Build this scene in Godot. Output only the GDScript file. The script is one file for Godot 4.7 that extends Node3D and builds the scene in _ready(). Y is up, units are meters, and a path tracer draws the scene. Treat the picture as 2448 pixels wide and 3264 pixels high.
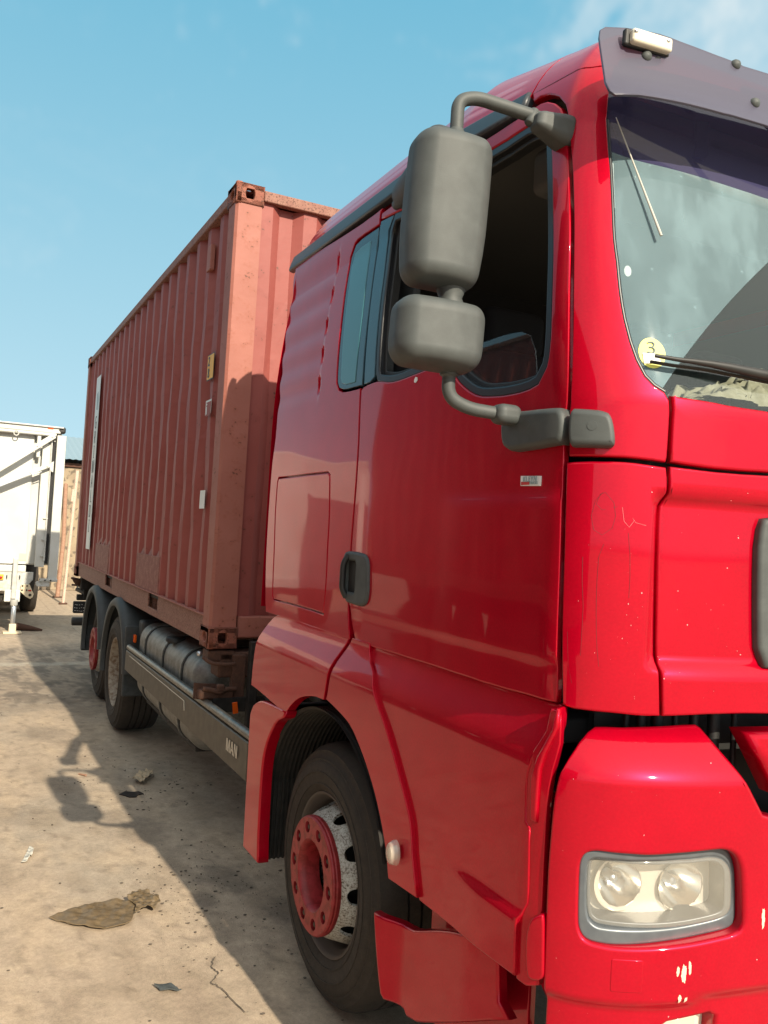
extends Node3D
# A red cab-over truck with a maroon container on its back, parked on a concrete yard.
# x runs across the truck (its near side stands at x = 0), y up, z forward; container front wall at z = 0.

var rng := RandomNumberGenerator.new()
var used := {}
var M := {}
var POLY := {}

# ------------------------------------------------------------------ bookkeeping
func numbered(called: String) -> String:
	if not used.has(called):
		used[called] = 0
		return called
	used[called] += 1
	return "%s_%03d" % [called, used[called]]

func thing(called: String, label: String, category: String, base := Vector3.ZERO, group := "") -> Node3D:
	var o := Node3D.new()
	o.name = numbered(called)
	add_child(o)
	o.position = base
	o.set_meta("label", label)
	o.set_meta("category", category)
	if group != "":
		o.set_meta("group", group)
	return o

func part(called: String, mesh: Mesh, m: Material, parent: Node3D, at = null, label := "") -> MeshInstance3D:
	# meshes are made in world coordinates; a part of a moved thing is moved back
	var o := MeshInstance3D.new()
	o.name = called
	o.mesh = mesh
	o.material_override = m
	parent.add_child(o, true)
	if at == null:
		o.position = Vector3.ZERO if parent is MeshInstance3D else -parent.position
	else:
		o.position = at
	if label != "":
		o.set_meta("label", label)
	return o

func structure(called: String, mesh: Mesh, m: Material) -> MeshInstance3D:
	var o := MeshInstance3D.new()
	o.name = called
	o.mesh = mesh
	o.material_override = m
	add_child(o, true)
	o.set_meta("kind", "structure")
	return o

# ------------------------------------------------------------------ mesh making
class Bag:
	var v := PackedVector3Array()
	var n := PackedVector3Array()
	func tri(a: Vector3, b: Vector3, c: Vector3, na: Vector3, nb: Vector3, nc: Vector3) -> void:
		var g := (c - a).cross(b - a)
		if g.length_squared() < 1e-16:
			return
		if g.dot(na + nb + nc) < 0.0:
			v.append_array([a, c, b])
			n.append_array([na, nc, nb])
		else:
			v.append_array([a, b, c])
			n.append_array([na, nb, nc])
	func flat(a: Vector3, b: Vector3, c: Vector3, out: Vector3) -> void:
		var g := (c - a).cross(b - a)
		if g.length_squared() < 1e-16:
			return
		g = g.normalized()
		if g.dot(out) < 0.0:
			g = -g
		tri(a, b, c, g, g, g)
	func quad(a: Vector3, b: Vector3, c: Vector3, d: Vector3, out: Vector3) -> void:
		flat(a, b, c, out)
		flat(a, c, d, out)
	func squad(a: Vector3, b: Vector3, c: Vector3, d: Vector3, na: Vector3, nb: Vector3, nc: Vector3, nd: Vector3) -> void:
		tri(a, b, c, na, nb, nc)
		tri(a, c, d, na, nc, nd)
	func mesh() -> ArrayMesh:
		var a := []
		a.resize(Mesh.ARRAY_MAX)
		a[Mesh.ARRAY_VERTEX] = v
		a[Mesh.ARRAY_NORMAL] = n
		var m := ArrayMesh.new()
		m.add_surface_from_arrays(Mesh.PRIMITIVE_TRIANGLES, a)
		return m

# rounded box centred on c, edges rounded by r; warp(p) may bend it (p in box coordinates)
func add_rbox(b: Bag, c: Vector3, size: Vector3, r: float, seg := 2, warp = null, turn := Basis.IDENTITY) -> void:
	var h := size * 0.5
	r = minf(r, minf(h.x, minf(h.y, h.z)) * 0.98)
	var t := []
	for ax in 3:
		var l := []
		for k in seg + 1:
			l.append(-h[ax] + r * k / seg)
		if warp != null:
			for k in range(1, 6):
				l.append(lerpf(-h[ax] + r, h[ax] - r, k / 6.0))
		for k in seg + 1:
			l.append(h[ax] - r + r * k / seg)
		t.append(l)
	for ax in 3:
		var u := (ax + 1) % 3
		var w := (ax + 2) % 3
		for sgn in [-1.0, 1.0]:
			var P := []
			var N := []
			for i in t[u].size():
				for j in t[w].size():
					var p := Vector3.ZERO
					p[ax] = sgn * h[ax]
					p[u] = t[u][i]
					p[w] = t[w][j]
					var inn := Vector3(clampf(p.x, -h.x + r, h.x - r), clampf(p.y, -h.y + r, h.y - r), clampf(p.z, -h.z + r, h.z - r))
					var d := (p - inn).normalized()
					P.append(inn + d * r)
					N.append(d)
			if warp != null:
				for i in P.size():
					var q: Vector3 = P[i]
					var nn: Vector3 = N[i]
					var t1 := nn.cross(Vector3(0.3, 0.8, 0.52)).normalized()
					var t2 := nn.cross(t1)
					var e := 0.004
					var a1: Vector3 = warp.call(q + t1 * e) - warp.call(q - t1 * e)
					var a2: Vector3 = warp.call(q + t2 * e) - warp.call(q - t2 * e)
					var n2 := a1.cross(a2).normalized()
					if n2.dot(nn) < 0.0:
						n2 = -n2
					P[i] = warp.call(q)
					N[i] = n2
			var m: int = t[w].size()
			for i in t[u].size() - 1:
				for j in m - 1:
					var k0: int = i * m + j
					var k1: int = i * m + j + 1
					var k2: int = (i + 1) * m + j + 1
					var k3: int = (i + 1) * m + j
					b.squad(c + turn * P[k0], c + turn * P[k1], c + turn * P[k2], c + turn * P[k3], turn * N[k0], turn * N[k1], turn * N[k2], turn * N[k3])

func rbox(c: Vector3, size: Vector3, r := 0.006, seg := 1, turn := Basis.IDENTITY) -> ArrayMesh:
	var b := Bag.new()
	add_rbox(b, c, size, r, seg, null, turn)
	return b.mesh()

# surface of revolution round the line at + axis * s; prof = [[s, r], ...]; smooth inside runs, sharp where marked
func add_lathe(b: Bag, at: Vector3, axis: Vector3, prof: Array, n := 32, cap := false, a0 := 0.0, a1 := TAU) -> void:
	axis = axis.normalized()
	var e1 := axis.cross(Vector3(0.0, 1.0, 0.0) if absf(axis.y) < 0.9 else Vector3(1.0, 0.0, 0.0)).normalized()
	var e2 := axis.cross(e1)
	for i in prof.size() - 1:
		var s0: float = prof[i][0]
		var r0: float = prof[i][1]
		var s1: float = prof[i + 1][0]
		var r1: float = prof[i + 1][1]
		var d := Vector2(s1 - s0, r1 - r0)
		if d.length() < 1e-7:
			continue
		var nn := Vector2(-d.y, d.x).normalized()   # (along axis, radial)
		var n0 := nn
		var n1 := nn
		if i > 0:
			var dp := Vector2(s0 - prof[i - 1][0], r0 - prof[i - 1][1])
			if dp.length() > 1e-7:
				var np := Vector2(-dp.y, dp.x).normalized()
				if np.dot(nn) > 0.55:
					n0 = (np + nn).normalized()
		if i < prof.size() - 2:
			var dq := Vector2(prof[i + 2][0] - s1, prof[i + 2][1] - r1)
			if dq.length() > 1e-7:
				var nq := Vector2(-dq.y, dq.x).normalized()
				if nq.dot(nn) > 0.55:
					n1 = (nq + nn).normalized()
		for k in n:
			var t0 := lerpf(a0, a1, k / float(n))
			var t1 := lerpf(a0, a1, (k + 1) / float(n))
			var c0 := e1 * cos(t0) + e2 * sin(t0)
			var c1 := e1 * cos(t1) + e2 * sin(t1)
			b.squad(at + axis * s0 + c0 * r0, at + axis * s0 + c1 * r0, at + axis * s1 + c1 * r1, at + axis * s1 + c0 * r1,
				axis * n0.x + c0 * n0.y, axis * n0.x + c1 * n0.y, axis * n1.x + c1 * n1.y, axis * n1.x + c0 * n1.y)
	if cap:
		for q in [[prof[0], -1.0], [prof[-1], 1.0]]:
			for k in n:
				var t0 := TAU * k / n
				var t1 := TAU * (k + 1) / n
				b.flat(at + axis * q[0][0], at + axis * q[0][0] + (e1 * cos(t0) + e2 * sin(t0)) * q[0][1], at + axis * q[0][0] + (e1 * cos(t1) + e2 * sin(t1)) * q[0][1], axis * q[1])

func lathe(at: Vector3, axis: Vector3, prof: Array, n := 32, cap := false) -> ArrayMesh:
	var b := Bag.new()
	add_lathe(b, at, axis, prof, n, cap)
	return b.mesh()

func cyl(a: Vector3, c: Vector3, r: float, n := 16, chamfer := 0.0) -> ArrayMesh:
	var l := (c - a).length()
	if chamfer > 0.0:
		return lathe(a, c - a, [[0.0, 0.0], [0.0, r - chamfer], [chamfer, r], [l - chamfer, r], [l, r - chamfer], [l, 0.0]], n)
	return lathe(a, c - a, [[0.0, 0.0], [0.0, r], [l, r], [l, 0.0]], n)

# tube along a path (already dense); radii may vary
func add_tube(b: Bag, path: Array, r, n := 12, caps := true) -> void:
	var rings := []
	var up := Vector3.UP
	for i in path.size():
		var d: Vector3
		if i == 0:
			d = path[1] - path[0]
		elif i == path.size() - 1:
			d = path[i] - path[i - 1]
		else:
			d = (path[i] - path[i - 1]).normalized() + (path[i + 1] - path[i]).normalized()
		d = d.normalized()
		if i == 0:
			up = d.cross(Vector3(0.31, 0.2, 0.93)).normalized()
		up = (up - d * up.dot(d)).normalized()
		var side := d.cross(up)
		var rr: float = r[i] if r is Array else r
		var ring := []
		for k in n:
			var t := TAU * k / n
			var o := up * cos(t) + side * sin(t)
			ring.append([path[i] + o * rr, o])
		rings.append(ring)
	for i in rings.size() - 1:
		for k in n:
			var k2 := (k + 1) % n
			b.squad(rings[i][k][0], rings[i][k2][0], rings[i + 1][k2][0], rings[i + 1][k][0], rings[i][k][1], rings[i][k2][1], rings[i + 1][k2][1], rings[i + 1][k][1])
	if caps:
		for q in [[0, 1], [rings.size() - 1, rings.size() - 2]]:
			var out: Vector3 = path[q[0]] - path[q[1]]
			for k in n:
				b.flat(path[q[0]], rings[q[0]][k][0], rings[q[0]][(k + 1) % n][0], out)

func tube(path: Array, r, n := 12) -> ArrayMesh:
	var b := Bag.new()
	add_tube(b, path, r, n)
	return b.mesh()

func bend(pts: Array, radius: float, seg := 8) -> Array:
	# a polyline with its corners rounded
	var out := [pts[0]]
	for i in range(1, pts.size() - 1):
		var a: Vector3 = pts[i - 1]
		var p: Vector3 = pts[i]
		var c: Vector3 = pts[i + 1]
		var r := minf(radius, minf((a - p).length(), (c - p).length()) * 0.49)
		var s := p + (a - p).normalized() * r
		var e := p + (c - p).normalized() * r
		for k in seg + 1:
			var t := k / float(seg)
			out.append(s.lerp(p, t).lerp(p.lerp(e, t), t))
	out.append(pts[-1])
	return out

# prism: polygon in the plane (ax, bx) from origin o, pushed along dir by depth, with a chamfer on the front rim
func add_prism(b: Bag, o: Vector3, ax: Vector3, bx: Vector3, poly: PackedVector2Array, dir: Vector3, depth: float, bev := 0.0) -> void:
	var inner := poly if bev <= 0.0 else shrink(poly, bev)
	var idx := Geometry2D.triangulate_polygon(inner)
	for k in range(0, idx.size(), 3):
		var p := []
		for j in 3:
			p.append(o + ax * inner[idx[k + j]].x + bx * inner[idx[k + j]].y)
		b.flat(p[0], p[1], p[2], -dir)
	idx = Geometry2D.triangulate_polygon(poly)
	for k in range(0, idx.size(), 3):
		var p := []
		for j in 3:
			p.append(o + ax * poly[idx[k + j]].x + bx * poly[idx[k + j]].y + dir * depth)
		b.flat(p[0], p[1], p[2], dir)
	var cw := Geometry2D.is_polygon_clockwise(poly)
	for i in poly.size():
		var j := (i + 1) % poly.size()
		var e := poly[j] - poly[i]
		var o2 := Vector2(e.y, -e.x).normalized() * (-1.0 if cw else 1.0)
		var out := ax * o2.x + bx * o2.y
		var p0 := o + ax * poly[i].x + bx * poly[i].y
		var p1 := o + ax * poly[j].x + bx * poly[j].y
		b.quad(p0 + dir * bev, p1 + dir * bev, p1 + dir * depth, p0 + dir * depth, out)
		if bev > 0.0:
			b.quad(o + ax * inner[i].x + bx * inner[i].y, o + ax * inner[j].x + bx * inner[j].y, p1 + dir * bev, p0 + dir * bev, out - dir)

func prism(o: Vector3, ax: Vector3, bx: Vector3, poly: PackedVector2Array, dir: Vector3, depth: float, bev := 0.0) -> ArrayMesh:
	var b := Bag.new()
	add_prism(b, o, ax, bx, poly, dir, depth, bev)
	return b.mesh()

func shrink(poly: PackedVector2Array, d: float) -> PackedVector2Array:
	# moves every vertex inwards by d (outwards when d < 0) and keeps their count
	var s := -1.0 if Geometry2D.is_polygon_clockwise(poly) else 1.0
	var out := PackedVector2Array()
	var n := poly.size()
	for i in n:
		var a := (poly[i] - poly[(i + n - 1) % n]).normalized()
		var c := (poly[(i + 1) % n] - poly[i]).normalized()
		var na := Vector2(-a.y, a.x) * s
		var nc := Vector2(-c.y, c.x) * s
		var m := na + nc
		if m.length() < 0.3:
			m = na
		m = m.normalized()
		out.append(poly[i] + m * d / maxf(0.45, m.dot(na)))
	return out

func chaikin(poly: PackedVector2Array, times := 2) -> PackedVector2Array:
	# rounds an outline off by cutting its corners
	for t in times:
		var out := PackedVector2Array()
		for i in poly.size():
			var a := poly[i]
			var c := poly[(i + 1) % poly.size()]
			if a.distance_to(c) < 0.004:
				out.append((a + c) * 0.5)
			else:
				out.append(a.lerp(c, 0.25))
				out.append(a.lerp(c, 0.75))
		poly = out
	return poly

func rounded_rect(w: float, h: float, r: float, seg := 4) -> PackedVector2Array:
	var out := PackedVector2Array()
	for q in [[w / 2 - r, h / 2 - r, 0.0], [-w / 2 + r, h / 2 - r, 90.0], [-w / 2 + r, -h / 2 + r, 180.0], [w / 2 - r, -h / 2 + r, 270.0]]:
		for k in seg + 1:
			var t := deg_to_rad(q[2] + 90.0 * k / seg)
			out.append(Vector2(q[0] + cos(t) * r, q[1] + sin(t) * r))
	return out

func oval(cx: float, cy: float, rx: float, ry: float, n := 16) -> PackedVector2Array:
	var out := PackedVector2Array()
	for k in n:
		out.append(Vector2(cx + rx * cos(TAU * k / n), cy + ry * sin(TAU * k / n)))
	return out

# ------------------------------------------------------------------ sheet-metal panels on a curved surface
# surf(u, v) -> Vector3, with (d/du) x (d/dv) pointing outwards; disp(u, v) lifts the sheet along that normal.
func sheet(surf: Callable, outline: PackedVector2Array, o := {}) -> ArrayMesh:
	var off: float = o.get("off", 0.0)
	var thick: float = o.get("thick", 0.02)
	var bev: float = o.get("bev", 0.006)
	var gap: float = o.get("gap", 0.003)
	var cell: float = o.get("cell", 0.04)
	var disp = o.get("disp", null)
	var holes: Array = o.get("holes", [])
	var b := Bag.new()
	var at := func(u: float, v: float) -> Vector3:
		var p: Vector3 = surf.call(u, v)
		var e := 0.002
		var n: Vector3 = (surf.call(u + e, v) - surf.call(u - e, v)).cross(surf.call(u, v + e) - surf.call(u, v - e)).normalized()
		return p + n * (off + (disp.call(u, v) if disp != null else 0.0))
	var nat := func(u: float, v: float) -> Vector3:
		var e := 0.003
		return (at.call(u + e, v) - at.call(u - e, v)).cross(at.call(u, v + e) - at.call(u, v - e)).normalized()
	var poly := shrink(outline, gap)
	var top := shrink(poly, bev)
	var rims := [[poly, top]]
	var cut := []
	for h in holes:
		var hp := shrink(h, -gap * 0.3)
		var ht := shrink(h, -bev - gap * 0.3)
		rims.append([hp, ht])
		cut.append(ht)
	var lo := top[0]
	var hi := top[0]
	for p in top:
		lo = lo.min(p)
		hi = hi.max(p)
	var nx := int(ceil((hi.x - lo.x) / cell))
	var ny := int(ceil((hi.y - lo.y) / cell))
	var sx := (hi.x - lo.x) / nx
	var sy := (hi.y - lo.y) / ny
	var cache := {}
	var get_pt := func(p: Vector2) -> Array:
		var key := Vector2i(int(round(p.x * 20000.0)), int(round(p.y * 20000.0)))
		if not cache.has(key):
			cache[key] = [at.call(p.x, p.y), nat.call(p.x, p.y)]
		return cache[key]
	for i in nx:
		for j in ny:
			var r := PackedVector2Array([lo + Vector2(i * sx, j * sy), lo + Vector2((i + 1) * sx, j * sy), lo + Vector2((i + 1) * sx, (j + 1) * sy), lo + Vector2(i * sx, (j + 1) * sy)])
			var pieces := Geometry2D.intersect_polygons(r, top)
			for h in cut:
				var next := []
				for pc in pieces:
					for rest in Geometry2D.clip_polygons(pc, h):
						next.append(rest)
				pieces.assign(next)
			for pc in pieces:
				var idx := Geometry2D.triangulate_polygon(pc)
				for k in range(0, idx.size(), 3):
					var A: Array = get_pt.call(pc[idx[k]])
					var B2: Array = get_pt.call(pc[idx[k + 1]])
					var C: Array = get_pt.call(pc[idx[k + 2]])
					b.tri(A[0], B2[0], C[0], A[1], B2[1], C[1])
	for q in rims:
		var po: PackedVector2Array = q[0]
		var pi: PackedVector2Array = q[1]
		var n := po.size()
		var rows := []
		for i in n:
			var j := (i + 1) % n
			var m := maxi(1, int(ceil(po[i].distance_to(po[j]) / cell)))
			for k in m:
				var t := k / float(m)
				var a := po[i].lerp(po[j], t)
				var c := pi[i].lerp(pi[j], t)
				var pc: Vector3 = at.call(c.x, c.y)
				var nc: Vector3 = nat.call(c.x, c.y)
				var pa: Vector3 = at.call(a.x, a.y)
				var na: Vector3 = nat.call(a.x, a.y)
				var out := (pa - pc)
				out = (out - nc * out.dot(nc)).normalized()
				if bev < 0.0005:
					rows.append([[pc, out], [pc - na * thick, out]])
				else:
					var mid := pc.lerp(pa, 0.7) - na * bev * 0.3
					rows.append([[pc, nc], [mid, (nc + out).normalized()], [pa - na * bev, out], [pa - na * thick, out]])
		for i in rows.size():
			var r0: Array = rows[i]
			var r1: Array = rows[(i + 1) % rows.size()]
			for k in r0.size() - 1:
				b.squad(r0[k][0], r1[k][0], r1[k + 1][0], r0[k + 1][0], r0[k][1], r1[k][1], r1[k + 1][1], r0[k + 1][1])
	return b.mesh()

# ------------------------------------------------------------------ the cab's outer surface
const VG := 2.84
func cab(u: float, v: float) -> Vector3:
	var vv := minf(v, VG)
	var t := clampf((vv - 2.1) / 0.8, 0.0, 1.4)
	var ins := 0.0
	var y := v
	if v > VG:
		var ph := minf((v - VG) / 0.62, 1.0) * PI / 2
		ins = 0.34 * (1.0 - cos(ph))
		var uu := minf(u, 2.0 - u)
		y = VG + (0.325 + 0.165 * clampf((-uu + 0.1) / 0.7, 0.0, 1.0)) * sin(ph)
	var xs := 0.085 * pow(maxf(0.0, (vv - 2.15) / 0.8), 2.1) + ins
	var z0 := 2.90 - 0.10 * t - 0.15 * ins
	var zc := 3.21 - 0.19 * t - 1.1 * ins
	var zr := 0.84 + 0.7 * ins
	var a := 1.22 - xs
	var bb := zc - z0
	if u < 0.0:
		return Vector3(xs, y, z0 + u * (z0 - zr) / 2.0)
	if u > 2.0:
		return Vector3(2.44 - xs, y, z0 - (u - 2.0) * (z0 - zr) / 2.0)
	var w := u if u <= 1.0 else 2.0 - u
	var c := maxf(cos(w * PI / 2), 0.0)
	var s := maxf(sin(w * PI / 2), 0.0)
	var x := xs + a * (1.0 - pow(c, 0.8))
	return Vector3(x if u <= 1.0 else 2.44 - x, y, z0 + bb * pow(s, 0.8))

func cab_at(u: float, v: float, off := 0.0) -> Vector3:
	return cab(u, v) + cab_n(u, v) * off

func cab_n(u: float, v: float) -> Vector3:
	var e := 0.002
	return (cab(u + e, v) - cab(u - e, v)).cross(cab(u, v + e) - cab(u, v - e)).normalized()

func visor_surf(x: float, y: float) -> Vector3:
	var w := absf((1.22 - x) / 1.22)
	return Vector3(x, y, 3.085 + (3.0 - y) * 0.32 - 0.115 * w * w * w)

const ROUNDED := ["headlight_hole", "headlight_glass", "bracket_door", "bracket_pillar", "handle", "corner_block", "fender_rear_x"]
func pl(called: String) -> PackedVector2Array:
	var out := PackedVector2Array()
	var a: Array = POLY[called]
	for i in range(0, a.size(), 2):
		out.append(Vector2(a[i], a[i + 1]))
	return chaikin(out, 2) if called in ROUNDED else out

func mirrored(p: PackedVector2Array) -> PackedVector2Array:
	# adds the mirror image across the cab's middle (u = 1); the outline's u >= 1 points must already lie on u = 1
	var out := PackedVector2Array()
	for q in p:
		out.append(q)
	return out

func sm(a: float, b: float, x: float) -> float:
	return smoothstep(a, b, x)

# ------------------------------------------------------------------ textures and materials
func field(size: int, seed_: int, freq: float, octaves := 4, kind := FastNoiseLite.TYPE_SIMPLEX_SMOOTH) -> PackedByteArray:
	var f := FastNoiseLite.new()
	f.seed = seed_
	f.noise_type = kind
	f.frequency = freq
	f.fractal_octaves = octaves
	var im := f.get_seamless_image(size, size)
	im.convert(Image.FORMAT_L8)
	return im.get_data()

# picture from noise layers: col(a, b, c) gets three values 0..1 and gives a colour (sRGB)
func painted(size: int, fields: Array, col: Callable) -> ImageTexture:
	var data := PackedByteArray()
	data.resize(size * size * 3)
	var A: PackedByteArray = fields[0]
	var B: PackedByteArray = fields[1]
	var C: PackedByteArray = fields[2]
	for i in size * size:
		var c: Color = col.call(A[i] / 255.0, B[i] / 255.0, C[i] / 255.0)
		data[i * 3] = int(clampf(c.r, 0.0, 1.0) * 255.0)
		data[i * 3 + 1] = int(clampf(c.g, 0.0, 1.0) * 255.0)
		data[i * 3 + 2] = int(clampf(c.b, 0.0, 1.0) * 255.0)
	return ImageTexture.create_from_image(Image.create_from_data(size, size, false, Image.FORMAT_RGB8, data))

func bumps(bytes: PackedByteArray, size: int, strength: float) -> ImageTexture:
	var im := Image.create_from_data(size, size, false, Image.FORMAT_L8, bytes)
	im.convert(Image.FORMAT_RGBA8)
	im.bump_map_to_normal_map(strength)
	return ImageTexture.create_from_image(im)

func mat(c: Color, rough := 0.5, metal := 0.0) -> StandardMaterial3D:
	var m := StandardMaterial3D.new()
	m.albedo_color = c
	m.roughness = rough
	m.metallic = metal
	return m

func lin(r: float, g: float, b: float) -> Color:
	return Color(r, g, b).linear_to_srgb()

func textured(m: StandardMaterial3D, tex: Texture2D, metres: float, nrm: Texture2D = null, nscale := 0.5) -> StandardMaterial3D:
	m.albedo_texture = tex
	m.uv1_triplanar = true
	m.uv1_world_triplanar = true
	m.uv1_scale = Vector3.ONE / metres
	if nrm:
		m.normal_enabled = true
		m.normal_texture = nrm
		m.normal_scale = nscale
	return m

func dust_glare_film() -> ImageTexture:  # pale film standing for dust and for reflected bright sky
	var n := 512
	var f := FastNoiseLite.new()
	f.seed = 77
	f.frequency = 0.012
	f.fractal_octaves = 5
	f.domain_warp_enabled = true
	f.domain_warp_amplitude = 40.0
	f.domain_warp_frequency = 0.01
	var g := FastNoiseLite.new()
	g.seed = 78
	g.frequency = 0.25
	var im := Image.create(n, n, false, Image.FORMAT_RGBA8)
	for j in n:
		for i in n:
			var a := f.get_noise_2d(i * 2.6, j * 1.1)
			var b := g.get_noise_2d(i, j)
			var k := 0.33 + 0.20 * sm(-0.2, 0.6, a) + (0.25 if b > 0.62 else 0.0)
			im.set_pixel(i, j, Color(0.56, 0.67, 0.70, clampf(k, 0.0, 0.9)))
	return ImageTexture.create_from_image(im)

func make_materials() -> void:
	var s := 512
	var fine := field(s, 11, 0.09, 4)
	var mid := field(s, 12, 0.02, 5)
	var big := field(s, 13, 0.006, 5)
	var grit := field(s, 14, 0.32, 2)
	var spots := field(s, 15, 0.05, 3, FastNoiseLite.TYPE_CELLULAR)
	# red coach paint: even colour, a little dust, stone chips
	var t_paint := painted(s, [mid, grit, fine], func(a, b, c):
		var k: float = 0.90 + 0.05 * a + 0.10 * (b - 0.5)
		var col := Color(k, k, k)
		if b > 0.905 and c > 0.56:
			col = Color(1.0, 0.72, 0.72)
		return col)
	var paint := mat(lin(0.53, 0.0012, 0.0185), 0.33)
	textured(paint, t_paint, 1.3)
	paint.metallic = 0.42
	paint.metallic_specular = 0.12
	paint.clearcoat_enabled = true
	paint.clearcoat = 0.6
	paint.clearcoat_roughness = 0.035
	M.paint = paint
	M.hub_red = textured(mat(lin(0.30, 0.018, 0.022), 0.5), painted(s, [mid, grit, fine], func(a, b, c):
		return Color(0.8, 0.62, 0.55).lerp(Color(1, 1, 1), sm(0.3, 0.6, a * 0.7 + c * 0.3))), 0.5)
	# grey weathered plastic of mirrors and handle
	M.plastic = textured(mat(lin(0.066, 0.075, 0.076), 0.62), painted(s, [mid, grit, fine], func(a, b, c):
		var k: float = 0.84 + 0.16 * a
		var col := Color(k, k, k * 0.985)
		if b > 0.9 and c > 0.6:
			col = col.lerp(Color(1, 1, 1), 0.6)
		return col), 0.6, bumps(grit, s, 3.0), 0.05)
	M.black = textured(mat(lin(0.02, 0.021, 0.022), 0.55), painted(s, [mid, grit, fine], func(a, b, c):
		return Color(0.7, 0.7, 0.7).lerp(Color(1, 0.97, 0.92), a)), 0.8)
	M.dark = mat(lin(0.024, 0.024, 0.025), 0.8)
	M.strip = mat(lin(0.03, 0.036, 0.042), 0.42)
	M.seal = mat(lin(0.012, 0.013, 0.016), 0.38)
	M.rubber = textured(mat(lin(0.05, 0.044, 0.039), 0.85), painted(s, [mid, grit, fine], func(a, b, c):
		return Color(0.55, 0.53, 0.5).lerp(Color(1.0, 0.93, 0.84), a * 0.6 + c * 0.4)), 0.5, bumps(fine, s, 4.0), 0.3)
	M.liner = textured(mat(lin(0.03, 0.029, 0.028), 0.8), painted(s, [mid, grit, fine], func(a, b, c):
		return Color(0.6, 0.58, 0.55).lerp(Color(1.0, 0.95, 0.88), a)), 0.7)
	# white wheel paint eaten by rust
	M.rim = textured(mat(Color(1, 1, 1), 0.6), painted(s, [mid, grit, fine], func(a, b, c):
		var col := Color(0.74, 0.74, 0.71).lerp(Color(0.62, 0.60, 0.56), a)
		var r: float = sm(0.545, 0.60, c * 0.62 + b * 0.22 + a * 0.16)
		return col.lerp(Color(0.20, 0.15, 0.11).lerp(Color(0.33, 0.25, 0.18), b), r)), 0.42)
	M.rim_dirty = textured(mat(Color(1, 1, 1), 0.75), painted(s, [mid, spots, fine], func(a, b, c):
		return Color(0.60, 0.57, 0.52).lerp(Color(0.40, 0.31, 0.23), sm(0.35, 0.7, a * 0.7 + c * 0.3))), 0.5)
	M.rim_edge = mat(lin(0.075, 0.062, 0.052), 0.7)
	M.nut = mat(lin(0.07, 0.05, 0.04), 0.55, 0.6)
	M.chrome = mat(lin(0.78, 0.77, 0.74), 0.09, 1.0)
	M.reflector = mat(lin(0.72, 0.69, 0.63), 0.16, 0.9)
	M.bezel = textured(mat(lin(0.12, 0.135, 0.145), 0.36, 0.2), painted(s, [mid, grit, fine], func(a, b, c):
		return Color(0.85, 0.86, 0.88).lerp(Color(1, 1, 1), a)), 0.4)
	M.housing = mat(lin(0.62, 0.58, 0.50), 0.25, 0.25)
	var clear := mat(Color(0.80, 0.78, 0.72, 0.20), 0.04)
	clear.transparency = BaseMaterial3D.TRANSPARENCY_ALPHA
	M.clear = clear
	var wind := mat(Color(0.40, 0.48, 0.47, 0.10), 0.02)
	wind.transparency = BaseMaterial3D.TRANSPARENCY_ALPHA
	M.windscreen = wind
	# the same glass; its streaky dust film also paints in the sky reflection
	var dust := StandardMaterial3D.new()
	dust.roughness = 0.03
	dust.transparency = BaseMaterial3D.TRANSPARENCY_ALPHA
	dust.albedo_texture = dust_glare_film()
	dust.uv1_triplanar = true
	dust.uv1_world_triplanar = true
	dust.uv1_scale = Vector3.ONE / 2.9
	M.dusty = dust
	var band := mat(Color(0.23, 0.225, 0.345, 0.80), 0.05)
	band.transparency = BaseMaterial3D.TRANSPARENCY_ALPHA
	M.band = band
	var sidegl := mat(Color(0.10, 0.13, 0.14, 0.45), 0.02)
	sidegl.transparency = BaseMaterial3D.TRANSPARENCY_ALPHA
	M.side_glass = sidegl
	M.dark_glass = mat(lin(0.020, 0.060, 0.085), 0.03)
	M.teal_glass = mat(lin(0.050, 0.165, 0.19), 0.04)  # teal paints in the sky mirrored by and seen through the pane
	var vis := mat(Color(0.25, 0.242, 0.305, 0.965), 0.36)
	vis.transparency = BaseMaterial3D.TRANSPARENCY_ALPHA
	M.visor = vis
	M.amber = mat(lin(0.75, 0.11, 0.01), 0.22)
	M.red_lens = mat(lin(0.45, 0.02, 0.015), 0.25)
	var lg := mat(Color(0.80, 0.74, 0.68, 0.45), 0.08)
	lg.transparency = BaseMaterial3D.TRANSPARENCY_ALPHA
	M.lamp_glass = lg
	M.lamp_white = mat(lin(0.62, 0.58, 0.46), 0.3)
	M.ivory = mat(lin(0.42, 0.41, 0.36), 0.6)
	M.alu = textured(mat(lin(0.30, 0.31, 0.31), 0.5, 0.45), painted(s, [mid, grit, fine], func(a, b, c):
		return Color(0.55, 0.53, 0.49).lerp(Color(1, 1, 1), a * 0.6 + c * 0.4)), 0.9)
	M.rail_metal = textured(mat(lin(0.34, 0.34, 0.33), 0.4, 0.7), painted(s, [mid, grit, fine], func(a, b, c):
		return Color(0.5, 0.47, 0.42).lerp(Color(1, 1, 1), a * 0.6 + c * 0.4)), 0.5)
	M.skirt = textured(mat(lin(0.085, 0.078, 0.066), 0.5), painted(s, [mid, grit, fine], func(a, b, c):
		return Color(0.72, 0.68, 0.62).lerp(Color(1.0, 0.97, 0.92), a)), 0.8)
	M.guard = textured(mat(lin(0.050, 0.057, 0.060), 0.62), painted(s, [mid, grit, fine], func(a, b, c):
		return Color(0.7, 0.7, 0.68).lerp(Color(1, 1, 1), a * 0.7 + c * 0.3)), 0.6)
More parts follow.
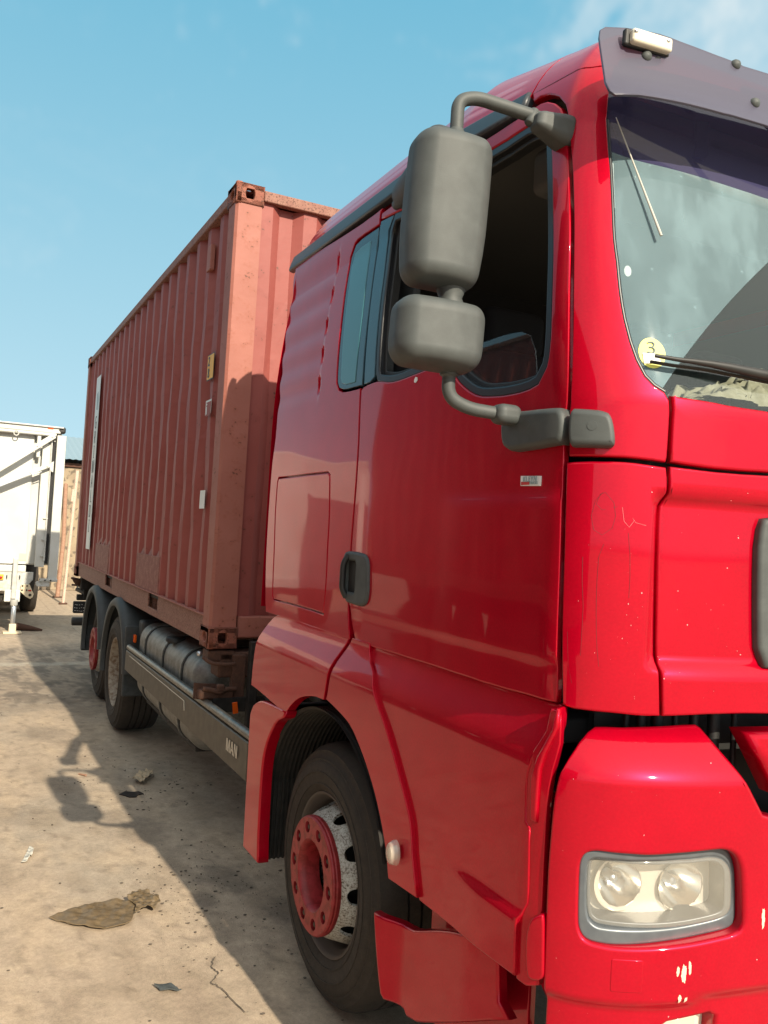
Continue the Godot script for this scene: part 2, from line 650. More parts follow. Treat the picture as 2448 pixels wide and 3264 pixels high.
	M.chassis = textured(mat(lin(0.030, 0.026, 0.023), 0.75), painted(s, [mid, grit, fine], func(a, b, c):
		return Color(0.55, 0.5, 0.46).lerp(Color(1, 1, 1), a)), 0.5)
	M.rust = textured(mat(Color(1, 1, 1), 0.85), painted(s, [mid, spots, fine], func(a, b, c):
		return Color(0.22, 0.15, 0.12).lerp(Color(0.40, 0.26, 0.19), a * 0.5 + c * 0.5)), 0.35)
	# container: maroon paint, chalky, rust bleeding through
	M.box_paint = textured(mat(Color(1, 1, 1), 0.62), painted(s, [big, mid, fine], func(a, b, c):
		var col := Color(0.53, 0.270, 0.243).lerp(Color(0.56, 0.296, 0.268), a)
		col = col.lerp(Color(0.49, 0.235, 0.21), sm(0.55, 0.8, b) * 0.4)
		return col.lerp(Color(0.34, 0.19, 0.14), sm(0.74, 0.80, b * 0.5 + c * 0.5))), 1.7, bumps(mid, s, 4.0), 0.10)
	M.box_frame = textured(mat(Color(1, 1, 1), 0.66), painted(s, [big, mid, fine], func(a, b, c):
		var col := Color(0.565, 0.345, 0.295).lerp(Color(0.61, 0.385, 0.335), a)
		col = col.lerp(Color(0.56, 0.33, 0.27), sm(0.5, 0.66, b * 0.6 + c * 0.4) * 0.6)
		return col.lerp(Color(0.36, 0.21, 0.15), sm(0.73, 0.79, b * 0.6 + c * 0.4))), 1.1, bumps(mid, s, 5.0), 0.12)
	M.box_cast = textured(mat(Color(1, 1, 1), 0.75), painted(s, [big, mid, fine], func(a, b, c):
		var col := Color(0.50, 0.285, 0.225).lerp(Color(0.56, 0.34, 0.265), a)
		return col.lerp(Color(0.34, 0.20, 0.145), sm(0.56, 0.68, b * 0.5 + c * 0.5))), 0.6, bumps(fine, s, 6.0), 0.25)
	M.rail = textured(mat(Color(1, 1, 1), 0.72), painted(s, [big, mid, fine], func(a, b, c):
		return Color(0.49, 0.32, 0.275).lerp(Color(0.56, 0.41, 0.35), b).lerp(Color(0.33, 0.2, 0.16), sm(0.62, 0.72, c))), 0.7)
	M.patch = textured(mat(Color(1, 1, 1), 0.72), painted(s, [big, mid, fine], func(a, b, c):
		return Color(0.50, 0.29, 0.26).lerp(Color(0.56, 0.37, 0.325), sm(0.3, 0.75, b)).lerp(Color(0.42, 0.24, 0.2), sm(0.6, 0.7, c))), 0.8)
	M.sticker = mat(lin(0.62, 0.66, 0.64), 0.5)
	M.ink = mat(lin(0.05, 0.08, 0.10), 0.6)
	M.grey_ink = mat(lin(0.30, 0.37, 0.38), 0.6)
	M.yellow = mat(lin(0.72, 0.38, 0.03), 0.5)
	M.lime = mat(lin(0.66, 0.66, 0.13), 0.5)
	M.white = mat(lin(0.75, 0.75, 0.73), 0.5)
	M.print_red = mat(lin(0.5, 0.03, 0.03), 0.5)
	M.letter = mat(lin(0.52, 0.46, 0.36), 0.6)
	M.scratch = mat(lin(0.10, 0.004, 0.008), 0.6)
	M.chips = mat(lin(0.68, 0.27, 0.28), 0.6)
	M.film = mat(lin(0.50, 0.56, 0.55), 0.5)
	M.scuff = mat(lin(0.62, 0.16, 0.17), 0.6)
	M.glint = mat(lin(0.62, 0.50, 0.38), 0.6)  # cream of the painted sun glints on the bumper
	# trailer
	M.trailer_white = textured(mat(lin(0.57, 0.58, 0.565), 0.45), painted(s, [big, mid, fine], func(a, b, c):
		return Color(0.93, 0.92, 0.89).lerp(Color(1, 1, 1), a)), 2.2)
	M.trailer_grey = textured(mat(lin(0.55, 0.56, 0.55), 0.5, 0.2), painted(s, [big, mid, fine], func(a, b, c):
		return Color(0.86, 0.85, 0.82).lerp(Color(1, 1, 1), b)), 1.0)
	M.steel = mat(lin(0.50, 0.52, 0.54), 0.28, 0.8)
	M.cream = mat(lin(0.62, 0.52, 0.36), 0.6)
	# shed
	M.render_wall = textured(mat(Color(1, 1, 1), 0.9), painted(s, [big, mid, fine], func(a, b, c):
		return Color(0.50, 0.44, 0.37).lerp(Color(0.66, 0.60, 0.50), a).lerp(Color(0.40, 0.36, 0.31), sm(0.55, 0.75, b))), 2.6)
	M.tin = mat(lin(0.34, 0.42, 0.45), 0.45, 0.5)
	M.pole_white = textured(mat(Color(1, 1, 1), 0.8), painted(s, [big, mid, fine], func(a, b, c):
		return Color(0.80, 0.72, 0.66).lerp(Color(0.62, 0.48, 0.40), sm(0.5, 0.65, c))), 0.6)
	M.pole_rust = textured(mat(Color(1, 1, 1), 0.85), painted(s, [big, mid, fine], func(a, b, c):
		return Color(0.50, 0.36, 0.28).lerp(Color(0.62, 0.50, 0.42), b)), 0.6)
	# cloth, litter
	M.cloth = textured(mat(lin(0.27, 0.28, 0.21), 0.95), painted(s, [big, mid, fine], func(a, b, c):
		return Color(0.78, 0.77, 0.7).lerp(Color(1, 1, 1), b)), 0.2)
	M.bag = textured(mat(lin(0.19, 0.14, 0.08), 0.5), painted(s, [big, mid, fine], func(a, b, c):
		return Color(0.72, 0.69, 0.64).lerp(Color(1, 1, 1), b * 0.6 + c * 0.4)), 0.3)
	M.cardboard = mat(lin(0.42, 0.33, 0.22), 0.9)
	M.oil = mat(lin(0.035, 0.030, 0.028), 0.3)
	M.crumbs = mat(lin(0.10, 0.08, 0.06), 0.95)
	# cab inside
	M.dash = mat(lin(0.018, 0.019, 0.020), 0.7)
	M.headliner = mat(lin(0.09, 0.09, 0.085), 0.9)
	M.trim = mat(lin(0.016, 0.016, 0.017), 0.85)
	M.seat = mat(lin(0.012, 0.013, 0.016), 0.95)
	M.curtain = mat(lin(0.05, 0.055, 0.06), 0.95)
	# concrete yard: grain only, the patches come from the slab's own colours
	var conc := mat(Color(1, 1, 1), 0.92)
	conc.vertex_color_use_as_albedo = true
	textured(conc, painted(s, [grit, fine, mid], func(a, b, c):
		var k: float = 0.86 + 0.12 * (b - 0.5) + 0.14 * (a - 0.5) + 0.12 * (c - 0.3)
		k -= 0.30 * sm(0.80, 0.88, a) * sm(0.45, 0.6, b)
		k += 0.14 * sm(0.16, 0.08, a) * sm(0.5, 0.6, c)
		return Color(k, k, k * 0.995)), 1.37, bumps(grit, s, 3.0), 0.10)
	M.concrete = conc

# ------------------------------------------------------------------ the truck
var wob := FastNoiseLite.new()

func dent(u: float, v: float) -> float:
	# the slow waves of pressed sheet metal
	return 0.0011 * wob.get_noise_2d(u * 100.0, v * 100.0)

func low(v: float) -> float:
	return 0.045 * (1.0 - sm(1.26, 1.40, v))

func d_sleeper(u: float, v: float) -> float:
	var d := dent(u, v)
	for vi in [2.359, 2.483, 2.602, 2.734, 2.863]:
		d -= 0.0075 * exp(-pow((v - vi) / 0.040, 2.0)) * (1.0 - sm(-1.475, -1.458, u))
		d -= 0.007 * (1.0 - sm(0.55, 1.0, Vector2((u + 1.468) / 0.020, (v - vi) / 0.046).length()))
	return d

func d_door(u: float, v: float) -> float:
	var d := dent(u, v)
	d += 0.004 * sm(1.998, 1.982, v) * sm(-1.05, -0.95, u) * (1.0 - sm(-0.25, -0.05, u))
	d += 0.003 * sm(1.892, 1.876, v) * sm(-0.5, -0.35, u)
	d -= 0.007 * sm(1.515, 1.490, v)
	return d

func d_lower(u: float, v: float) -> float:
	return low(v) - 0.013 + dent(u, v) + 0.008 * sm(0.918, 0.900, v) * sm(-0.32, -0.12, u)

func d_arch(u: float, v: float) -> float:
	return low(v) + dent(u, v)

func d_fender(u: float, v: float) -> float:
	return low(v) + dent(u, v)

func d_bumper(u: float, v: float) -> float:
	var d := -1.9 * pow(maxf(0.0, v - 1.255), 1.4)
	d -= 0.016 * sm(0.778, 0.752, v - 0.03 * sm(0.35, 0.65, u))
	return d + dent(u, v) * 0.6

func d_hood(u: float, v: float) -> float:
	var uu := u if u <= 1.0 else 2.0 - u
	return -0.024 * sm(0.372, 0.392, uu) * sm(1.492, 1.522, v + 0.02 * sm(0.45, 0.6, uu) * 0.0) * sm(1.912, 1.872, v) + dent(u, v) * 0.5

func d_deflector(u: float, v: float) -> float:
	return -0.024 * sm(0.350, 0.384, u) * sm(1.492, 1.530, v) * sm(1.912, 1.868, v) + dent(u, v) * 0.5

func full(p: PackedVector2Array) -> PackedVector2Array:
	# outline of the near half, ended on the middle line u = 1, made whole
	var n := p.size()
	var k := -1
	for i in n:
		if p[i].x >= 0.9995 and p[(i + 1) % n].x >= 0.9995:
			k = (i + 1) % n
	var left := PackedVector2Array()
	for i in range(1, n - 1):
		left.append(p[(k + i) % n])
	var out := left.duplicate()
	for i in range(left.size() - 1, -1, -1):
		out.append(Vector2(2.0 - left[i].x, left[i].y))
	return out

func flipped(p: PackedVector2Array) -> PackedVector2Array:
	var out := PackedVector2Array()
	for q in p:
		out.append(Vector2(2.0 - q.x, q.y))
	return out

func strip_on(pts: PackedVector2Array, off: float, r: float) -> ArrayMesh:
	# a thin raised line lying on the cab
	var path := []
	for p in pts:
		path.append(cab_at(p.x, p.y, off))
	return tube(path, r, 5)

func words(text: String, size: float, at: Vector3, right: Vector3, up: Vector3, m: Material, parent: Node3D, called := "lettering", bold := false) -> MeshInstance3D:
	var t := TextMesh.new()
	t.text = text
	var f := SystemFont.new()
	f.font_names = PackedStringArray(["Droid Sans"])
	f.font_weight = 700 if bold else 400
	t.font = f
	t.font_size = 64
	t.pixel_size = size / 46.0
	t.depth = 0.001
	t.curve_step = 2.0
	var o := MeshInstance3D.new()
	o.name = called
	o.mesh = t
	o.material_override = m
	parent.add_child(o, true)
	o.basis = Basis(right.normalized(), up.normalized(), right.cross(up).normalized())
	var base: Vector3 = Vector3.ZERO if parent is MeshInstance3D else parent.position
	o.position = at - base
	return o

func wheel(truck: Node3D, face: float, y: float, z: float, deep: bool, called: String, label: String, R := 0.487) -> void:
	var c := Vector3(face, y, z)
	var X := Vector3(1, 0, 0)
	# tyre: bead, sidewall, shoulder, tread with grooves
	var b := Bag.new()
	var prof := [[0.008, 0.288], [-0.004, 0.296], [-0.013, 0.318], [-0.0165, 0.3185], [-0.0165, 0.323], [-0.014, 0.3235], [-0.018, 0.345], [-0.020, 0.362], [-0.023, 0.3625], [-0.023, 0.3665], [-0.020, 0.367], [-0.016, 0.398], [-0.008, R - 0.065], [-0.009, R - 0.058], [-0.004, R - 0.054], [0.008, R - 0.036], [0.006, R - 0.028], [0.020, R - 0.018], [0.034, R - 0.008], [0.052, R - 0.003]]
	var s := 0.052
	for k in 4:
		prof.append_array([[s + 0.040, R], [s + 0.041, R - 0.011], [s + 0.049, R - 0.011], [s + 0.050, R]])
		s += 0.050
	prof.append_array([[0.30, R - 0.004], [0.318, 0.47], [0.335, 0.42], [0.335, 0.36], [0.315, 0.288]])
	add_lathe(b, c, X, prof, 64)
	var root := part(called, b.mesh(), M.rubber, truck, null, label)
	root.name = called
	if deep:
		var d := Bag.new()
		add_lathe(d, c, X, [[0.006, 0.294], [-0.002, 0.290], [0.0, 0.280], [0.02, 0.274], [0.06, 0.262], [0.17, 0.256], [0.185, 0.245]], 48)
		part("rim", d.mesh(), M.rim_dirty, root)
		var disc := sheet(func(a: float, r: float) -> Vector3: return c + Vector3(0.185 - 0.012 * sin((r - 0.1) * 22.0), r * cos(a / 0.2), r * sin(a / 0.2)),
			PackedVector2Array([Vector2(0, 0.11), Vector2(0.2 * TAU, 0.11), Vector2(0.2 * TAU, 0.245), Vector2(0, 0.245)]), {"gap": 0.0, "bev": 0.0, "cell": 0.03, "thick": 0.01,
			"holes": ring_holes(10, 0.205, 0.022, 0.030, 0.2)})
		part("wheel_disc", disc, M.rim_dirty, root)
		part("hub", lathe(c, X, [[0.09, 0.0], [0.09, 0.10], [0.10, 0.118], [0.19, 0.125]], 24), M.chassis, root)
		for k in 10:
			var a := TAU * k / 10.0
			part("wheel_nut", lathe(c + Vector3(0, cos(a) * 0.1675, sin(a) * 0.1675), X, [[0.15, 0.0], [0.15, 0.014], [0.19, 0.016]], 6), M.nut, root)
	else:
		var d := Bag.new()
		add_lathe(d, c, X, [[0.006, 0.294], [-0.002, 0.290], [0.0, 0.281], [0.012, 0.276], [0.03, 0.262], [0.055, 0.258], [0.12, 0.256]], 64)
		part("rim", d.mesh(), M.rim_edge, root)
		# outward-dished disc, its slope pierced by hand holes
		var cone := func(a: float, r: float) -> Vector3:
			var k := clampf((0.256 - r) / 0.056, 0.0, 1.0)
			var x := 0.085 - 0.115 * (1.0 - pow(1.0 - k, 1.7))
			return c + Vector3(x, r * cos(a / 0.2), r * sin(a / 0.2))
		part("wheel_disc", sheet(cone, PackedVector2Array([Vector2(0, 0.196), Vector2(0.2 * TAU, 0.196), Vector2(0.2 * TAU, 0.258), Vector2(0, 0.258)]),
			{"gap": 0.0, "bev": 0.0, "cell": 0.012, "thick": 0.012, "holes": ring_holes(10, 0.236, 0.031, 0.0175, 0.2)}), M.rim, root)
		part("inner_barrel", lathe(c, X, [[0.10, 0.25], [0.24, 0.24], [0.24, 0.0]], 32), M.black, root)
		# red nut-guard ring
		var ring := func(a: float, r: float) -> Vector3: return c + Vector3(-0.062, r * cos(a / 0.2), r * sin(a / 0.2))
		part("nut_ring", sheet(ring, PackedVector2Array([Vector2(0, 0.128), Vector2(0.2 * TAU, 0.128), Vector2(0.2 * TAU, 0.203), Vector2(0, 0.203)]),
			{"gap": 0.0, "bev": 0.0, "cell": 0.012, "thick": 0.014, "holes": ring_holes(10, 0.1675, 0.0235, 0.0205, 0.2)}), M.hub_red, root)
		var e := Bag.new()
		add_lathe(e, c, X, [[-0.062, 0.203], [-0.058, 0.208], [-0.052, 0.2095], [-0.047, 0.207], [-0.044, 0.2095], [-0.038, 0.2095], [-0.034, 0.206], [-0.026, 0.206], [-0.02, 0.2]], 64)
		add_lathe(e, c, X, [[0.02, 0.112], [-0.03, 0.114], [-0.055, 0.120], [-0.062, 0.128]], 48)
		part("ring_rim", e.mesh(), M.hub_red, root)
		part("hub", lathe(c, X, [[0.055, 0.0], [0.055, 0.075], [0.045, 0.08], [0.045, 0.112], [0.1, 0.114]], 32), M.chassis, root)
		part("ring_back", lathe(c, X, [[-0.035, 0.115], [-0.035, 0.2]], 40), M.chassis, root)
		for k in 10:
			var a := TAU * (k + 0.5) / 10.0
			part("wheel_nut", lathe(c + Vector3(0, cos(a) * 0.1675, sin(a) * 0.1675), X, [[-0.058, 0.0], [-0.058, 0.008], [-0.052, 0.0125], [-0.03, 0.014]], 6), M.nut, root)

func ring_holes(n: int, r: float, ra: float, rr: float, k: float) -> Array:
	var out := []
	for i in n:
		out.append(oval(k * TAU * (i + 0.5) / n, r, ra * k / r, rr, 14))
	return out

func build_truck() -> void:
	wob.seed = 5
	wob.noise_type = FastNoiseLite.TYPE_SIMPLEX_SMOOTH
	wob.frequency = 0.016
	wob.fractal_octaves = 2
	var T := thing("truck", "red cab-over truck with tall grey mirrors and a maroon container on its back", "truck", Vector3(1.22, 0, -1.0))
	var S := cab
	# ---- side of the cab
	part("sleeper_panel", sheet(S, pl("sleeper_panel"), {"disp": d_sleeper, "cell": 0.011, "bev": 0.003, "holes": [pl("locker_hatch")]}), M.paint, T)
	part("locker_hatch", sheet(S, pl("locker_hatch"), {"disp": dent, "gap": 0.0035}), M.paint, T)
	part("locker_frame", sheet(S, shrink(pl("locker_hatch"), -0.02), {"off": -0.018, "thick": 0.004}), M.paint, T)
	var rw := part("rear_side_window", sheet(S, pl("rear_side_window"), {"off": -0.004, "gap": 0.002, "bev": 0.003, "thick": 0.012}), M.dark_glass, T)
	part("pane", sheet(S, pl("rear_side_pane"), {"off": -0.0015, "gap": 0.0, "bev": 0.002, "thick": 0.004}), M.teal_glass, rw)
	var door := part("door", sheet(S, pl("door_skin"), {"disp": d_door, "cell": 0.03}), M.paint, T)
	part("quarter_pane", sheet(S, pl("quarter_pane"), {"off": -0.004, "gap": 0.001, "bev": 0.003, "thick": 0.012}), M.dark_glass, door)
	var wo := pl("window_opening")
	part("window_seal", sheet(S, shrink(wo, -0.006), {"off": -0.004, "gap": 0.0, "bev": 0.006, "thick": 0.05, "holes": [shrink(wo, 0.022)]}), M.seal, door)
	part("window_channel", sheet(S, shrink(wo, 0.016), {"off": -0.022, "gap": 0.0, "bev": 0.004, "thick": 0.03, "holes": [shrink(wo, 0.036)]}), M.black, door)
	part("lowered_glass", sheet(S, pl("door_glass"), {"off": -0.03, "gap": 0.0, "bev": 0.001, "thick": 0.004}), M.side_glass, door)
	var hp := pl("handle")
	var cup := PackedVector2Array([Vector2(-1.075, 1.565), Vector2(-1.005, 1.565), Vector2(-1.0, 1.575), Vector2(-1.0, 1.665), Vector2(-1.008, 1.675), Vector2(-1.075, 1.675)])
	var handle := part("door_handle", sheet(S, hp, {"off": 0.016, "gap": 0.0, "bev": 0.011, "thick": 0.02, "cell": 0.02, "holes": [cup]}), M.plastic, door)
	part("grip", tube(bend([cab_at(-1.062, 1.545, 0.012), cab_at(-1.068, 1.575, 0.028), cab_at(-1.068, 1.665, 0.028), cab_at(-1.06, 1.695, 0.012)], 0.02), 0.011, 10), M.black, door)
	part("handle_cup", sheet(S, shrink(cup, -0.01), {"off": 0.001, "gap": 0.0, "bev": 0.0, "thick": 0.004}), M.black, door)
	var bp := pl("badge")
	part("dealer_badge", sheet(S, bp, {"off": 0.0045, "gap": 0.0, "bev": 0.0005, "thick": 0.004}), M.white, door)
	var bl := cab_at((bp[0].x + bp[1].x) * 0.5, bp[0].y * 0.62 + bp[3].y * 0.38, 0.0060)
	words("KLEYN", 0.0135, bl, Vector3(0, 0, 1), Vector3.UP, M.grey_ink, door, "lettering", true)
	words("TRUCKS", 0.0062, cab_at(bp[0].x * 0.3 + bp[1].x * 0.7, bp[3].y + 0.0055, 0.0060), Vector3(0, 0, 1), Vector3.UP, M.grey_ink, door, "lettering", true)
	part("badge_band", sheet(S, PackedVector2Array([Vector2(bp[3].x + 0.003, bp[3].y + 0.002), Vector2(bp[3].x + 0.036, bp[3].y + 0.002), Vector2(bp[3].x + 0.036, bp[3].y + 0.010), Vector2(bp[3].x + 0.003, bp[3].y + 0.010)]), {"off": 0.0055, "gap": 0.0, "bev": 0.0, "thick": 0.001}), M.print_red, door)
	var ch: Vector2 = pl("chip")[0]
	part("paint_chip", sheet(S, PackedVector2Array([ch + Vector2(-0.01, 0.0), ch + Vector2(-0.002, 0.008), ch + Vector2(0.008, 0.005), ch + Vector2(0.010, -0.004), ch + Vector2(0.0, -0.011), ch + Vector2(-0.009, -0.009)]), {"off": 0.003, "gap": 0.0, "bev": 0.0, "thick": 0.002}), M.white, door)
	part("lower_door_panel", sheet(S, pl("door_lower"), {"disp": d_lower, "cell": 0.025, "bev": 0.005, "thick": 0.03}), M.paint, T)
	part("rear_fender", sheet(S, pl("fender_rear"), {"disp": d_fender, "cell": 0.03, "bev": 0.003, "gap": 0.0012, "thick": 0.035}), M.paint, T)
	part("wheel_arch", sheet(S, pl("fender_arch"), {"disp": d_arch, "cell": 0.03, "bev": 0.003, "gap": 0.0012, "thick": 0.045}), M.paint, T)
	part("rear_mudguard", sheet(S, pl("rear_mudguard"), {"off": 0.05, "bev": 0.009, "thick": 0.05, "gap": 0.0, "cell": 0.03}), M.paint, T)
	part("corner_strip", sheet(S, pl("corner_strip"), {"off": 0.028, "cell": 0.02, "bev": 0.005}), M.paint, T)
	part("corner_strip_ridge", sheet(S, pl("corner_strip_upper"), {"off": 0.038, "bev": 0.008, "thick": 0.05, "cell": 0.02}), M.paint, T)
	part("corner_block", sheet(S, pl("corner_block"), {"off": 0.044, "bev": 0.008, "thick": 0.06, "cell": 0.02}), M.paint, T)
	part("step_panel", sheet(S, pl("step_panel"), {"off": -0.03, "bev": 0.010, "thick": 0.03, "cell": 0.03, "disp": func(u: float, v: float) -> float: return 0.05 * sm(-0.60, -0.72, u) - 0.02 * sm(-0.3, -0.1, u)}), M.paint, T)
	part("step_well", sheet(S, PackedVector2Array([Vector2(-0.62, 0.30), Vector2(0.12, 0.30), Vector2(0.12, 1.2), Vector2(-0.62, 1.2)]), {"off": -0.13, "thick": 0.02, "holes": [PackedVector2Array([Vector2(-0.13, 0.42), Vector2(0.0, 0.40), Vector2(0.02, 0.50), Vector2(-0.005, 0.60), Vector2(-0.13, 0.69)])]}), M.paint, T)
	part("step_tread", rbox(Vector3(0.14, 0.36, 2.75), Vector3(0.24, 0.025, 0.42), 0.006), M.chassis, T)
	part("gutter_strip", sheet(S, PackedVector2Array([Vector2(-2.12, 2.972), Vector2(-0.205, 2.972), Vector2(-0.205, 3.036), Vector2(-2.12, 3.036)]), {"off": 0.012, "bev": 0.010, "thick": 0.03, "gap": 0.0}), M.strip, T)
	# ---- roof
	var ridge := func(u: float, v: float) -> float: return 0.004 * (exp(-pow((v - 3.075) / 0.006, 2.0)) + exp(-pow((v - 3.115) / 0.006, 2.0))) * (1.0 - sm(-0.35, -0.25, u))
	part("roof_skin", sheet(S, PackedVector2Array([Vector2(-2.0, 3.02), Vector2(-0.2, 3.02), Vector2(-0.2, 3.46), Vector2(-2.0, 3.46)]), {"gap": 0.002, "bev": 0.002, "cell": 0.02, "disp": ridge}), M.paint, T)
	part("roof_front", sheet(S, PackedVector2Array([Vector2(-0.2, 3.025), Vector2(2.2, 3.025), Vector2(2.2, 3.46), Vector2(-0.2, 3.46)]), {"gap": 0.002, "bev": 0.002, "cell": 0.05}), M.paint, T)
	part("roof_skin", sheet(S, PackedVector2Array([Vector2(2.2, 2.9), Vector2(4.0, 2.9), Vector2(4.0, 3.46), Vector2(2.2, 3.46)]), {"gap": 0.002, "bev": 0.002, "cell": 0.08}), M.paint, T)
	var cap := Bag.new()
	var mid := Vector3(1.22, cab(-1.0, 3.46).y + 0.03, 1.8)
	for k in 120:
		cap.flat(mid, cab(-2.0 + 6.0 * k / 120.0, 3.458), cab(-2.0 + 6.0 * (k + 1) / 120.0, 3.458), Vector3.UP)
	part("roof_top", cap.mesh(), M.paint, T)
	var back := Bag.new()
	for k in 50:
		var v0 := 1.42 + 2.04 * k / 50.0
		var v1 := 1.42 + 2.04 * (k + 1) / 50.0
		back.quad(cab(-1.99, v0), cab(3.99, v0), cab(3.99, v1), cab(-1.99, v1), Vector3(0, 0, -1))
	part("cab_back", back.mesh(), M.paint, T)
	# ---- front
	part("corner_pillar", sheet(S, pl("corner_pillar"), {"cell": 0.03}), M.paint, T)
	part("corner_pillar", sheet(S, flipped(pl("corner_pillar")), {"cell": 0.06}), M.paint, T)
	part("corner_deflector", sheet(S, pl("corner_deflector"), {"off": 0.006, "cell": 0.015, "bev": 0.007, "gap": 0.0022, "disp": d_deflector}), M.paint, T)
	part("corner_deflector", sheet(S, flipped(pl("corner_deflector")), {"off": 0.006, "cell": 0.06, "bev": 0.012}), M.paint, T)
	part("cowl", sheet(S, full(pl("cowl")), {"cell": 0.03, "bev": 0.008}), M.paint, T)
	part("hood", sheet(S, full(pl("hood")), {"off": 0.006, "cell": 0.02, "bev": 0.006, "gap": 0.0022, "disp": d_hood}), M.paint, T)
	var gf := PackedVector2Array()
	for q in pl("grille_frame"):
		gf.append(q)
	gf.append(Vector2(0.70, 1.49))
	gf.append(Vector2(1.0, 1.485))
	gf.append(Vector2(1.0, 1.885))
	gf.append(Vector2(0.70, 1.88))
	var gfull := full(gf)
	var grille := part("grille", sheet(S, gfull, {"off": 0.004, "bev": 0.012, "thick": 0.03, "gap": 0.0, "holes": [shrink(gfull, 0.045)]}), M.plastic, T)
	part("grille_back", sheet(S, shrink(gfull, 0.03), {"off": -0.012, "bev": 0.002, "gap": 0.0}), M.black, grille)
	for k in 5:
		var vv := 1.55 + k * 0.065
		part("grille_slat", strip_on(PackedVector2Array([Vector2(0.66, vv), Vector2(0.8, vv), Vector2(1.0, vv), Vector2(1.2, vv), Vector2(1.34, vv)]), 0.0, 0.012), M.plastic, grille)
	part("far_side", sheet(S, PackedVector2Array([Vector2(2.0, 0.75), Vector2(4.0, 0.75), Vector2(4.0, 2.92), Vector2(2.0, 2.92)]), {"cell": 0.1, "holes": [PackedVector2Array([Vector2(2.1, 2.2), Vector2(2.9, 2.2), Vector2(2.85, 2.78), Vector2(2.1, 2.78)])]}), M.paint, T)
	# ---- bumper and headlamp
	var bump := part("bumper", sheet(S, full(pl("bumper_shell")), {"off": 0.04, "cell": 0.02, "bev": 0.010, "thick": 0.05, "disp": d_bumper, "holes": [pl("headlight_hole"), flipped(pl("headlight_hole")), fog_hole(), flipped(fog_hole())]}), M.paint, T)
	for side in [0, 1]:
		var hh := pl("headlight_hole")
		var hg := shrink(pl("headlight_glass"), -0.009)
		if side == 1:
			hh = flipped(hh)
			hg = flipped(hg)
		var head := part("headlight", sheet(S, shrink(hh, -0.004), {"off": 0.022, "gap": 0.0, "bev": 0.008, "thick": 0.05, "cell": 0.02, "holes": [hg], "disp": func(u: float, v: float) -> float: return 0.010 * sin(u * 9.0)}), M.bezel, T)
		part("lamp_frame", sheet(S, shrink(hg, -0.008), {"off": 0.010, "gap": 0.0, "bev": 0.004, "thick": 0.10, "cell": 0.02, "holes": [shrink(hg, 0.010)]}), M.bezel, head)
		part("lamp_housing", sheet(S, shrink(hg, -0.035), {"off": -0.045, "gap": 0.0, "bev": 0.0, "thick": 0.004, "cell": 0.03, "holes": [oval(0.335 if side == 0 else 1.665, 1.005, 0.062, 0.056), oval(0.487 if side == 0 else 1.513, 1.0, 0.052, 0.056)]}), M.housing, head)
		for q in [[0.335, 1.005, 0.060], [0.487, 1.0, 0.056]]:
			var uu: float = q[0] if side == 0 else 2.0 - q[0]
			var p := cab_at(uu, q[1], -0.045)
			var n := (cab_n(uu, q[1]) + Vector3(0, 0, 0.8)).normalized()
			var rr: float = q[2]
			part("reflector", lathe(p, n, [[0.004, rr * 1.05], [-0.004, rr], [-0.02, rr * 0.88], [-0.04, rr * 0.66], [-0.055, rr * 0.40], [-0.06, rr * 0.2]], 36), M.reflector, head)
			part("bulb", lathe(p, n, [[-0.06, rr * 0.2], [-0.03, rr * 0.2], [-0.024, rr * 0.16], [-0.022, 0.0]], 14), M.steel, head)
		part("lens", sheet(S, shrink(hg, -0.002), {"off": 0.012, "gap": 0.0, "bev": 0.006, "thick": 0.006, "cell": 0.02, "disp": func(u: float, v: float) -> float: return 0.006 * (1.0 - pow((v - 1.005) / 0.09, 2.0))}), M.clear, head)
		var fh := fog_hole() if side == 0 else flipped(fog_hole())
		var fog := part("fog_lamp", sheet(S, shrink(fh, -0.003), {"off": -0.02, "gap": 0.0, "bev": 0.003, "thick": 0.01}), M.lamp_white, T)
		part("lens", sheet(S, shrink(fh, 0.012), {"off": -0.004, "gap": 0.0, "bev": 0.004, "thick": 0.006}), M.clear, fog)
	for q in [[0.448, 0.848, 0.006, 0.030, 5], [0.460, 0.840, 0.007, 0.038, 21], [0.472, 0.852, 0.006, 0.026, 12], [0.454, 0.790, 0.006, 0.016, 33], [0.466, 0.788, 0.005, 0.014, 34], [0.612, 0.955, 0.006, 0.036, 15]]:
		part("scratched_glint", scratch_glint(q[0], q[1], q[2], q[3], int(q[4])), M.glint, bump)  # streaks paint sun glints on scratched paint
	var sq := PackedVector2Array()
	for q in rounded_rect(0.075, 0.072, 0.006, 3):
		sq.append(q + Vector2(0.335, 0.838))
	part("towing_cover", sheet(S, sq, {"off": 0.0415, "gap": 0.0, "bev": 0.003, "thick": 0.004, "disp": d_bumper}), M.paint, bump)
	part("grille_bar", sheet(S, full(PackedVector2Array([Vector2(0.565, 1.372), Vector2(0.60, 1.30), Vector2(0.635, 1.22), Vector2(0.70, 1.20), Vector2(1.0, 1.20), Vector2(1.0, 1.365), Vector2(0.7, 1.372)])), {"off": 0.03, "bev": 0.02, "thick": 0.06, "cell": 0.03}), M.paint, T)
	part("grille_bar", sheet(S, full(PackedVector2Array([Vector2(0.68, 1.16), Vector2(0.72, 1.09), Vector2(1.0, 1.09), Vector2(1.0, 1.16)])), {"off": 0.02, "bev": 0.02, "thick": 0.06, "cell": 0.03}), M.black, T)
	part("radiator", sheet(S, PackedVector2Array([Vector2(0.04, 0.45), Vector2(1.96, 0.45), Vector2(1.96, 1.52), Vector2(0.04, 1.52)]), {"off": -0.17, "thick": 0.02, "cell": 0.08}), M.black, T)
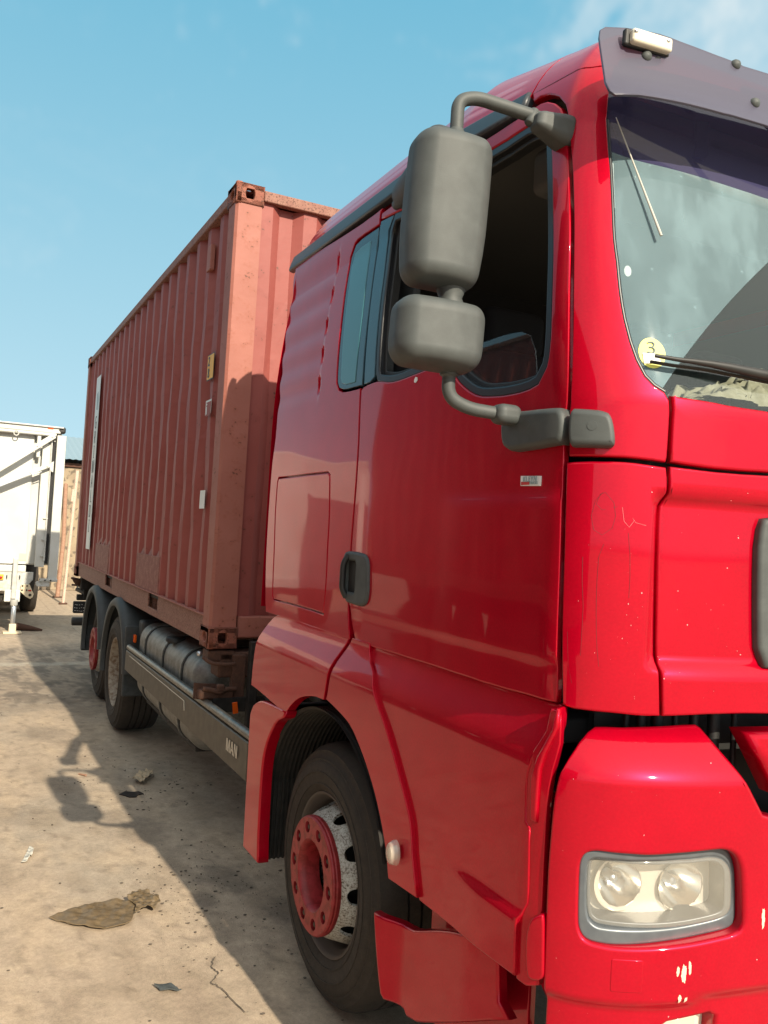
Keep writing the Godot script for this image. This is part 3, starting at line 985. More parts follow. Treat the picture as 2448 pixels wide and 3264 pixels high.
	for k in 7:
		var uu := 0.36 + 0.045 * k
		part("pipe", tube([cab_at(uu, 1.22, -0.11), cab_at(uu + 0.006, 1.42, -0.12)], 0.008 + 0.004 * (k % 3), 8), M.black, T)
	# ---- screen
	var ws := PackedVector2Array()
	var te := pl("band_edge")
	var we := pl("windscreen_edge")
	# darker purple band above, clear glass below, each over the full width
	var upper := PackedVector2Array([Vector2(1.0, 2.98), Vector2(0.222, 2.98), Vector2(0.205, 2.85)])
	for q in we:
		if q.y > te[0].y + 0.01:
			upper.append(Vector2(q.x - 0.012, q.y))
	for q in te:
		upper.append(q)
	upper.append(Vector2(1.0, te[te.size() - 1].y - 0.01))
	var upper_full := full(upper)
	var lower := PackedVector2Array()
	lower.append(Vector2(1.0, te[te.size() - 1].y - 0.01))
	for i in range(te.size() - 1, -1, -1):
		lower.append(te[i])
	for q in we:
		if q.y < te[0].y - 0.01:
			lower.append(Vector2(q.x - 0.012, q.y - 0.004))
	lower.append(Vector2(0.45, 2.10))
	lower.append(Vector2(1.0, 2.09))
	var lfull := full(lower)
	var dl := pl("reflection_line")
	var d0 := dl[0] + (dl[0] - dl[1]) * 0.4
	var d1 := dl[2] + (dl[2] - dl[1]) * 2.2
	var dark_reflection := PackedVector2Array([d0, d1, Vector2(2.2, d1.y), Vector2(2.2, d0.y)])  # building reflection painted by leaving the pale film off here
	var dark_pane := Geometry2D.intersect_polygons(lfull, dark_reflection)
	var dusty := Geometry2D.clip_polygons(lfull, dark_reflection)  # pale film paints the bright sky reflection along with dust
	var screen := part("windscreen", sheet(S, dark_pane[0], {"off": -0.012, "gap": 0.0, "bev": 0.0, "thick": 0.001, "cell": 0.04}), M.windscreen, T)
	part("dusty_glare_glass", sheet(S, dusty[0], {"off": -0.012, "gap": 0.0003, "bev": 0.0, "thick": 0.001, "cell": 0.04}), M.dusty, screen)
	part("purple_band", sheet(S, upper_full, {"off": -0.012, "gap": 0.0003, "bev": 0.0, "thick": 0.001, "cell": 0.04}), M.band, screen)
	var edge := Bag.new()
	var ep := []
	for q in we:
		ep.append(cab_at(q.x, q.y, -0.008))
	add_tube(edge, ep, 0.006, 6)
	part("screen_seal", edge.mesh(), M.seal, screen)
	var st := pl("sticker")
	var sc := Vector2((st[0].x + st[2].x) * 0.5, (st[1].y + st[3].y) * 0.5)
	part("round_sticker", sheet(S, oval(sc.x, sc.y, (st[2].x - st[0].x) * 0.5, (st[1].y - st[3].y) * 0.5, 28), {"off": -0.0105, "gap": 0.0, "bev": 0.0, "thick": 0.001}), M.lime, screen)
	var tn := cab_n(sc.x, sc.y)
	var tr := Vector3.UP.cross(tn).normalized()
	words("3", 0.030, cab_at(sc.x, sc.y + 0.012, -0.009), tr, tn.cross(tr), M.ink, screen)
	var swp := pl("sticker_white")
	part("white_tag", sheet(S, PackedVector2Array([swp[0], swp[1], swp[2] + Vector2(0.0, 0.006), swp[2], swp[3]]), {"off": -0.0085, "gap": 0.0, "bev": 0.0, "thick": 0.001}), M.white, screen)
	var sp := pl("strap")
	part("hanging_strap", sheet(S, sp, {"off": -0.03, "gap": 0.0, "bev": 0.002, "thick": 0.006}), M.black, screen)
	var sb := pl("small_bracket")
	part("glass_label", sheet(S, PackedVector2Array([sb[0] + Vector2(-0.006, 0.0), sb[0] + Vector2(0.008, 0.0), sb[1] + Vector2(0.008, 0.0), sb[1] + Vector2(-0.006, 0.0)]), {"off": -0.0145, "gap": 0.0, "bev": 0.0, "thick": 0.0008}), M.film, screen)
	var rm: Vector2 = pl("round_mark")[0]
	part("round_label", sheet(S, oval(rm.x, rm.y, 0.011, 0.014, 20), {"off": -0.0145, "gap": 0.0, "bev": 0.0, "thick": 0.0008}), M.film, screen)
	# wiper
	var wp := pl("wiper")
	var w0 := wp[wp.size() - 1]
	var wpath := []
	for q in wp:
		wpath.append(cab_at(q.x, q.y, 0.022))
	for k in range(1, 8):
		wpath.append(cab_at(w0.x + 0.06 * k, w0.y - 0.004 * k, 0.022))
	var rad := []
	for i in wpath.size():
		rad.append(0.0045 + 0.0075 * sm(0.0, 6.0, float(i)))
	var wiper := part("wiper", tube(wpath, rad, 10), M.black, T)
	var blade := []
	for i in wpath.size():
		blade.append(wpath[i] - cab_n(0.5, 2.22) * 0.020 - Vector3(0, 0.006, 0))
	part("blade", tube(blade, 0.0045, 6), M.rubber, wiper)
	part("arm", tube(bend([wpath[6] + Vector3(0, 0, 0.012), cab_at(0.8, 2.19, 0.05), cab_at(1.0, 2.12, 0.03)], 0.1), 0.008, 8), M.black, wiper)
	var w2 := pl("wiper2")
	part("antenna", tube([cab_at(w2[0].x, w2[0].y, 0.004), cab_at(w2[1].x, w2[1].y, 0.006)], [0.0012, 0.0036], 8), M.ivory, T)
	# ---- sun visor
	var V := visor_surf
	var vp := pl("visor")
	var vfull := PackedVector2Array()
	var far := PackedVector2Array()
	for q in vp:
		if q.x < 1.2195:
			vfull.append(q)
	# the outline starts at the near top corner and runs along the top edge; close it over the far half
	var topc := PackedVector2Array()
	var botc := PackedVector2Array()
	var seen := false
	for q in vp:
		if q.x >= 1.2195:
			seen = true
		elif not seen:
			topc.append(q)
		else:
			botc.append(q)
	var vo := PackedVector2Array()
	for q in topc:
		vo.append(q)
	for i in range(topc.size() - 1, -1, -1):
		vo.append(Vector2(2.44 - topc[i].x, topc[i].y))
	for i in range(botc.size() - 1, -1, -1):
		vo.append(Vector2(2.44 - botc[i].x, botc[i].y))
	for q in botc:
		vo.append(q)
	var visor := part("sun_visor", sheet(V, vo, {"gap": 0.0, "bev": 0.002, "thick": 0.006, "cell": 0.04, "disp": func(u: float, v: float) -> float: return 0.012 * sm(2.84, 2.80, v)}), M.visor, T)
	var lp := pl("visor_lamp")
	var lc := (lp[0] + lp[1] + lp[2] + lp[3]) / 4.0
	var lat := visor_surf(lc.x, lc.y)
	var ln := Vector3(-0.12, -0.05, 1).normalized()
	var lr := Vector3.UP.cross(ln).normalized()
	part("marker_base", rbox(lat + ln * 0.008, Vector3(0.128, 0.040, 0.016), 0.006, 2, Basis(lr, ln.cross(lr), ln)), M.black, visor)
	part("marker_lamp", rbox(lat + ln * 0.021 + lr * 0.004, Vector3(0.112, 0.034, 0.022), 0.008, 3, Basis(lr, ln.cross(lr), ln)), M.lamp_white, visor)
	for k in 2:
		part("screw", cyl(lat + ln * 0.031 + lr * (0.045 - 0.09 * k) + Vector3(0, 0.008, 0), lat + ln * 0.0345 + lr * (0.045 - 0.09 * k) + Vector3(0, 0.008, 0), 0.005, 10, 0.001), M.steel, visor)
	for q in pl("visor_bolts"):
		var bp2 := visor_surf(q.x, q.y)
		part("bolt", lathe(bp2 - ln * 0.004, ln, [[0.0, 0.014], [0.006, 0.013], [0.012, 0.009], [0.014, 0.0]], 16), M.plastic, visor)
	for xx in [0.16, 0.75, 1.22, 1.69, 2.28]:
		part("visor_stay", tube([visor_surf(xx, 2.93) - Vector3(0, 0, 0.004), cab_at(0.25 if xx < 0.3 else (1.75 if xx > 2.1 else (0.62 if xx < 1.0 else (1.38 if xx > 1.4 else 1.0))), 3.04, 0.0)], 0.010, 8), M.black, visor)
	# ---- marks on the paint
	for s2 in ["scratch_loop", "scratch1", "scratch2", "scratch3", "scratch5"]:
		part("scratch", strip_on(pl(s2), 0.0059, 0.0006), M.scratch, T)
	part("scratch", strip_on(pl("scratch4"), -0.0004, 0.0006), M.scratch, T)
	part("scuff_mark", strip_on(pl("scuff"), 0.0056, 0.0006), M.scuff, T)
	var chips := part("stone_chips", chip_marks(), M.chips, T)
	chips.set_meta("kind", "stuff")
	# ---- side marker on the arch
	var mk := pl("marker_lamp")[0]
	var mp := cab_at(mk.x, mk.y, 0.055)
	var ml := part("side_marker", lathe(Vector3.ZERO, Vector3(-1, 0, 0), [[0.0, 0.042], [0.010, 0.041], [0.026, 0.035], [0.032, 0.031], [0.036, 0.020], [0.037, 0.0]], 28), M.lamp_glass, T, mp - T.position)
	ml.basis = Basis(Vector3(1, 0, 0), -0.15).scaled(Vector3(0.72, 0.88, 0.66))
	part("lamp_core", lathe(Vector3.ZERO, Vector3(-1, 0, 0), [[0.0, 0.024], [0.030, 0.020], [0.033, 0.0]], 20), M.lamp_white, ml, Vector3.ZERO)
	# ---- mirrors
	var mw := func(p: Vector3) -> Vector3:
		var k := 1.0 - 0.10 * sm(-0.05, -0.19, p.y) - 0.03 * sm(0.05, 0.19, p.y)
		return Vector3(p.x * k, p.y, p.z + 0.03 * (1.0 - pow(p.x / 0.12, 2.0)) * sm(0.0, 0.05, p.z) + p.y * 0.03)
	var yaw := Basis(Vector3.UP, deg_to_rad(-8.0)) * Basis(Vector3(0, 0, 1), deg_to_rad(-2.0))
	var b := Bag.new()
	add_rbox(b, Vector3(-0.240, 2.560, 2.75), Vector3(0.205, 0.372, 0.112), 0.044, 5, mw, yaw)
	var mirror := part("main_mirror", b.mesh(), M.plastic, T)
	part("mirror_glass", rbox(Vector3(-0.236, 2.560, 2.697), Vector3(0.115, 0.27, 0.01), 0.004, 1, yaw), M.chrome, mirror)
	part("neck", lathe(Vector3(-0.222, 2.735, 2.755), Vector3(0, 1, 0), [[-0.02, 0.040], [0.010, 0.034], [0.022, 0.024], [0.038, 0.018]], 20), M.plastic, mirror)
	b = Bag.new()
	var mw2 := func(p: Vector3) -> Vector3:
		return Vector3(p.x * (1.0 - 0.05 * sm(-0.02, -0.08, p.y)), p.y, p.z + 0.03 * (1.0 - pow(p.x / 0.13, 2.0)) * sm(0.0, 0.05, p.z))
	add_rbox(b, Vector3(-0.247, 2.257, 2.755), Vector3(0.226, 0.166, 0.112), 0.042, 5, mw2, yaw)
	var mirror2 := part("wide_mirror", b.mesh(), M.plastic, T)
	part("mirror_glass", rbox(Vector3(-0.243, 2.257, 2.702), Vector3(0.13, 0.075, 0.01), 0.004, 1, yaw), M.chrome, mirror2)
	part("neck", lathe(Vector3(-0.215, 2.335, 2.76), Vector3(0, 1, 0), [[-0.03, 0.045], [0.0, 0.036], [0.02, 0.028], [0.05, 0.04]], 20), M.plastic, mirror2)
	part("collar", lathe(Vector3(-0.205, 2.178, 2.757), Vector3(0, -1, 0), [[-0.03, 0.028], [0.0, 0.026], [0.003, 0.023], [0.010, 0.023], [0.013, 0.017], [0.02, 0.016]], 18), M.plastic, mirror2)
	var ua := bend([Vector3(-0.222, 2.74, 2.755), Vector3(-0.222, 2.845, 2.757), Vector3(-0.175, 2.862, 2.765), Vector3(-0.005, 2.842, 2.80)], 0.07, 10)
	part("mirror_arm", tube(ua, 0.0165, 16), M.plastic, T)
	var la := bend([Vector3(-0.205, 2.175, 2.757), Vector3(-0.205, 2.115, 2.757), Vector3(-0.15, 2.092, 2.765), Vector3(-0.03, 2.082, 2.80)], 0.06, 10)
	part("mirror_arm", tube(la, 0.0165, 16), M.plastic, T)
	# knuckle on the pillar
	b = Bag.new()
	var kn := func(p: Vector3) -> Vector3:
		var k := lerpf(0.62, 1.12, sm(-0.06, 0.05, p.x))
		return Vector3(p.x, p.y * k - 0.012 * sm(0.05, -0.06, p.x) * 0.0, p.z * lerpf(0.7, 1.0, sm(-0.06, 0.05, p.x)))
	add_rbox(b, Vector3(0.022, 2.818, 2.815), Vector3(0.115, 0.074, 0.075), 0.022, 4, kn, Basis(Vector3(0, 0, 1), deg_to_rad(-6.0)))
	part("mirror_knuckle", b.mesh(), M.plastic, T)
	part("knuckle_pin", cyl(Vector3(-0.022, 2.858, 2.80), Vector3(-0.040, 2.818, 2.80), 0.013, 14, 0.003), M.plastic, T)
	for q in [["bracket_door", 0.0], ["bracket_pillar", 0.0]]:
		var bk := part("mirror_bracket", sheet(S, pl(q[0]), {"off": 0.034, "bev": 0.016, "thick": 0.05, "gap": 0.0, "cell": 0.02}), M.plastic, T)
		var cc := Vector2.ZERO
		for p in pl(q[0]):
			cc += p
		cc /= pl(q[0]).size()
		part("screw_cap", lathe(cab_at(cc.x, cc.y + 0.008, 0.033), cab_n(cc.x, cc.y), [[0.0, 0.0115], [0.0018, 0.011], [0.002, 0.0]], 18), M.plastic, bk)
	b = Bag.new()
	add_rbox(b, Vector3(-0.055, 2.085, 2.79), Vector3(0.07, 0.05, 0.06), 0.02, 4)
	part("arm_socket", b.mesh(), M.plastic, T)
	# kerb mirror over the door
	var kpath := bend([Vector3(0.07, 2.95, 1.86), Vector3(0.03, 2.925, 2.0), Vector3(-0.05, 2.88, 2.24), Vector3(-0.11, 2.85, 2.45)], 0.1, 6)
	var krad := []
	for i in kpath.size():
		krad.append(lerpf(0.018, 0.048, sm(0.0, 0.35, i / float(kpath.size() - 1))))
	var kerb := part("kerb_mirror", tube(kpath, krad, 20), M.guard, T)
	var kb := Bag.new()
	add_rbox(kb, Vector3(-0.125, 2.845, 2.50), Vector3(0.13, 0.10, 0.15), 0.042, 4)
	part("mirror_head", kb.mesh(), M.guard, kerb)
	part("mirror_glass", rbox(Vector3(-0.125, 2.796, 2.50), Vector3(0.09, 0.006, 0.10), 0.002), M.chrome, kerb)
	# ---- inside the cab
	part("dashboard", rbox(Vector3(1.22, 2.00, 2.78), Vector3(2.2, 0.30, 0.52), 0.05, 3), M.dash, T)
	part("floor", rbox(Vector3(1.22, 1.32, 1.9), Vector3(2.3, 0.06, 2.0), 0.01), M.trim, T)
	part("rear_trim", rbox(Vector3(1.22, 2.0, 0.97), Vector3(2.34, 1.3, 0.06), 0.01), M.trim, T)
	part("rear_trim", rbox(Vector3(1.22, 2.84, 1.0), Vector3(2.10, 0.42, 0.06), 0.01), M.trim, T)
	part("bunk", rbox(Vector3(1.22, 1.85, 1.3), Vector3(2.2, 0.16, 0.62), 0.04, 2), M.seat, T)
	part("headliner", rbox(Vector3(1.22, 3.02, 1.85), Vector3(2.1, 0.04, 1.75), 0.01), M.headliner, T)
	part("front_shelf", rbox(Vector3(1.22, 2.88, 2.62), Vector3(2.0, 0.14, 0.34), 0.03, 2), M.headliner, T)
	part("curtain", rbox(Vector3(0.17, 2.45, 1.42), Vector3(0.03, 0.95, 0.9), 0.01), M.curtain, T)
	part("curtain", rbox(Vector3(2.27, 2.45, 1.42), Vector3(0.03, 0.95, 0.9), 0.01), M.curtain, T)
	part("door_trim", rbox(Vector3(0.06, 1.80, 2.30), Vector3(0.04, 0.72, 1.0), 0.01), M.trim, T)
	part("door_trim", rbox(Vector3(2.38, 1.80, 2.30), Vector3(0.04, 0.72, 1.0), 0.01), M.trim, T)
	for xx in [0.66, 1.80]:
		var seat := part("seat", rbox(Vector3(xx, 1.75, 2.1), Vector3(0.52, 0.16, 0.5), 0.05, 3), M.seat, T)
		part("backrest", rbox(Vector3(xx, 2.15, 1.80), Vector3(0.50, 0.75, 0.14), 0.05, 3, Basis(Vector3(1, 0, 0), deg_to_rad(-8.0))), M.seat, seat)
		part("headrest", rbox(Vector3(xx, 2.60, 1.76), Vector3(0.28, 0.18, 0.10), 0.04, 3), M.seat, seat)
		part("seat_base", rbox(Vector3(xx, 1.50, 2.1), Vector3(0.42, 0.36, 0.42), 0.03, 2), M.trim, seat)
	var sw := Bag.new()
	var ring := []
	for k in 33:
		ring.append(Vector3(1.8, 2.12, 2.52) + Vector3(cos(TAU * k / 32.0) * 0.22, sin(TAU * k / 32.0) * 0.19, -sin(TAU * k / 32.0) * 0.10))
	add_tube(sw, ring, 0.016, 8, false)
	part("steering_wheel", sw.mesh(), M.dash, T)
	build_chassis(T)

func chip_marks() -> ArrayMesh:
	# small stone chips over the hood, corner and bumper
	var g := RandomNumberGenerator.new()
	g.seed = 8
	var b := Bag.new()
	for k in 120:
		var u := g.randf_range(0.14, 0.98)
		var v := g.randf_range(1.42, 1.95)
		var off := 0.0068
		if k % 5 < 2:
			v = g.randf_range(0.70, 1.30)
			off = 0.0404 + d_bumper(u, v)
			if u > 0.19 and u < 0.64 and v > 0.88 and v < 1.12:
				continue
		elif k % 5 == 2:
			v = g.randf_range(1.45, 1.70)
			u = g.randf_range(0.2, 0.6)
			off += d_hood(u, v) if u > 0.39 else d_deflector(u, v)
		else:
			off += d_hood(u, v) if u > 0.39 else d_deflector(u, v)
		var s := 0.0004 + 0.0013 * pow(g.randf(), 3.0)
		var q := []
		for i in 5:
			var a := TAU * i / 5.0 + g.randf()
			q.append(cab_at(u + cos(a) * s, v + sin(a) * s * g.randf_range(0.7, 1.8), off))
		for i in range(1, 4):
			b.flat(q[0], q[i], q[i + 1], cab_n(u, v))
	return b.mesh()

func fog_hole() -> PackedVector2Array:
	return PackedVector2Array([Vector2(0.415, 0.60), Vector2(0.53, 0.60), Vector2(0.535, 0.735), Vector2(0.525, 0.742), Vector2(0.44, 0.727), Vector2(0.418, 0.712)])

func scratch_glint(u: float, v: float, ru: float, rv: float, seed_: int) -> ArrayMesh:
	# ragged cream patch painting the sun glint on scratched red paint, streaked downwards
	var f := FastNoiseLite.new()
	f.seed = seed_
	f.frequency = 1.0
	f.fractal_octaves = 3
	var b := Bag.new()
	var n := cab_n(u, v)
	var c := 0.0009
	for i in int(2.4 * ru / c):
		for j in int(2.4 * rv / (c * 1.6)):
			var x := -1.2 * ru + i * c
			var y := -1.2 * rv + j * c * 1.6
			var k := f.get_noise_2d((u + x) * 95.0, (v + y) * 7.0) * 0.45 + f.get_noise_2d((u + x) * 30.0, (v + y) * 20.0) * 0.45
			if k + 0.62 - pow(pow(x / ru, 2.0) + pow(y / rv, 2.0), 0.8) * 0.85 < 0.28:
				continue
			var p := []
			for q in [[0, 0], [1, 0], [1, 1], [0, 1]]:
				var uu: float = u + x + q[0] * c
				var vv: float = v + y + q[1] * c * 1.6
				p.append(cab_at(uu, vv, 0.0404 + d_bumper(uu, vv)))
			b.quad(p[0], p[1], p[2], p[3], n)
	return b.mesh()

func build_chassis(T: Node3D) -> void:
	# ---- wheels
	wheel(T, 0.055, 0.503, 1.62, false, "front_wheel", "front wheel with red nut ring and rusty white disc", 0.470)
	wheel(T, 0.015, 0.485, -2.94, true, "drive_wheel", "deep-dished dusty drive wheel")
	wheel(T, 0.075, 0.485, -4.29, false, "tag_wheel", "rear wheel with red nut ring")
	for z in [1.62, -2.94, -4.29]:
		part("far_wheel", lathe(Vector3(2.08, 0.485, z), Vector3(1, 0, 0), [[0.0, 0.0], [0.0, 0.29], [-0.01, 0.36], [0.01, 0.45], [0.04, 0.485], [0.28, 0.485], [0.31, 0.45], [0.32, 0.36], [0.31, 0.29], [0.25, 0.0]], 40), M.rubber, T)
		part("axle", cyl(Vector3(0.2, 0.485, z), Vector3(2.25, 0.485, z), 0.07, 12), M.chassis, T)
	# ribbed liner of the front arch
	var b := Bag.new()
	var prof := []
	for k in 31:
		var s := 0.0 + 0.02 * k
		prof.append([s, 0.585])
		prof.append([s + 0.008, 0.585])
		prof.append([s + 0.012, 0.574])
		prof.append([s + 0.016, 0.574])
	add_lathe(b, Vector3(-0.005, 0.53, 1.64), Vector3(1, 0, 0), prof, 40, false, deg_to_rad(-196.0), deg_to_rad(-22.0))
	for k in 30:   # the flap hangs straight down behind the wheel
		var x0 := -0.005 + 0.02 * k
		var zz := 1.075
		b.quad(Vector3(x0, 0.36, zz), Vector3(x0 + 0.009, 0.36, zz), Vector3(x0 + 0.009, 0.70, zz + 0.01), Vector3(x0, 0.70, zz + 0.01), Vector3(0, 0, 1))
		b.quad(Vector3(x0 + 0.009, 0.36, zz), Vector3(x0 + 0.0105, 0.36, zz + 0.011), Vector3(x0 + 0.0105, 0.70, zz + 0.021), Vector3(x0 + 0.009, 0.70, zz + 0.01), Vector3(1, 0, 0.2))
		b.quad(Vector3(x0 + 0.0105, 0.36, zz + 0.011), Vector3(x0 + 0.0185, 0.36, zz + 0.011), Vector3(x0 + 0.0185, 0.70, zz + 0.021), Vector3(x0 + 0.0105, 0.70, zz + 0.021), Vector3(0, 0, 1))
		b.quad(Vector3(x0 + 0.0185, 0.36, zz + 0.011), Vector3(x0 + 0.02, 0.36, zz), Vector3(x0 + 0.02, 0.70, zz + 0.01), Vector3(x0 + 0.0185, 0.70, zz + 0.021), Vector3(-1, 0, 0.2))
	part("arch_liner", b.mesh(), M.liner, T)
	part("inner_wall", rbox(Vector3(0.62, 0.8, 1.7), Vector3(0.03, 0.9, 1.5), 0.005), M.black, T)
	part("engine_tray", rbox(Vector3(1.22, 1.18, 1.9), Vector3(2.2, 0.06, 2.0), 0.01), M.black, T)
	part("guard_bracket", rbox(Vector3(0.15, 0.85, 0.98), Vector3(0.3, 0.3, 0.05), 0.008), M.chassis, T)
	# ---- frame rails and equipment behind the cab
	for xx in [0.80, 1.64]:
		part("frame_rail", rbox(Vector3(xx, 0.86, -1.85), Vector3(0.08, 0.26, 8.5), 0.01), M.chassis, T)
	part("bolster", rbox(Vector3(1.22, 1.01, -0.09), Vector3(2.30, 0.14, 0.16), 0.012), M.rust, T)
	part("bolster", rbox(Vector3(1.22, 1.01, -5.97), Vector3(2.30, 0.14, 0.16), 0.012), M.chassis, T)
	var tw := part("twist_lock", rbox(Vector3(0.085, 1.060, -0.075), Vector3(0.15, 0.062, 0.13), 0.012, 2), M.rust, T)
	part("lock_handle", tube(bend([Vector3(-0.015, 1.055, -0.02), Vector3(0.02, 1.025, 0.01), Vector3(0.10, 1.018, 0.02), Vector3(0.155, 1.022, 0.02)], 0.03), 0.011, 8), M.rust, tw)
	part("lock_knob", lathe(Vector3(-0.035, 1.072, -0.03), Vector3(0, 1, 0), [[-0.014, 0.0], [-0.011, 0.010], [0.0, 0.014], [0.011, 0.010], [0.014, 0.0]], 14), M.steel, tw)
	part("bracket_post", rbox(Vector3(0.18, 0.945, -0.005), Vector3(0.075, 0.25, 0.05), 0.006), M.rust, T)
	part("bracket_post", rbox(Vector3(0.245, 0.90, 0.06), Vector3(0.05, 0.50, 0.05), 0.006), M.chassis, T)
	var tl := part("spare_lock", rbox(Vector3(0.06, 0.858, 0.0), Vector3(0.20, 0.055, 0.06), 0.015, 2), M.rust, T)
	part("lock_arm", tube(bend([Vector3(-0.02, 0.893, 0.03), Vector3(0.03, 0.885, 0.035), Vector3(0.07, 0.868, 0.04), Vector3(0.11, 0.888, 0.035), Vector3(0.165, 0.886, 0.03)], 0.02), 0.013, 8), M.rust, tl)
	part("lock_head", rbox(Vector3(0.075, 0.895, 0.035), Vector3(0.045, 0.04, 0.04), 0.012, 2), M.rust, tl)
	part("lock_plate", prism(Vector3(-0.055, 0.83, -0.02), Vector3(1, 0, 0), Vector3(0, 1, 0), PackedVector2Array([Vector2(0, 0), Vector2(0.14, -0.02), Vector2(0.14, 0.075), Vector2(0.0, 0.085)]), Vector3(0, 0, -1), 0.012), M.rust, tl)
	part("cross_plate", rbox(Vector3(0.20, 0.80, 0.02), Vector3(0.32, 0.08, 0.02), 0.004), M.chassis, T)
	part("side_reflector", rbox(Vector3(0.145, 0.797, 0.10), Vector3(0.030, 0.062, 0.008), 0.003, 1, Basis(Vector3(0, 0, 1), 0.15)), M.amber, T)
	part("equipment_box", rbox(Vector3(0.66, 0.88, 0.36), Vector3(0.62, 0.50, 0.42), 0.03, 2), M.guard, T)
	part("air_tank", lathe(Vector3(0.28, 0.62, 0.72), Vector3(1, 0, 0), [[0.0, 0.0], [0.02, 0.09], [0.06, 0.12], [0.6, 0.12], [0.64, 0.09], [0.66, 0.0]], 24), M.black, T)
	part("intake_box", rbox(Vector3(0.62, 1.06, 0.55), Vector3(0.5, 0.28, 0.34), 0.03, 2), M.guard, T)
	for k in 5:
		part("air_hose", tube(bend([Vector3(0.24 + 0.05 * k, 1.0, 0.62), Vector3(0.26 + 0.05 * k, 0.80 - 0.03 * k, 0.42), Vector3(0.30 + 0.05 * k, 0.88, 0.12), Vector3(0.33 + 0.05 * k, 0.95, -0.1)], 0.2), 0.012, 8), M.black, T)
	# ---- side skirt with its rail
	var sk := part("side_skirt", prism(Vector3(-0.02, 0, 0), Vector3(0, 0, 1), Vector3(0, 1, 0), PackedVector2Array([Vector2(-2.29, 0.61), Vector2(0.845, 0.625), Vector2(0.845, 0.80), Vector2(-2.275, 0.765)]), Vector3(1, 0, 0), 0.035, 0.004), M.skirt, T)
	part("skirt_rail", tube([Vector3(0.005, 0.787, -2.28), Vector3(0.005, 0.822, 0.85)], 0.022, 14), M.rail_metal, sk)
	part("skirt_bead", tube([Vector3(-0.022, 0.745, -2.1), Vector3(-0.022, 0.752, -0.35), Vector3(-0.022, 0.70, -0.33)], 0.003, 6), M.letter, sk)
	words("MAN", 0.058, Vector3(-0.026, 0.722, 0.625), Vector3(0, 0.012, 1), Vector3.UP, M.letter, sk, "lettering", true)
	# ---- fuel tank
	b = Bag.new()
	add_rbox(b, Vector3(0.375, 0.715, -1.27), Vector3(0.66, 0.575, 1.86), 0.13, 6)
	var tank := part("fuel_tank", b.mesh(), M.alu, T)
	for z in [-1.86, -1.26, -0.72]:
		part("strap", strap(z, 0.062, 0.006), M.black, tank)
		part("strap_band", strap(z, 0.030, 0.012), M.alu, tank)
	part("filler_cap", lathe(Vector3(0.10, 0.985, -1.16), Vector3(0, 1, 0), [[-0.01, 0.055], [0.0, 0.055], [0.0, 0.066], [0.024, 0.066], [0.030, 0.058], [0.030, 0.0]], 24), M.black, tank)
	part("tank_support", rbox(Vector3(0.36, 0.42, -1.27), Vector3(0.5, 0.03, 1.5), 0.005), M.chassis, T)
	# ---- mudguards of the rear axles
	for q in [[-2.94, "drive"], [-4.29, "tag"]]:
		b = Bag.new()
		var R := 0.615
		var cz: float = q[0]
		add_lathe(b, Vector3(-0.02, 0.50, cz), Vector3(1, 0, 0), [[0.035, R - 0.075], [0.0, R - 0.07], [-0.004, R - 0.06], [-0.002, R - 0.02], [0.02, R], [0.06, R + 0.006], [0.60, R + 0.006]], 44, false, deg_to_rad(-190.0), deg_to_rad(-6.0))
		add_lathe(b, Vector3(-0.02, 0.50, cz), Vector3(1, 0, 0), [[0.60, R - 0.006], [0.05, R - 0.01], [0.035, R - 0.075]], 44, false, deg_to_rad(-190.0), deg_to_rad(-6.0))
		var guard := part("mudguard", b.mesh(), M.guard, T)
		if q[1] == "drive":
			part("front_flap", rbox(Vector3(0.27, 0.66, cz + 0.555), Vector3(0.57, 0.56, 0.03), 0.012, 2), M.guard, guard)
			part("flap_step", rbox(Vector3(0.33, 0.93, cz + 0.65), Vector3(0.5, 0.14, 0.16), 0.03, 2), M.guard, guard)
			part("side_marker", rbox(Vector3(0.055, 0.845, cz + 0.60), Vector3(0.022, 0.062, 0.04), 0.006, 2), M.amber, guard)
		else:
			part("rear_flap", rbox(Vector3(0.27, 0.58, cz - 0.60), Vector3(0.57, 0.40, 0.025), 0.01, 2), M.guard, guard)
	# ---- tail
	part("rear_underrun_bar", cyl(Vector3(0.02, 0.545, -6.13), Vector3(2.42, 0.545, -6.13), 0.05, 18, 0.01), M.black, T)
	var tl2 := part("tail_lamp", rbox(Vector3(0.22, 0.72, -6.08), Vector3(0.40, 0.14, 0.07), 0.012, 2), M.dark, T)
	for k in 16:
		part("reflector_dab", rbox(Vector3(0.035 + (k % 6) * 0.024 + 0.01 * rng.randf(), 0.675 + (k / 6) * 0.036 + 0.008 * rng.randf(), -6.043), Vector3(0.008 + 0.012 * rng.randf(), 0.006, 0.003), 0.001), M.white, tl2)
	part("tail_bracket", rbox(Vector3(0.26, 0.84, -6.06), Vector3(0.42, 0.07, 0.06), 0.01), M.chassis, T)
	part("tail_bracket", rbox(Vector3(0.15, 0.975, -6.06), Vector3(0.22, 0.022, 0.08), 0.004), M.alu, T)
	part("tail_bracket", rbox(Vector3(0.24, 1.0, -6.02), Vector3(0.04, 0.07, 0.08), 0.004), M.alu, T)
	part("tail_pipe", tube(bend([Vector3(0.05, 0.935, -6.12), Vector3(0.16, 0.88, -6.04), Vector3(0.30, 0.872, -6.04)], 0.05), 0.026, 12), M.alu, T)
	part("rear_lock", lathe(Vector3(0.05, 1.055, -6.0), Vector3(0, -1, 0), [[0.0, 0.07], [0.03, 0.055], [0.06, 0.03], [0.07, 0.0]], 16), M.rust, T)
	part("lock_lever", cyl(Vector3(-0.02, 1.065, -6.08), Vector3(0.08, 1.05, -6.0), 0.014, 10, 0.003), M.rust, T)
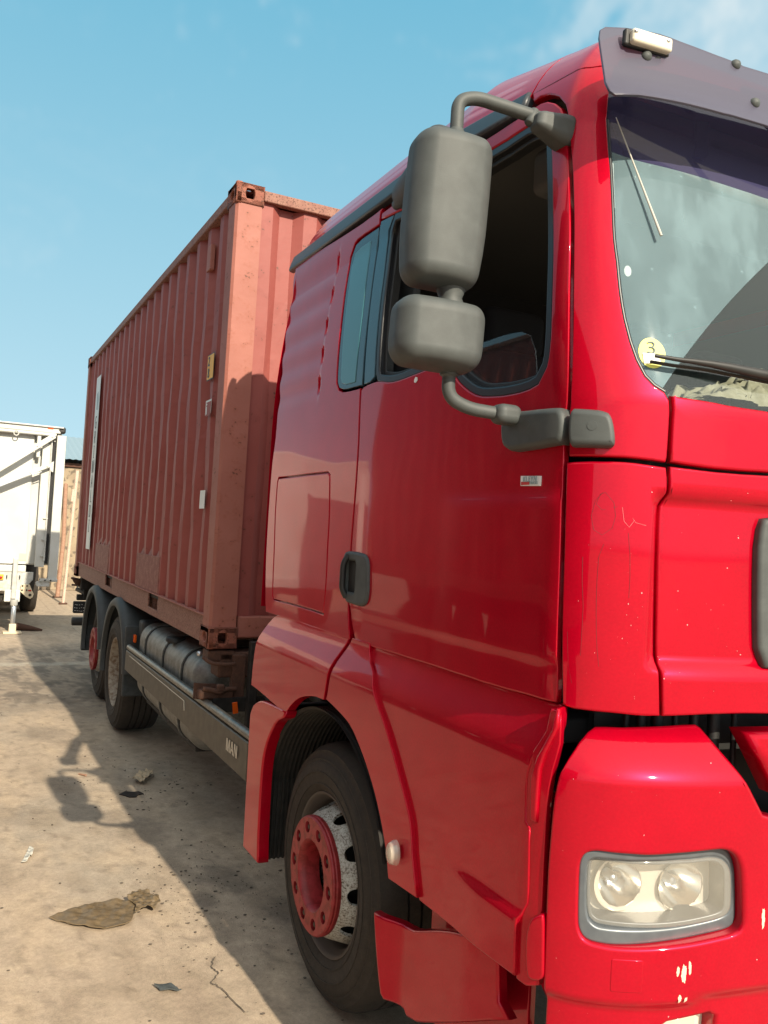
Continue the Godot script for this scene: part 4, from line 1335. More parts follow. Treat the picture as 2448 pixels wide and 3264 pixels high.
	part("lock_lever", cyl(Vector3(-0.01, 0.985, -6.08), Vector3(0.10, 0.98, -6.0), 0.012, 10, 0.003), M.rust, T)
	part("tail_plate", rbox(Vector3(0.30, 0.92, -6.0), Vector3(0.36, 0.2, 0.03), 0.006), M.chassis, T)

func strap(z: float, w: float, lift: float) -> ArrayMesh:
	var b := Bag.new()
	var p := rounded_rect(0.66 + lift * 2.0, 0.575 + lift * 2.0, 0.13 + lift, 6)
	add_prism(b, Vector3(0.375, 0.715, z - w * 0.5), Vector3(1, 0, 0), Vector3(0, 1, 0), p, Vector3(0, 0, 1), w, 0.002)
	return b.mesh()

# outlines of the cab's panels on its surface (u along, v up), pairs of numbers
func make_polys() -> void:
	POLY["sleeper_panel"] = [-2.033, 2.955, -2.019, 2.876, -2, 2.765, -1.98, 2.637, -1.96, 2.506, -1.945, 2.385, -1.935, 2.291, -1.933, 2.226, -1.936, 2.178, -1.943, 2.142, -1.951, 2.11, -1.959, 2.077, -1.963, 2.035, -1.966, 1.983, -1.967, 1.926, -1.968, 1.867, -1.968, 1.809, -1.968, 1.755, -1.967, 1.708, -1.966, 1.668, -1.964, 1.633, -1.962, 1.601, -1.959, 1.573, -1.956, 1.546, -1.953, 1.52, -1.947, 1.485, -1.941, 1.455, -1.934, 1.426, -1.927, 1.397, -1.872, 1.398, -1.816, 1.398, -1.76, 1.399, -1.704, 1.4, -1.65, 1.4, -1.597, 1.4, -1.545, 1.4, -1.494, 1.4, -1.444, 1.4, -1.395, 1.399, -1.347, 1.399, -1.3, 1.398, -1.254, 1.398, -1.209, 1.398, -1.165, 1.398, -1.122, 1.397, -1.079, 1.397, -1.035, 1.397, -1.046, 1.423, -1.056, 1.449, -1.064, 1.49, -1.067, 1.52, -1.069, 1.556, -1.071, 1.596, -1.072, 1.638, -1.072, 1.681, -1.073, 1.724, -1.072, 1.767, -1.07, 1.811, -1.068, 1.855, -1.066, 1.901, -1.064, 1.947, -1.063, 1.994, -1.062, 2.044, -1.062, 2.099, -1.063, 2.155, -1.063, 2.207, -1.064, 2.251, -1.064, 2.283, -1.064, 2.289, -1.058, 2.294, -1.093, 2.295, -1.13, 2.296, -1.166, 2.297, -1.198, 2.299, -1.223, 2.301, -1.262, 2.314, -1.286, 2.344, -1.29, 2.373, -1.294, 2.413, -1.299, 2.459, -1.303, 2.507, -1.307, 2.553, -1.311, 2.591, -1.315, 2.628, -1.32, 2.661, -1.324, 2.69, -1.327, 2.717, -1.33, 2.744, -1.335, 2.786, -1.338, 2.825, -1.337, 2.855, -1.309, 2.894, -1.287, 2.901, -1.249, 2.902, -1.223, 2.903, -1.192, 2.902, -1.158, 2.902, -1.123, 2.902, -1.09, 2.901, -1.109, 2.949, -1.096, 2.96, -1.141, 2.959, -1.182, 2.958, -1.223, 2.958, -1.268, 2.957, -1.325, 2.958, -1.397, 2.96, -1.488, 2.963, -1.596, 2.968, -1.714, 2.974, -1.837, 2.981, -1.96, 2.987, -2.078, 2.993]
	POLY["rear_side_window"] = [-1.287, 2.344, -1.266, 2.319, -1.222, 2.307, -1.197, 2.305, -1.166, 2.304, -1.13, 2.303, -1.094, 2.302, -1.059, 2.3, -1.061, 2.351, -1.063, 2.403, -1.065, 2.456, -1.067, 2.507, -1.069, 2.553, -1.071, 2.593, -1.073, 2.637, -1.076, 2.669, -1.079, 2.698, -1.082, 2.731, -1.086, 2.763, -1.09, 2.796, -1.094, 2.831, -1.098, 2.866, -1.103, 2.901, -1.135, 2.901, -1.169, 2.901, -1.202, 2.901, -1.232, 2.901, -1.256, 2.9, -1.306, 2.893, -1.337, 2.859, -1.339, 2.829, -1.338, 2.79, -1.335, 2.746, -1.332, 2.72, -1.329, 2.692, -1.324, 2.663, -1.32, 2.63, -1.315, 2.593, -1.311, 2.554, -1.306, 2.509, -1.301, 2.461, -1.296, 2.414, -1.292, 2.374]
	POLY["rear_side_pane"] = [-1.255, 2.357, -1.24, 2.335, -1.199, 2.325, -1.161, 2.323, -1.119, 2.322, -1.119, 2.365, -1.119, 2.409, -1.119, 2.453, -1.119, 2.496, -1.12, 2.536, -1.121, 2.573, -1.124, 2.611, -1.127, 2.644, -1.131, 2.674, -1.135, 2.703, -1.139, 2.731, -1.145, 2.767, -1.15, 2.801, -1.155, 2.835, -1.16, 2.869, -1.2, 2.869, -1.237, 2.869, -1.268, 2.865, -1.298, 2.861, -1.315, 2.825, -1.313, 2.8, -1.308, 2.77, -1.301, 2.731, -1.293, 2.679, -1.288, 2.632, -1.281, 2.574, -1.274, 2.51, -1.266, 2.449, -1.26, 2.395]
	POLY["quarter_pane"] = [-1.048, 2.303, -1, 2.303, -0.9626, 2.32, -0.9651, 2.35, -0.9677, 2.379, -0.9705, 2.417, -0.9724, 2.447, -0.9745, 2.481, -0.9767, 2.517, -0.9788, 2.553, -0.9806, 2.585, -0.982, 2.619, -0.9829, 2.65, -0.9843, 2.681, -0.9872, 2.714, -0.9919, 2.744, -0.9985, 2.778, -1.005, 2.811, -1.01, 2.842, -1.012, 2.865, -0.9828, 2.907, -1.099, 2.917, -1.095, 2.881, -1.091, 2.844, -1.086, 2.808, -1.082, 2.772, -1.078, 2.739, -1.075, 2.703, -1.072, 2.672, -1.069, 2.638, -1.066, 2.592, -1.063, 2.552, -1.06, 2.506, -1.057, 2.456, -1.054, 2.404, -1.051, 2.353]
	POLY["window_opening"] = [-0.9734, 2.904, -0.9186, 2.899, -0.8487, 2.9, -0.751, 2.901, -0.6392, 2.902, -0.527, 2.903, -0.4281, 2.904, -0.3562, 2.905, -0.2859, 2.905, -0.273, 2.904, -0.2381, 2.906, -0.201, 2.907, -0.169, 2.908, -0.1111, 2.9, -0.07818, 2.881, -0.06131, 2.856, -0.0543, 2.825, -0.04851, 2.799, -0.04091, 2.764, -0.03293, 2.726, -0.02598, 2.689, -0.0202, 2.652, -0.0149, 2.614, -0.01032, 2.577, -0.006714, 2.542, -0.004222, 2.511, -0.00269, 2.483, -0.001897, 2.454, -0.001621, 2.422, -0.001725, 2.393, -0.002195, 2.361, -0.003049, 2.328, -0.004305, 2.298, -0.005982, 2.272, -0.01148, 2.231, -0.02055, 2.204, -0.05358, 2.167, -0.08762, 2.159, -0.1304, 2.156, -0.1634, 2.156, -0.1992, 2.157, -0.2336, 2.16, -0.2645, 2.163, -0.294, 2.167, -0.323, 2.175, -0.3528, 2.188, -0.3821, 2.205, -0.4079, 2.222, -0.4354, 2.247, -0.4608, 2.269, -0.483, 2.283, -0.529, 2.291, -0.5612, 2.291, -0.603, 2.29, -0.6497, 2.288, -0.6965, 2.286, -0.7389, 2.284, -0.772, 2.283, -0.8221, 2.284, -0.8525, 2.287, -0.8947, 2.295, -0.9374, 2.304, -0.9538, 2.332, -0.9566, 2.36, -0.9595, 2.396, -0.9625, 2.439, -0.9653, 2.483, -0.9679, 2.525, -0.9702, 2.56, -0.9724, 2.603, -0.9738, 2.64, -0.9753, 2.674, -0.9779, 2.71, -0.9819, 2.742, -0.9874, 2.775, -0.993, 2.808, -0.9971, 2.838, -0.9985, 2.861]
	POLY["door_skin"] = [-1.007, 1.393, -0.9277, 1.393, -0.8467, 1.394, -0.7658, 1.395, -0.6864, 1.396, -0.6103, 1.396, -0.539, 1.397, -0.4708, 1.397, -0.4041, 1.397, -0.3406, 1.397, -0.2821, 1.397, -0.2302, 1.396, -0.1868, 1.397, -0.1306, 1.397, -0.1011, 1.398, -0.07528, 1.399, -0.03461, 1.4, 0.002753, 1.4, 0.04483, 1.401, 0.08777, 1.402, 0.08644, 1.435, 0.08512, 1.468, 0.08379, 1.5, 0.08246, 1.534, 0.08114, 1.569, 0.08009, 1.601, 0.07908, 1.633, 0.07807, 1.666, 0.07702, 1.7, 0.07588, 1.733, 0.07461, 1.767, 0.07304, 1.801, 0.07119, 1.836, 0.06925, 1.871, 0.06742, 1.905, 0.06589, 1.937, 0.06486, 1.966, 0.06412, 2.002, 0.06407, 2.033, 0.0647, 2.06, 0.06605, 2.086, 0.07161, 2.124, 0.07845, 2.167, 0.08095, 2.192, 0.08354, 2.22, 0.08603, 2.251, 0.08819, 2.284, 0.08984, 2.32, 0.09103, 2.352, 0.09223, 2.387, 0.09316, 2.425, 0.09355, 2.462, 0.09312, 2.498, 0.0916, 2.531, 0.08814, 2.567, 0.08321, 2.602, 0.07725, 2.634, 0.07068, 2.665, 0.06393, 2.693, 0.0507, 2.737, 0.03618, 2.775, 0.02461, 2.804, 0.01191, 2.84, 0.0005942, 2.87, -0.0194, 2.906, -0.05197, 2.937, -0.09329, 2.962, -0.1262, 2.97, -0.1644, 2.968, -0.1873, 2.967, -0.212, 2.965, -0.2423, 2.963, -0.2819, 2.961, -0.3342, 2.958, -0.403, 2.956, -0.493, 2.954, -0.6021, 2.952, -0.7242, 2.95, -0.8526, 2.948, -0.981, 2.946, -1.103, 2.943, -1.09, 2.915, -1.049, 2.911, -1.008, 2.907, -0.9734, 2.904, -0.9186, 2.899, -0.8487, 2.9, -0.751, 2.901, -0.6392, 2.902, -0.527, 2.903, -0.4281, 2.904, -0.3562, 2.905, -0.2859, 2.905, -0.273, 2.904, -0.2381, 2.906, -0.201, 2.907, -0.169, 2.908, -0.1111, 2.9, -0.07818, 2.881, -0.06131, 2.856, -0.0543, 2.825, -0.04851, 2.799, -0.04091, 2.764, -0.03293, 2.726, -0.02598, 2.689, -0.0202, 2.652, -0.0149, 2.614, -0.01032, 2.577, -0.006714, 2.542, -0.004222, 2.511, -0.00269, 2.483, -0.001897, 2.454, -0.001621, 2.422, -0.001725, 2.393, -0.002195, 2.361, -0.003049, 2.328, -0.004305, 2.298, -0.005982, 2.272, -0.01148, 2.231, -0.02055, 2.204, -0.05358, 2.167, -0.08762, 2.159, -0.1304, 2.156, -0.1634, 2.156, -0.1992, 2.157, -0.2336, 2.16, -0.2645, 2.163, -0.294, 2.167, -0.323, 2.175, -0.3528, 2.188, -0.3821, 2.205, -0.4079, 2.222, -0.4354, 2.247, -0.4608, 2.269, -0.483, 2.283, -0.529, 2.291, -0.5612, 2.291, -0.603, 2.29, -0.6497, 2.288, -0.6965, 2.286, -0.7389, 2.284, -0.772, 2.283, -0.8222, 2.284, -0.8525, 2.287, -0.8932, 2.295, -0.9371, 2.302, -0.9746, 2.302, -1.015, 2.3, -1.044, 2.297, -1.059, 2.288, -1.064, 2.283, -1.064, 2.251, -1.064, 2.207, -1.063, 2.155, -1.063, 2.099, -1.062, 2.044, -1.063, 1.994, -1.064, 1.947, -1.066, 1.901, -1.068, 1.855, -1.07, 1.811, -1.072, 1.767, -1.073, 1.724, -1.073, 1.681, -1.073, 1.638, -1.072, 1.596, -1.071, 1.557, -1.068, 1.521, -1.064, 1.49, -1.048, 1.447, -1.028, 1.42]
	POLY["door_glass"] = [-0.3339, 2.329, -0.299, 2.329, -0.2706, 2.33, -0.2429, 2.33, -0.1971, 2.328, -0.1577, 2.324, -0.117, 2.306, -0.09893, 2.263, -0.09593, 2.236, -0.09422, 2.203, -0.09251, 2.17, -0.1169, 2.156, -0.1576, 2.148, -0.1836, 2.149, -0.2162, 2.152, -0.2524, 2.156, -0.2892, 2.162, -0.3237, 2.167, -0.353, 2.173, -0.3989, 2.185, -0.4356, 2.2, -0.4646, 2.216, -0.4901, 2.247, -0.5069, 2.28, -0.4837, 2.327, -0.4449, 2.327, -0.4051, 2.328, -0.3672, 2.328]
	POLY["corner_pillar"] = [0.08297, 1.974, 0.07934, 2.012, 0.07571, 2.05, 0.07447, 2.085, 0.07952, 2.123, 0.08754, 2.166, 0.09067, 2.191, 0.09413, 2.219, 0.09755, 2.25, 0.1006, 2.283, 0.1028, 2.319, 0.1041, 2.351, 0.1053, 2.386, 0.106, 2.424, 0.1062, 2.461, 0.1058, 2.497, 0.1045, 2.529, 0.1018, 2.566, 0.09794, 2.6, 0.09319, 2.632, 0.0877, 2.662, 0.08164, 2.69, 0.06879, 2.733, 0.05405, 2.77, 0.04171, 2.801, 0.02339, 2.851, -0.00709, 2.903, -0.04499, 2.947, -0.07293, 2.966, -0.1017, 2.982, -0.146, 2.994, -0.1775, 2.991, -0.2067, 3.035, -0.1763, 3.034, -0.1483, 3.032, -0.1154, 3.031, -0.07, 3.03, -0.02989, 3.03, 0.01687, 3.03, 0.06804, 3.03, 0.1214, 3.03, 0.1748, 3.03, 0.226, 3.03, 0.2264, 2.998, 0.2268, 2.964, 0.2272, 2.93, 0.2276, 2.898, 0.2278, 2.871, 0.228, 2.85, 0.227, 2.832, 0.2336, 2.795, 0.2415, 2.752, 0.2509, 2.699, 0.254, 2.672, 0.2571, 2.64, 0.2599, 2.607, 0.2619, 2.573, 0.2637, 2.539, 0.2657, 2.508, 0.2699, 2.475, 0.2742, 2.446, 0.277, 2.41, 0.28, 2.374, 0.2845, 2.338, 0.2898, 2.305, 0.3022, 2.252, 0.3166, 2.208, 0.3358, 2.171, 0.358, 2.15, 0.3835, 2.136, 0.3936, 2.115, 0.3942, 2.086, 0.394, 2.048, 0.3934, 2.009, 0.3927, 1.982, 0.3893, 1.968, 0.3512, 1.971, 0.3104, 1.973, 0.2797, 1.974, 0.2466, 1.974, 0.2104, 1.974, 0.1805, 1.974, 0.1484, 1.974, 0.1155, 1.974]
	POLY["windscreen_edge"] = [0.227, 2.832, 0.2346, 2.791, 0.2415, 2.752, 0.2509, 2.699, 0.254, 2.672, 0.2571, 2.64, 0.2599, 2.607, 0.2619, 2.573, 0.2637, 2.539, 0.2657, 2.508, 0.2699, 2.475, 0.2742, 2.446, 0.277, 2.41, 0.28, 2.374, 0.2845, 2.338, 0.2898, 2.305, 0.3022, 2.252, 0.3166, 2.208, 0.3358, 2.171, 0.358, 2.15, 0.3835, 2.136]
	POLY["band_edge"] = [0.2416, 2.751, 0.2718, 2.743, 0.302, 2.736, 0.3358, 2.729, 0.3656, 2.725, 0.3982, 2.722, 0.4314, 2.719, 0.4627, 2.716, 0.5015, 2.712, 0.5385, 2.707, 0.5734, 2.703, 0.6054, 2.699, 0.6353, 2.696, 0.6653, 2.692]
	POLY["cowl"] = [0.3937, 1.969, 0.3936, 2.011, 0.3937, 2.052, 0.3944, 2.092, 0.3946, 2.123, 0.39, 2.131, 0.4299, 2.129, 0.4754, 2.126, 0.4986, 2.124, 0.5211, 2.121, 0.5533, 2.119, 0.6055, 2.117, 0.6559, 2.116, 0.7174, 2.116, 0.7862, 2.116, 0.8587, 2.115, 0.9312, 2.115, 1, 2.115, 1, 1.985, 0.9318, 1.981, 0.8599, 1.977, 0.7881, 1.973, 0.7199, 1.97, 0.6588, 1.967, 0.6085, 1.964, 0.5557, 1.962, 0.5222, 1.962, 0.4984, 1.962, 0.4747, 1.963, 0.4309, 1.966]
	POLY["corner_deflector"] = [0.0804, 1.965, 0.1138, 1.966, 0.1477, 1.967, 0.1806, 1.968, 0.211, 1.968, 0.2467, 1.969, 0.2788, 1.969, 0.3088, 1.968, 0.3496, 1.965, 0.3881, 1.962, 0.3927, 1.935, 0.3944, 1.9, 0.3833, 1.872, 0.3823, 1.847, 0.3825, 1.814, 0.3831, 1.78, 0.3836, 1.744, 0.3845, 1.705, 0.3856, 1.664, 0.3868, 1.63, 0.3881, 1.592, 0.3895, 1.557, 0.3908, 1.531, 0.3952, 1.498, 0.3973, 1.469, 0.3998, 1.433, 0.4022, 1.396, 0.3734, 1.395, 0.3408, 1.395, 0.3125, 1.396, 0.2808, 1.397, 0.2491, 1.397, 0.2167, 1.397, 0.1842, 1.397, 0.1571, 1.397, 0.1139, 1.402, 0.1102, 1.435, 0.1063, 1.468, 0.1025, 1.501, 0.09907, 1.535, 0.09613, 1.571, 0.0942, 1.602, 0.09266, 1.636, 0.09138, 1.669, 0.09026, 1.703, 0.08917, 1.736, 0.08801, 1.767, 0.08647, 1.803, 0.08491, 1.838, 0.08344, 1.872, 0.08218, 1.901, 0.08122, 1.925]
	POLY["hood"] = [0.4022, 1.396, 0.3998, 1.433, 0.3973, 1.469, 0.3952, 1.498, 0.3908, 1.531, 0.3895, 1.557, 0.3881, 1.592, 0.3868, 1.63, 0.3856, 1.664, 0.3845, 1.705, 0.3836, 1.744, 0.3831, 1.78, 0.3825, 1.814, 0.3823, 1.847, 0.3833, 1.872, 0.3944, 1.9, 0.3927, 1.935, 0.3928, 1.965, 0.4287, 1.963, 0.4715, 1.961, 0.4948, 1.96, 0.5184, 1.96, 0.5518, 1.96, 0.6048, 1.962, 0.6555, 1.964, 0.7171, 1.967, 0.786, 1.97, 0.8586, 1.973, 0.9311, 1.977, 1, 1.98, 1, 1.385, 0.9359, 1.388, 0.8697, 1.392, 0.8035, 1.396, 0.7394, 1.399, 0.6795, 1.402, 0.6258, 1.403, 0.5799, 1.404, 0.5401, 1.403, 0.5046, 1.402, 0.4712, 1.4, 0.4377, 1.398]
	POLY["hood_recess"] = [0.3854, 1.882, 0.6104, 1.914, 0.4071, 1.498, 0.566, 1.502]
	POLY["grille_frame"] = [0.6049, 1.859, 0.5991, 1.837, 0.5955, 1.793, 0.5958, 1.762, 0.5967, 1.72, 0.5982, 1.674, 0.5999, 1.629, 0.6019, 1.588, 0.6038, 1.558, 0.618, 1.511]
	POLY["door_lower"] = [-0.8845, 1.404, -0.8131, 1.404, -0.7406, 1.404, -0.6681, 1.404, -0.5968, 1.404, -0.5278, 1.405, -0.4622, 1.405, -0.3981, 1.405, -0.3343, 1.405, -0.2728, 1.404, -0.2157, 1.404, -0.165, 1.404, -0.1228, 1.404, -0.07015, 1.405, -0.0432, 1.405, -0.01527, 1.405, 0.02287, 1.405, 0.06199, 1.405, 0.1011, 1.404, 0.09966, 1.392, 0.09101, 1.355, 0.06676, 1.321, 0.04106, 1.285, 0.02075, 1.231, 0.02017, 1.2, 0.02224, 1.163, 0.02431, 1.127, 0.04066, 1.117, 0.0429, 1.08, 0.04574, 1.041, 0.04828, 1.003, 0.0496, 0.9695, 0.04881, 0.9429, 0.01907, 0.8977, 0.01704, 0.8715, 0.01736, 0.8388, 0.01862, 0.8035, 0.01941, 0.7695, 0.01688, 0.7683, -0.001975, 0.7674, -0.02713, 0.7663, -0.05723, 0.765, -0.09093, 0.7635, -0.1269, 0.7621, -0.1637, 0.7608, -0.2056, 0.7593, -0.2544, 0.7576, -0.3054, 0.7559, -0.354, 0.7544, -0.3956, 0.7533, -0.4254, 0.7528, -0.4325, 0.7592, -0.4437, 0.7883, -0.4583, 0.8285, -0.4707, 0.866, -0.4786, 0.9085, -0.4892, 0.9484, -0.5041, 0.975, -0.5235, 1.002, -0.5486, 1.034, -0.5677, 1.058, -0.5901, 1.086, -0.6139, 1.115, -0.6374, 1.142, -0.6589, 1.166, -0.6831, 1.191, -0.706, 1.211, -0.7275, 1.23, -0.7478, 1.249, -0.7732, 1.277, -0.7963, 1.304, -0.8168, 1.325, -0.8629, 1.35, -0.896, 1.382]
	POLY["fender_rear"] = [-1.782, 1.401, -1.731, 1.409, -1.667, 1.412, -1.595, 1.411, -1.52, 1.409, -1.447, 1.406, -1.38, 1.405, -1.32, 1.406, -1.263, 1.406, -1.207, 1.406, -1.153, 1.406, -1.098, 1.406, -1.043, 1.406, -1.06, 1.379, -1.077, 1.353, -1.093, 1.319, -1.102, 1.293, -1.11, 1.264, -1.117, 1.233, -1.124, 1.201, -1.132, 1.17, -1.166, 1.168, -1.2, 1.167, -1.236, 1.162, -1.267, 1.156, -1.3, 1.149, -1.333, 1.14, -1.362, 1.13, -1.396, 1.114, -1.426, 1.096, -1.45, 1.08, -1.493, 1.044, -1.527, 1.045, -1.573, 1.047, -1.625, 1.052, -1.678, 1.056, -1.729, 1.061, -1.771, 1.064, -1.81, 1.067, -1.842, 1.069, -1.871, 1.07, -1.898, 1.072, -1.928, 1.073, -1.929, 1.099, -1.926, 1.135, -1.923, 1.164, -1.918, 1.2, -1.91, 1.237, -1.896, 1.273, -1.883, 1.301, -1.87, 1.331, -1.853, 1.359, -1.825, 1.384]
	POLY["fender_arch"] = [-1.021, 1.409, -0.8861, 1.41, -0.8797, 1.385, -0.8495, 1.352, -0.8028, 1.328, -0.7823, 1.307, -0.7593, 1.28, -0.7341, 1.252, -0.7139, 1.233, -0.6924, 1.215, -0.6697, 1.194, -0.6456, 1.17, -0.6242, 1.146, -0.6008, 1.119, -0.5771, 1.09, -0.5548, 1.063, -0.5358, 1.039, -0.5109, 1.007, -0.4916, 0.9799, -0.4766, 0.9536, -0.4647, 0.9146, -0.4556, 0.8728, -0.4445, 0.8392, -0.4317, 0.8028, -0.4189, 0.7663, -0.5868, 0.7535, -0.5941, 0.7713, -0.6008, 0.7972, -0.6144, 0.8336, -0.6265, 0.8568, -0.6417, 0.8833, -0.6588, 0.9107, -0.6766, 0.9363, -0.7004, 0.9664, -0.7262, 0.995, -0.7568, 1.024, -0.7791, 1.044, -0.8042, 1.065, -0.8305, 1.085, -0.8563, 1.104, -0.8799, 1.119, -0.9128, 1.135, -0.9429, 1.144, -0.9766, 1.152, -1.01, 1.159, -1.048, 1.166, -1.083, 1.172, -1.107, 1.176, -1.109, 1.175, -1.102, 1.206, -1.095, 1.237, -1.087, 1.268, -1.08, 1.297, -1.071, 1.323, -1.055, 1.356, -1.038, 1.382]
	POLY["rear_mudguard"] = [-1.756, 1.04, -1.799, 1.031, -1.831, 1.019, -1.855, 1.008, -1.875, 0.9971, -1.902, 0.9624, -1.906, 0.9499, -1.907, 0.9307, -1.907, 0.8672, -1.905, 0.8081, -1.903, 0.7323, -1.901, 0.6455, -1.899, 0.5532, -1.896, 0.4609, -1.894, 0.3741, -1.698, 0.3769, -1.701, 0.4067, -1.705, 0.4346, -1.709, 0.4634, -1.712, 0.496, -1.713, 0.5353, -1.715, 0.576, -1.716, 0.6231, -1.717, 0.6736, -1.716, 0.7242, -1.712, 0.7715, -1.705, 0.8125, -1.692, 0.8475, -1.676, 0.8793, -1.656, 0.908, -1.636, 0.9334, -1.615, 0.9558, -1.597, 0.975, -1.561, 1.001, -1.527, 1.014, -1.501, 1.025, -1.478, 1.056, -1.526, 1.053, -1.577, 1.051, -1.627, 1.049, -1.675, 1.047, -1.719, 1.044]
	POLY["corner_strip"] = [0.08912, 1.4, 0.128, 1.396, 0.1315, 1.358, 0.132, 1.32, 0.1226, 1.287, 0.1111, 1.253, 0.1034, 1.216, 0.09815, 1.174, 0.09672, 1.143, 0.09657, 1.109, 0.09676, 1.073, 0.09693, 1.044, 0.09732, 1.014, 0.09783, 0.9826, 0.09834, 0.9521, 0.09904, 0.9099, 0.09982, 0.8677, 0.1005, 0.8323, 0.1023, 0.7727, 0.05154, 0.7557, 0.007935, 0.7571, 0.004068, 0.7894, -0.0004182, 0.8229, -0.003667, 0.8539, -0.003825, 0.879, 0.02399, 0.9238, 0.0243, 0.9462, 0.02297, 0.9742, 0.02053, 1.006, 0.01754, 1.04, 0.01455, 1.074, 0.01211, 1.106, -0.000881, 1.115, -0.003489, 1.152, -0.006098, 1.189, -0.005789, 1.221, 0.01556, 1.275, 0.03441, 1.299, 0.0575, 1.325, 0.07512, 1.347, 0.0854, 1.388]
	POLY["corner_strip_upper"] = [0.1118, 1.405, 0.1287, 1.403, 0.1266, 1.357, 0.1081, 1.323, 0.08808, 1.29, 0.0734, 1.255, 0.07144, 1.23, 0.07021, 1.198, 0.06929, 1.163, 0.06822, 1.129, 0.03993, 1.132, 0.03648, 1.168, 0.03304, 1.204, 0.03266, 1.234, 0.05302, 1.284, 0.07721, 1.318, 0.1003, 1.353]
	POLY["corner_block"] = [0.05113, 0.9108, 0.1078, 0.9487, 0.1167, 0.9294, 0.1188, 0.9046, 0.121, 0.871, 0.1231, 0.8339, 0.1252, 0.7986, 0.09321, 0.7825, 0.05834, 0.7875]
	POLY["bumper_shell"] = [0.1513, 1.297, 0.1758, 1.33, 0.204, 1.352, 0.2319, 1.364, 0.2706, 1.366, 0.3207, 1.367, 0.3601, 1.369, 0.4029, 1.371, 0.4405, 1.373, 0.4832, 1.376, 0.5124, 1.377, 0.5235, 1.369, 0.545, 1.323, 0.5679, 1.278, 0.5907, 1.229, 0.6095, 1.188, 0.6531, 1.171, 0.7122, 1.149, 0.7815, 1.125, 0.8561, 1.1, 0.9306, 1.074, 1, 1.05, 1, 0.38, 0.1, 0.38, 0.1033, 0.4361, 0.107, 0.4952, 0.1106, 0.5543, 0.1139, 0.6104, 0.1167, 0.6604, 0.1185, 0.7012, 0.1189, 0.751, 0.1169, 0.7764, 0.1149, 0.8036, 0.114, 0.8417, 0.1132, 0.8817, 0.1125, 0.9217, 0.1117, 0.9627, 0.1109, 1.004, 0.1106, 1.041, 0.1115, 1.083, 0.1132, 1.121, 0.1152, 1.163, 0.1186, 1.202, 0.1252, 1.236, 0.1334, 1.264]
	POLY["headlight_hole"] = [0.207, 1.069, 0.2177, 1.09, 0.2429, 1.099, 0.2682, 1.099, 0.3019, 1.098, 0.3378, 1.098, 0.3696, 1.097, 0.4041, 1.099, 0.4351, 1.102, 0.4636, 1.104, 0.5043, 1.108, 0.5358, 1.11, 0.5568, 1.096, 0.5667, 1.066, 0.5691, 1.04, 0.5716, 1.004, 0.5734, 0.9683, 0.574, 0.9425, 0.5643, 0.9244, 0.523, 0.9164, 0.4795, 0.9091, 0.4463, 0.9052, 0.4112, 0.9019, 0.3773, 0.8996, 0.3446, 0.8984, 0.3131, 0.8982, 0.2858, 0.8988, 0.2312, 0.9046, 0.2119, 0.9272, 0.2093, 0.9572, 0.2076, 0.9983, 0.2068, 1.039]
	POLY["headlight_glass"] = [0.2357, 1.063, 0.2462, 1.072, 0.2714, 1.072, 0.3067, 1.071, 0.3449, 1.069, 0.379, 1.069, 0.4178, 1.069, 0.4534, 1.071, 0.4828, 1.072, 0.5306, 1.077, 0.5493, 1.06, 0.5518, 1.034, 0.5528, 1.001, 0.5537, 0.9673, 0.5426, 0.9581, 0.5108, 0.9509, 0.4696, 0.9441, 0.4298, 0.9404, 0.3834, 0.939, 0.3526, 0.9392, 0.3171, 0.94, 0.2836, 0.9415, 0.259, 0.9437, 0.2393, 0.9594]
	POLY["bumper_crease"] = [0.1167, 0.7645, 0.1471, 0.7639, 0.178, 0.7631, 0.2087, 0.7624, 0.2385, 0.7619, 0.267, 0.7617, 0.3003, 0.7616, 0.3318, 0.7617, 0.3621, 0.7625, 0.3917, 0.7644, 0.4293, 0.7695, 0.4654, 0.7764, 0.5029, 0.7834, 0.533, 0.7885, 0.5641, 0.7938, 0.5956, 0.799, 0.6268, 0.8043]
	POLY["grille_bar"] = [0.5577, 1.373, 0.6128, 1.351, 0.6161, 1.261, 0.5987, 1.27, 0.5868, 1.298, 0.5723, 1.335]
	POLY["fog"] = [0.4371, 0.7359, 0.4495, 0.7517, 0.488, 0.7575, 0.5357, 0.7628, 0.5424, 0.728]
	POLY["step_panel"] = [-0.7215, 0.6006, -0.6737, 0.5975, -0.6377, 0.598, -0.6018, 0.6001, -0.5545, 0.6102, -0.5325, 0.6196, -0.5053, 0.6322, -0.4744, 0.6467, -0.4411, 0.662, -0.407, 0.677, -0.3733, 0.6905, -0.3394, 0.7027, -0.3042, 0.7143, -0.2681, 0.7257, -0.2315, 0.7368, -0.1948, 0.748, -0.1587, 0.7594, -0.155, 0.7196, -0.1514, 0.6806, -0.148, 0.6439, -0.1447, 0.608, -0.1038, 0.5811, -0.1757, 0.541, -0.2522, 0.4978, -0.3288, 0.4547, -0.4007, 0.4146, -0.4633, 0.3807, -0.5121, 0.3561, -0.5701, 0.3413, -0.5869, 0.3536, -0.6259, 0.3501, -0.6653, 0.3458, -0.6786, 0.3631, -0.6841, 0.3899, -0.6907, 0.4259, -0.6982, 0.4681, -0.7061, 0.5133, -0.7141, 0.5585]
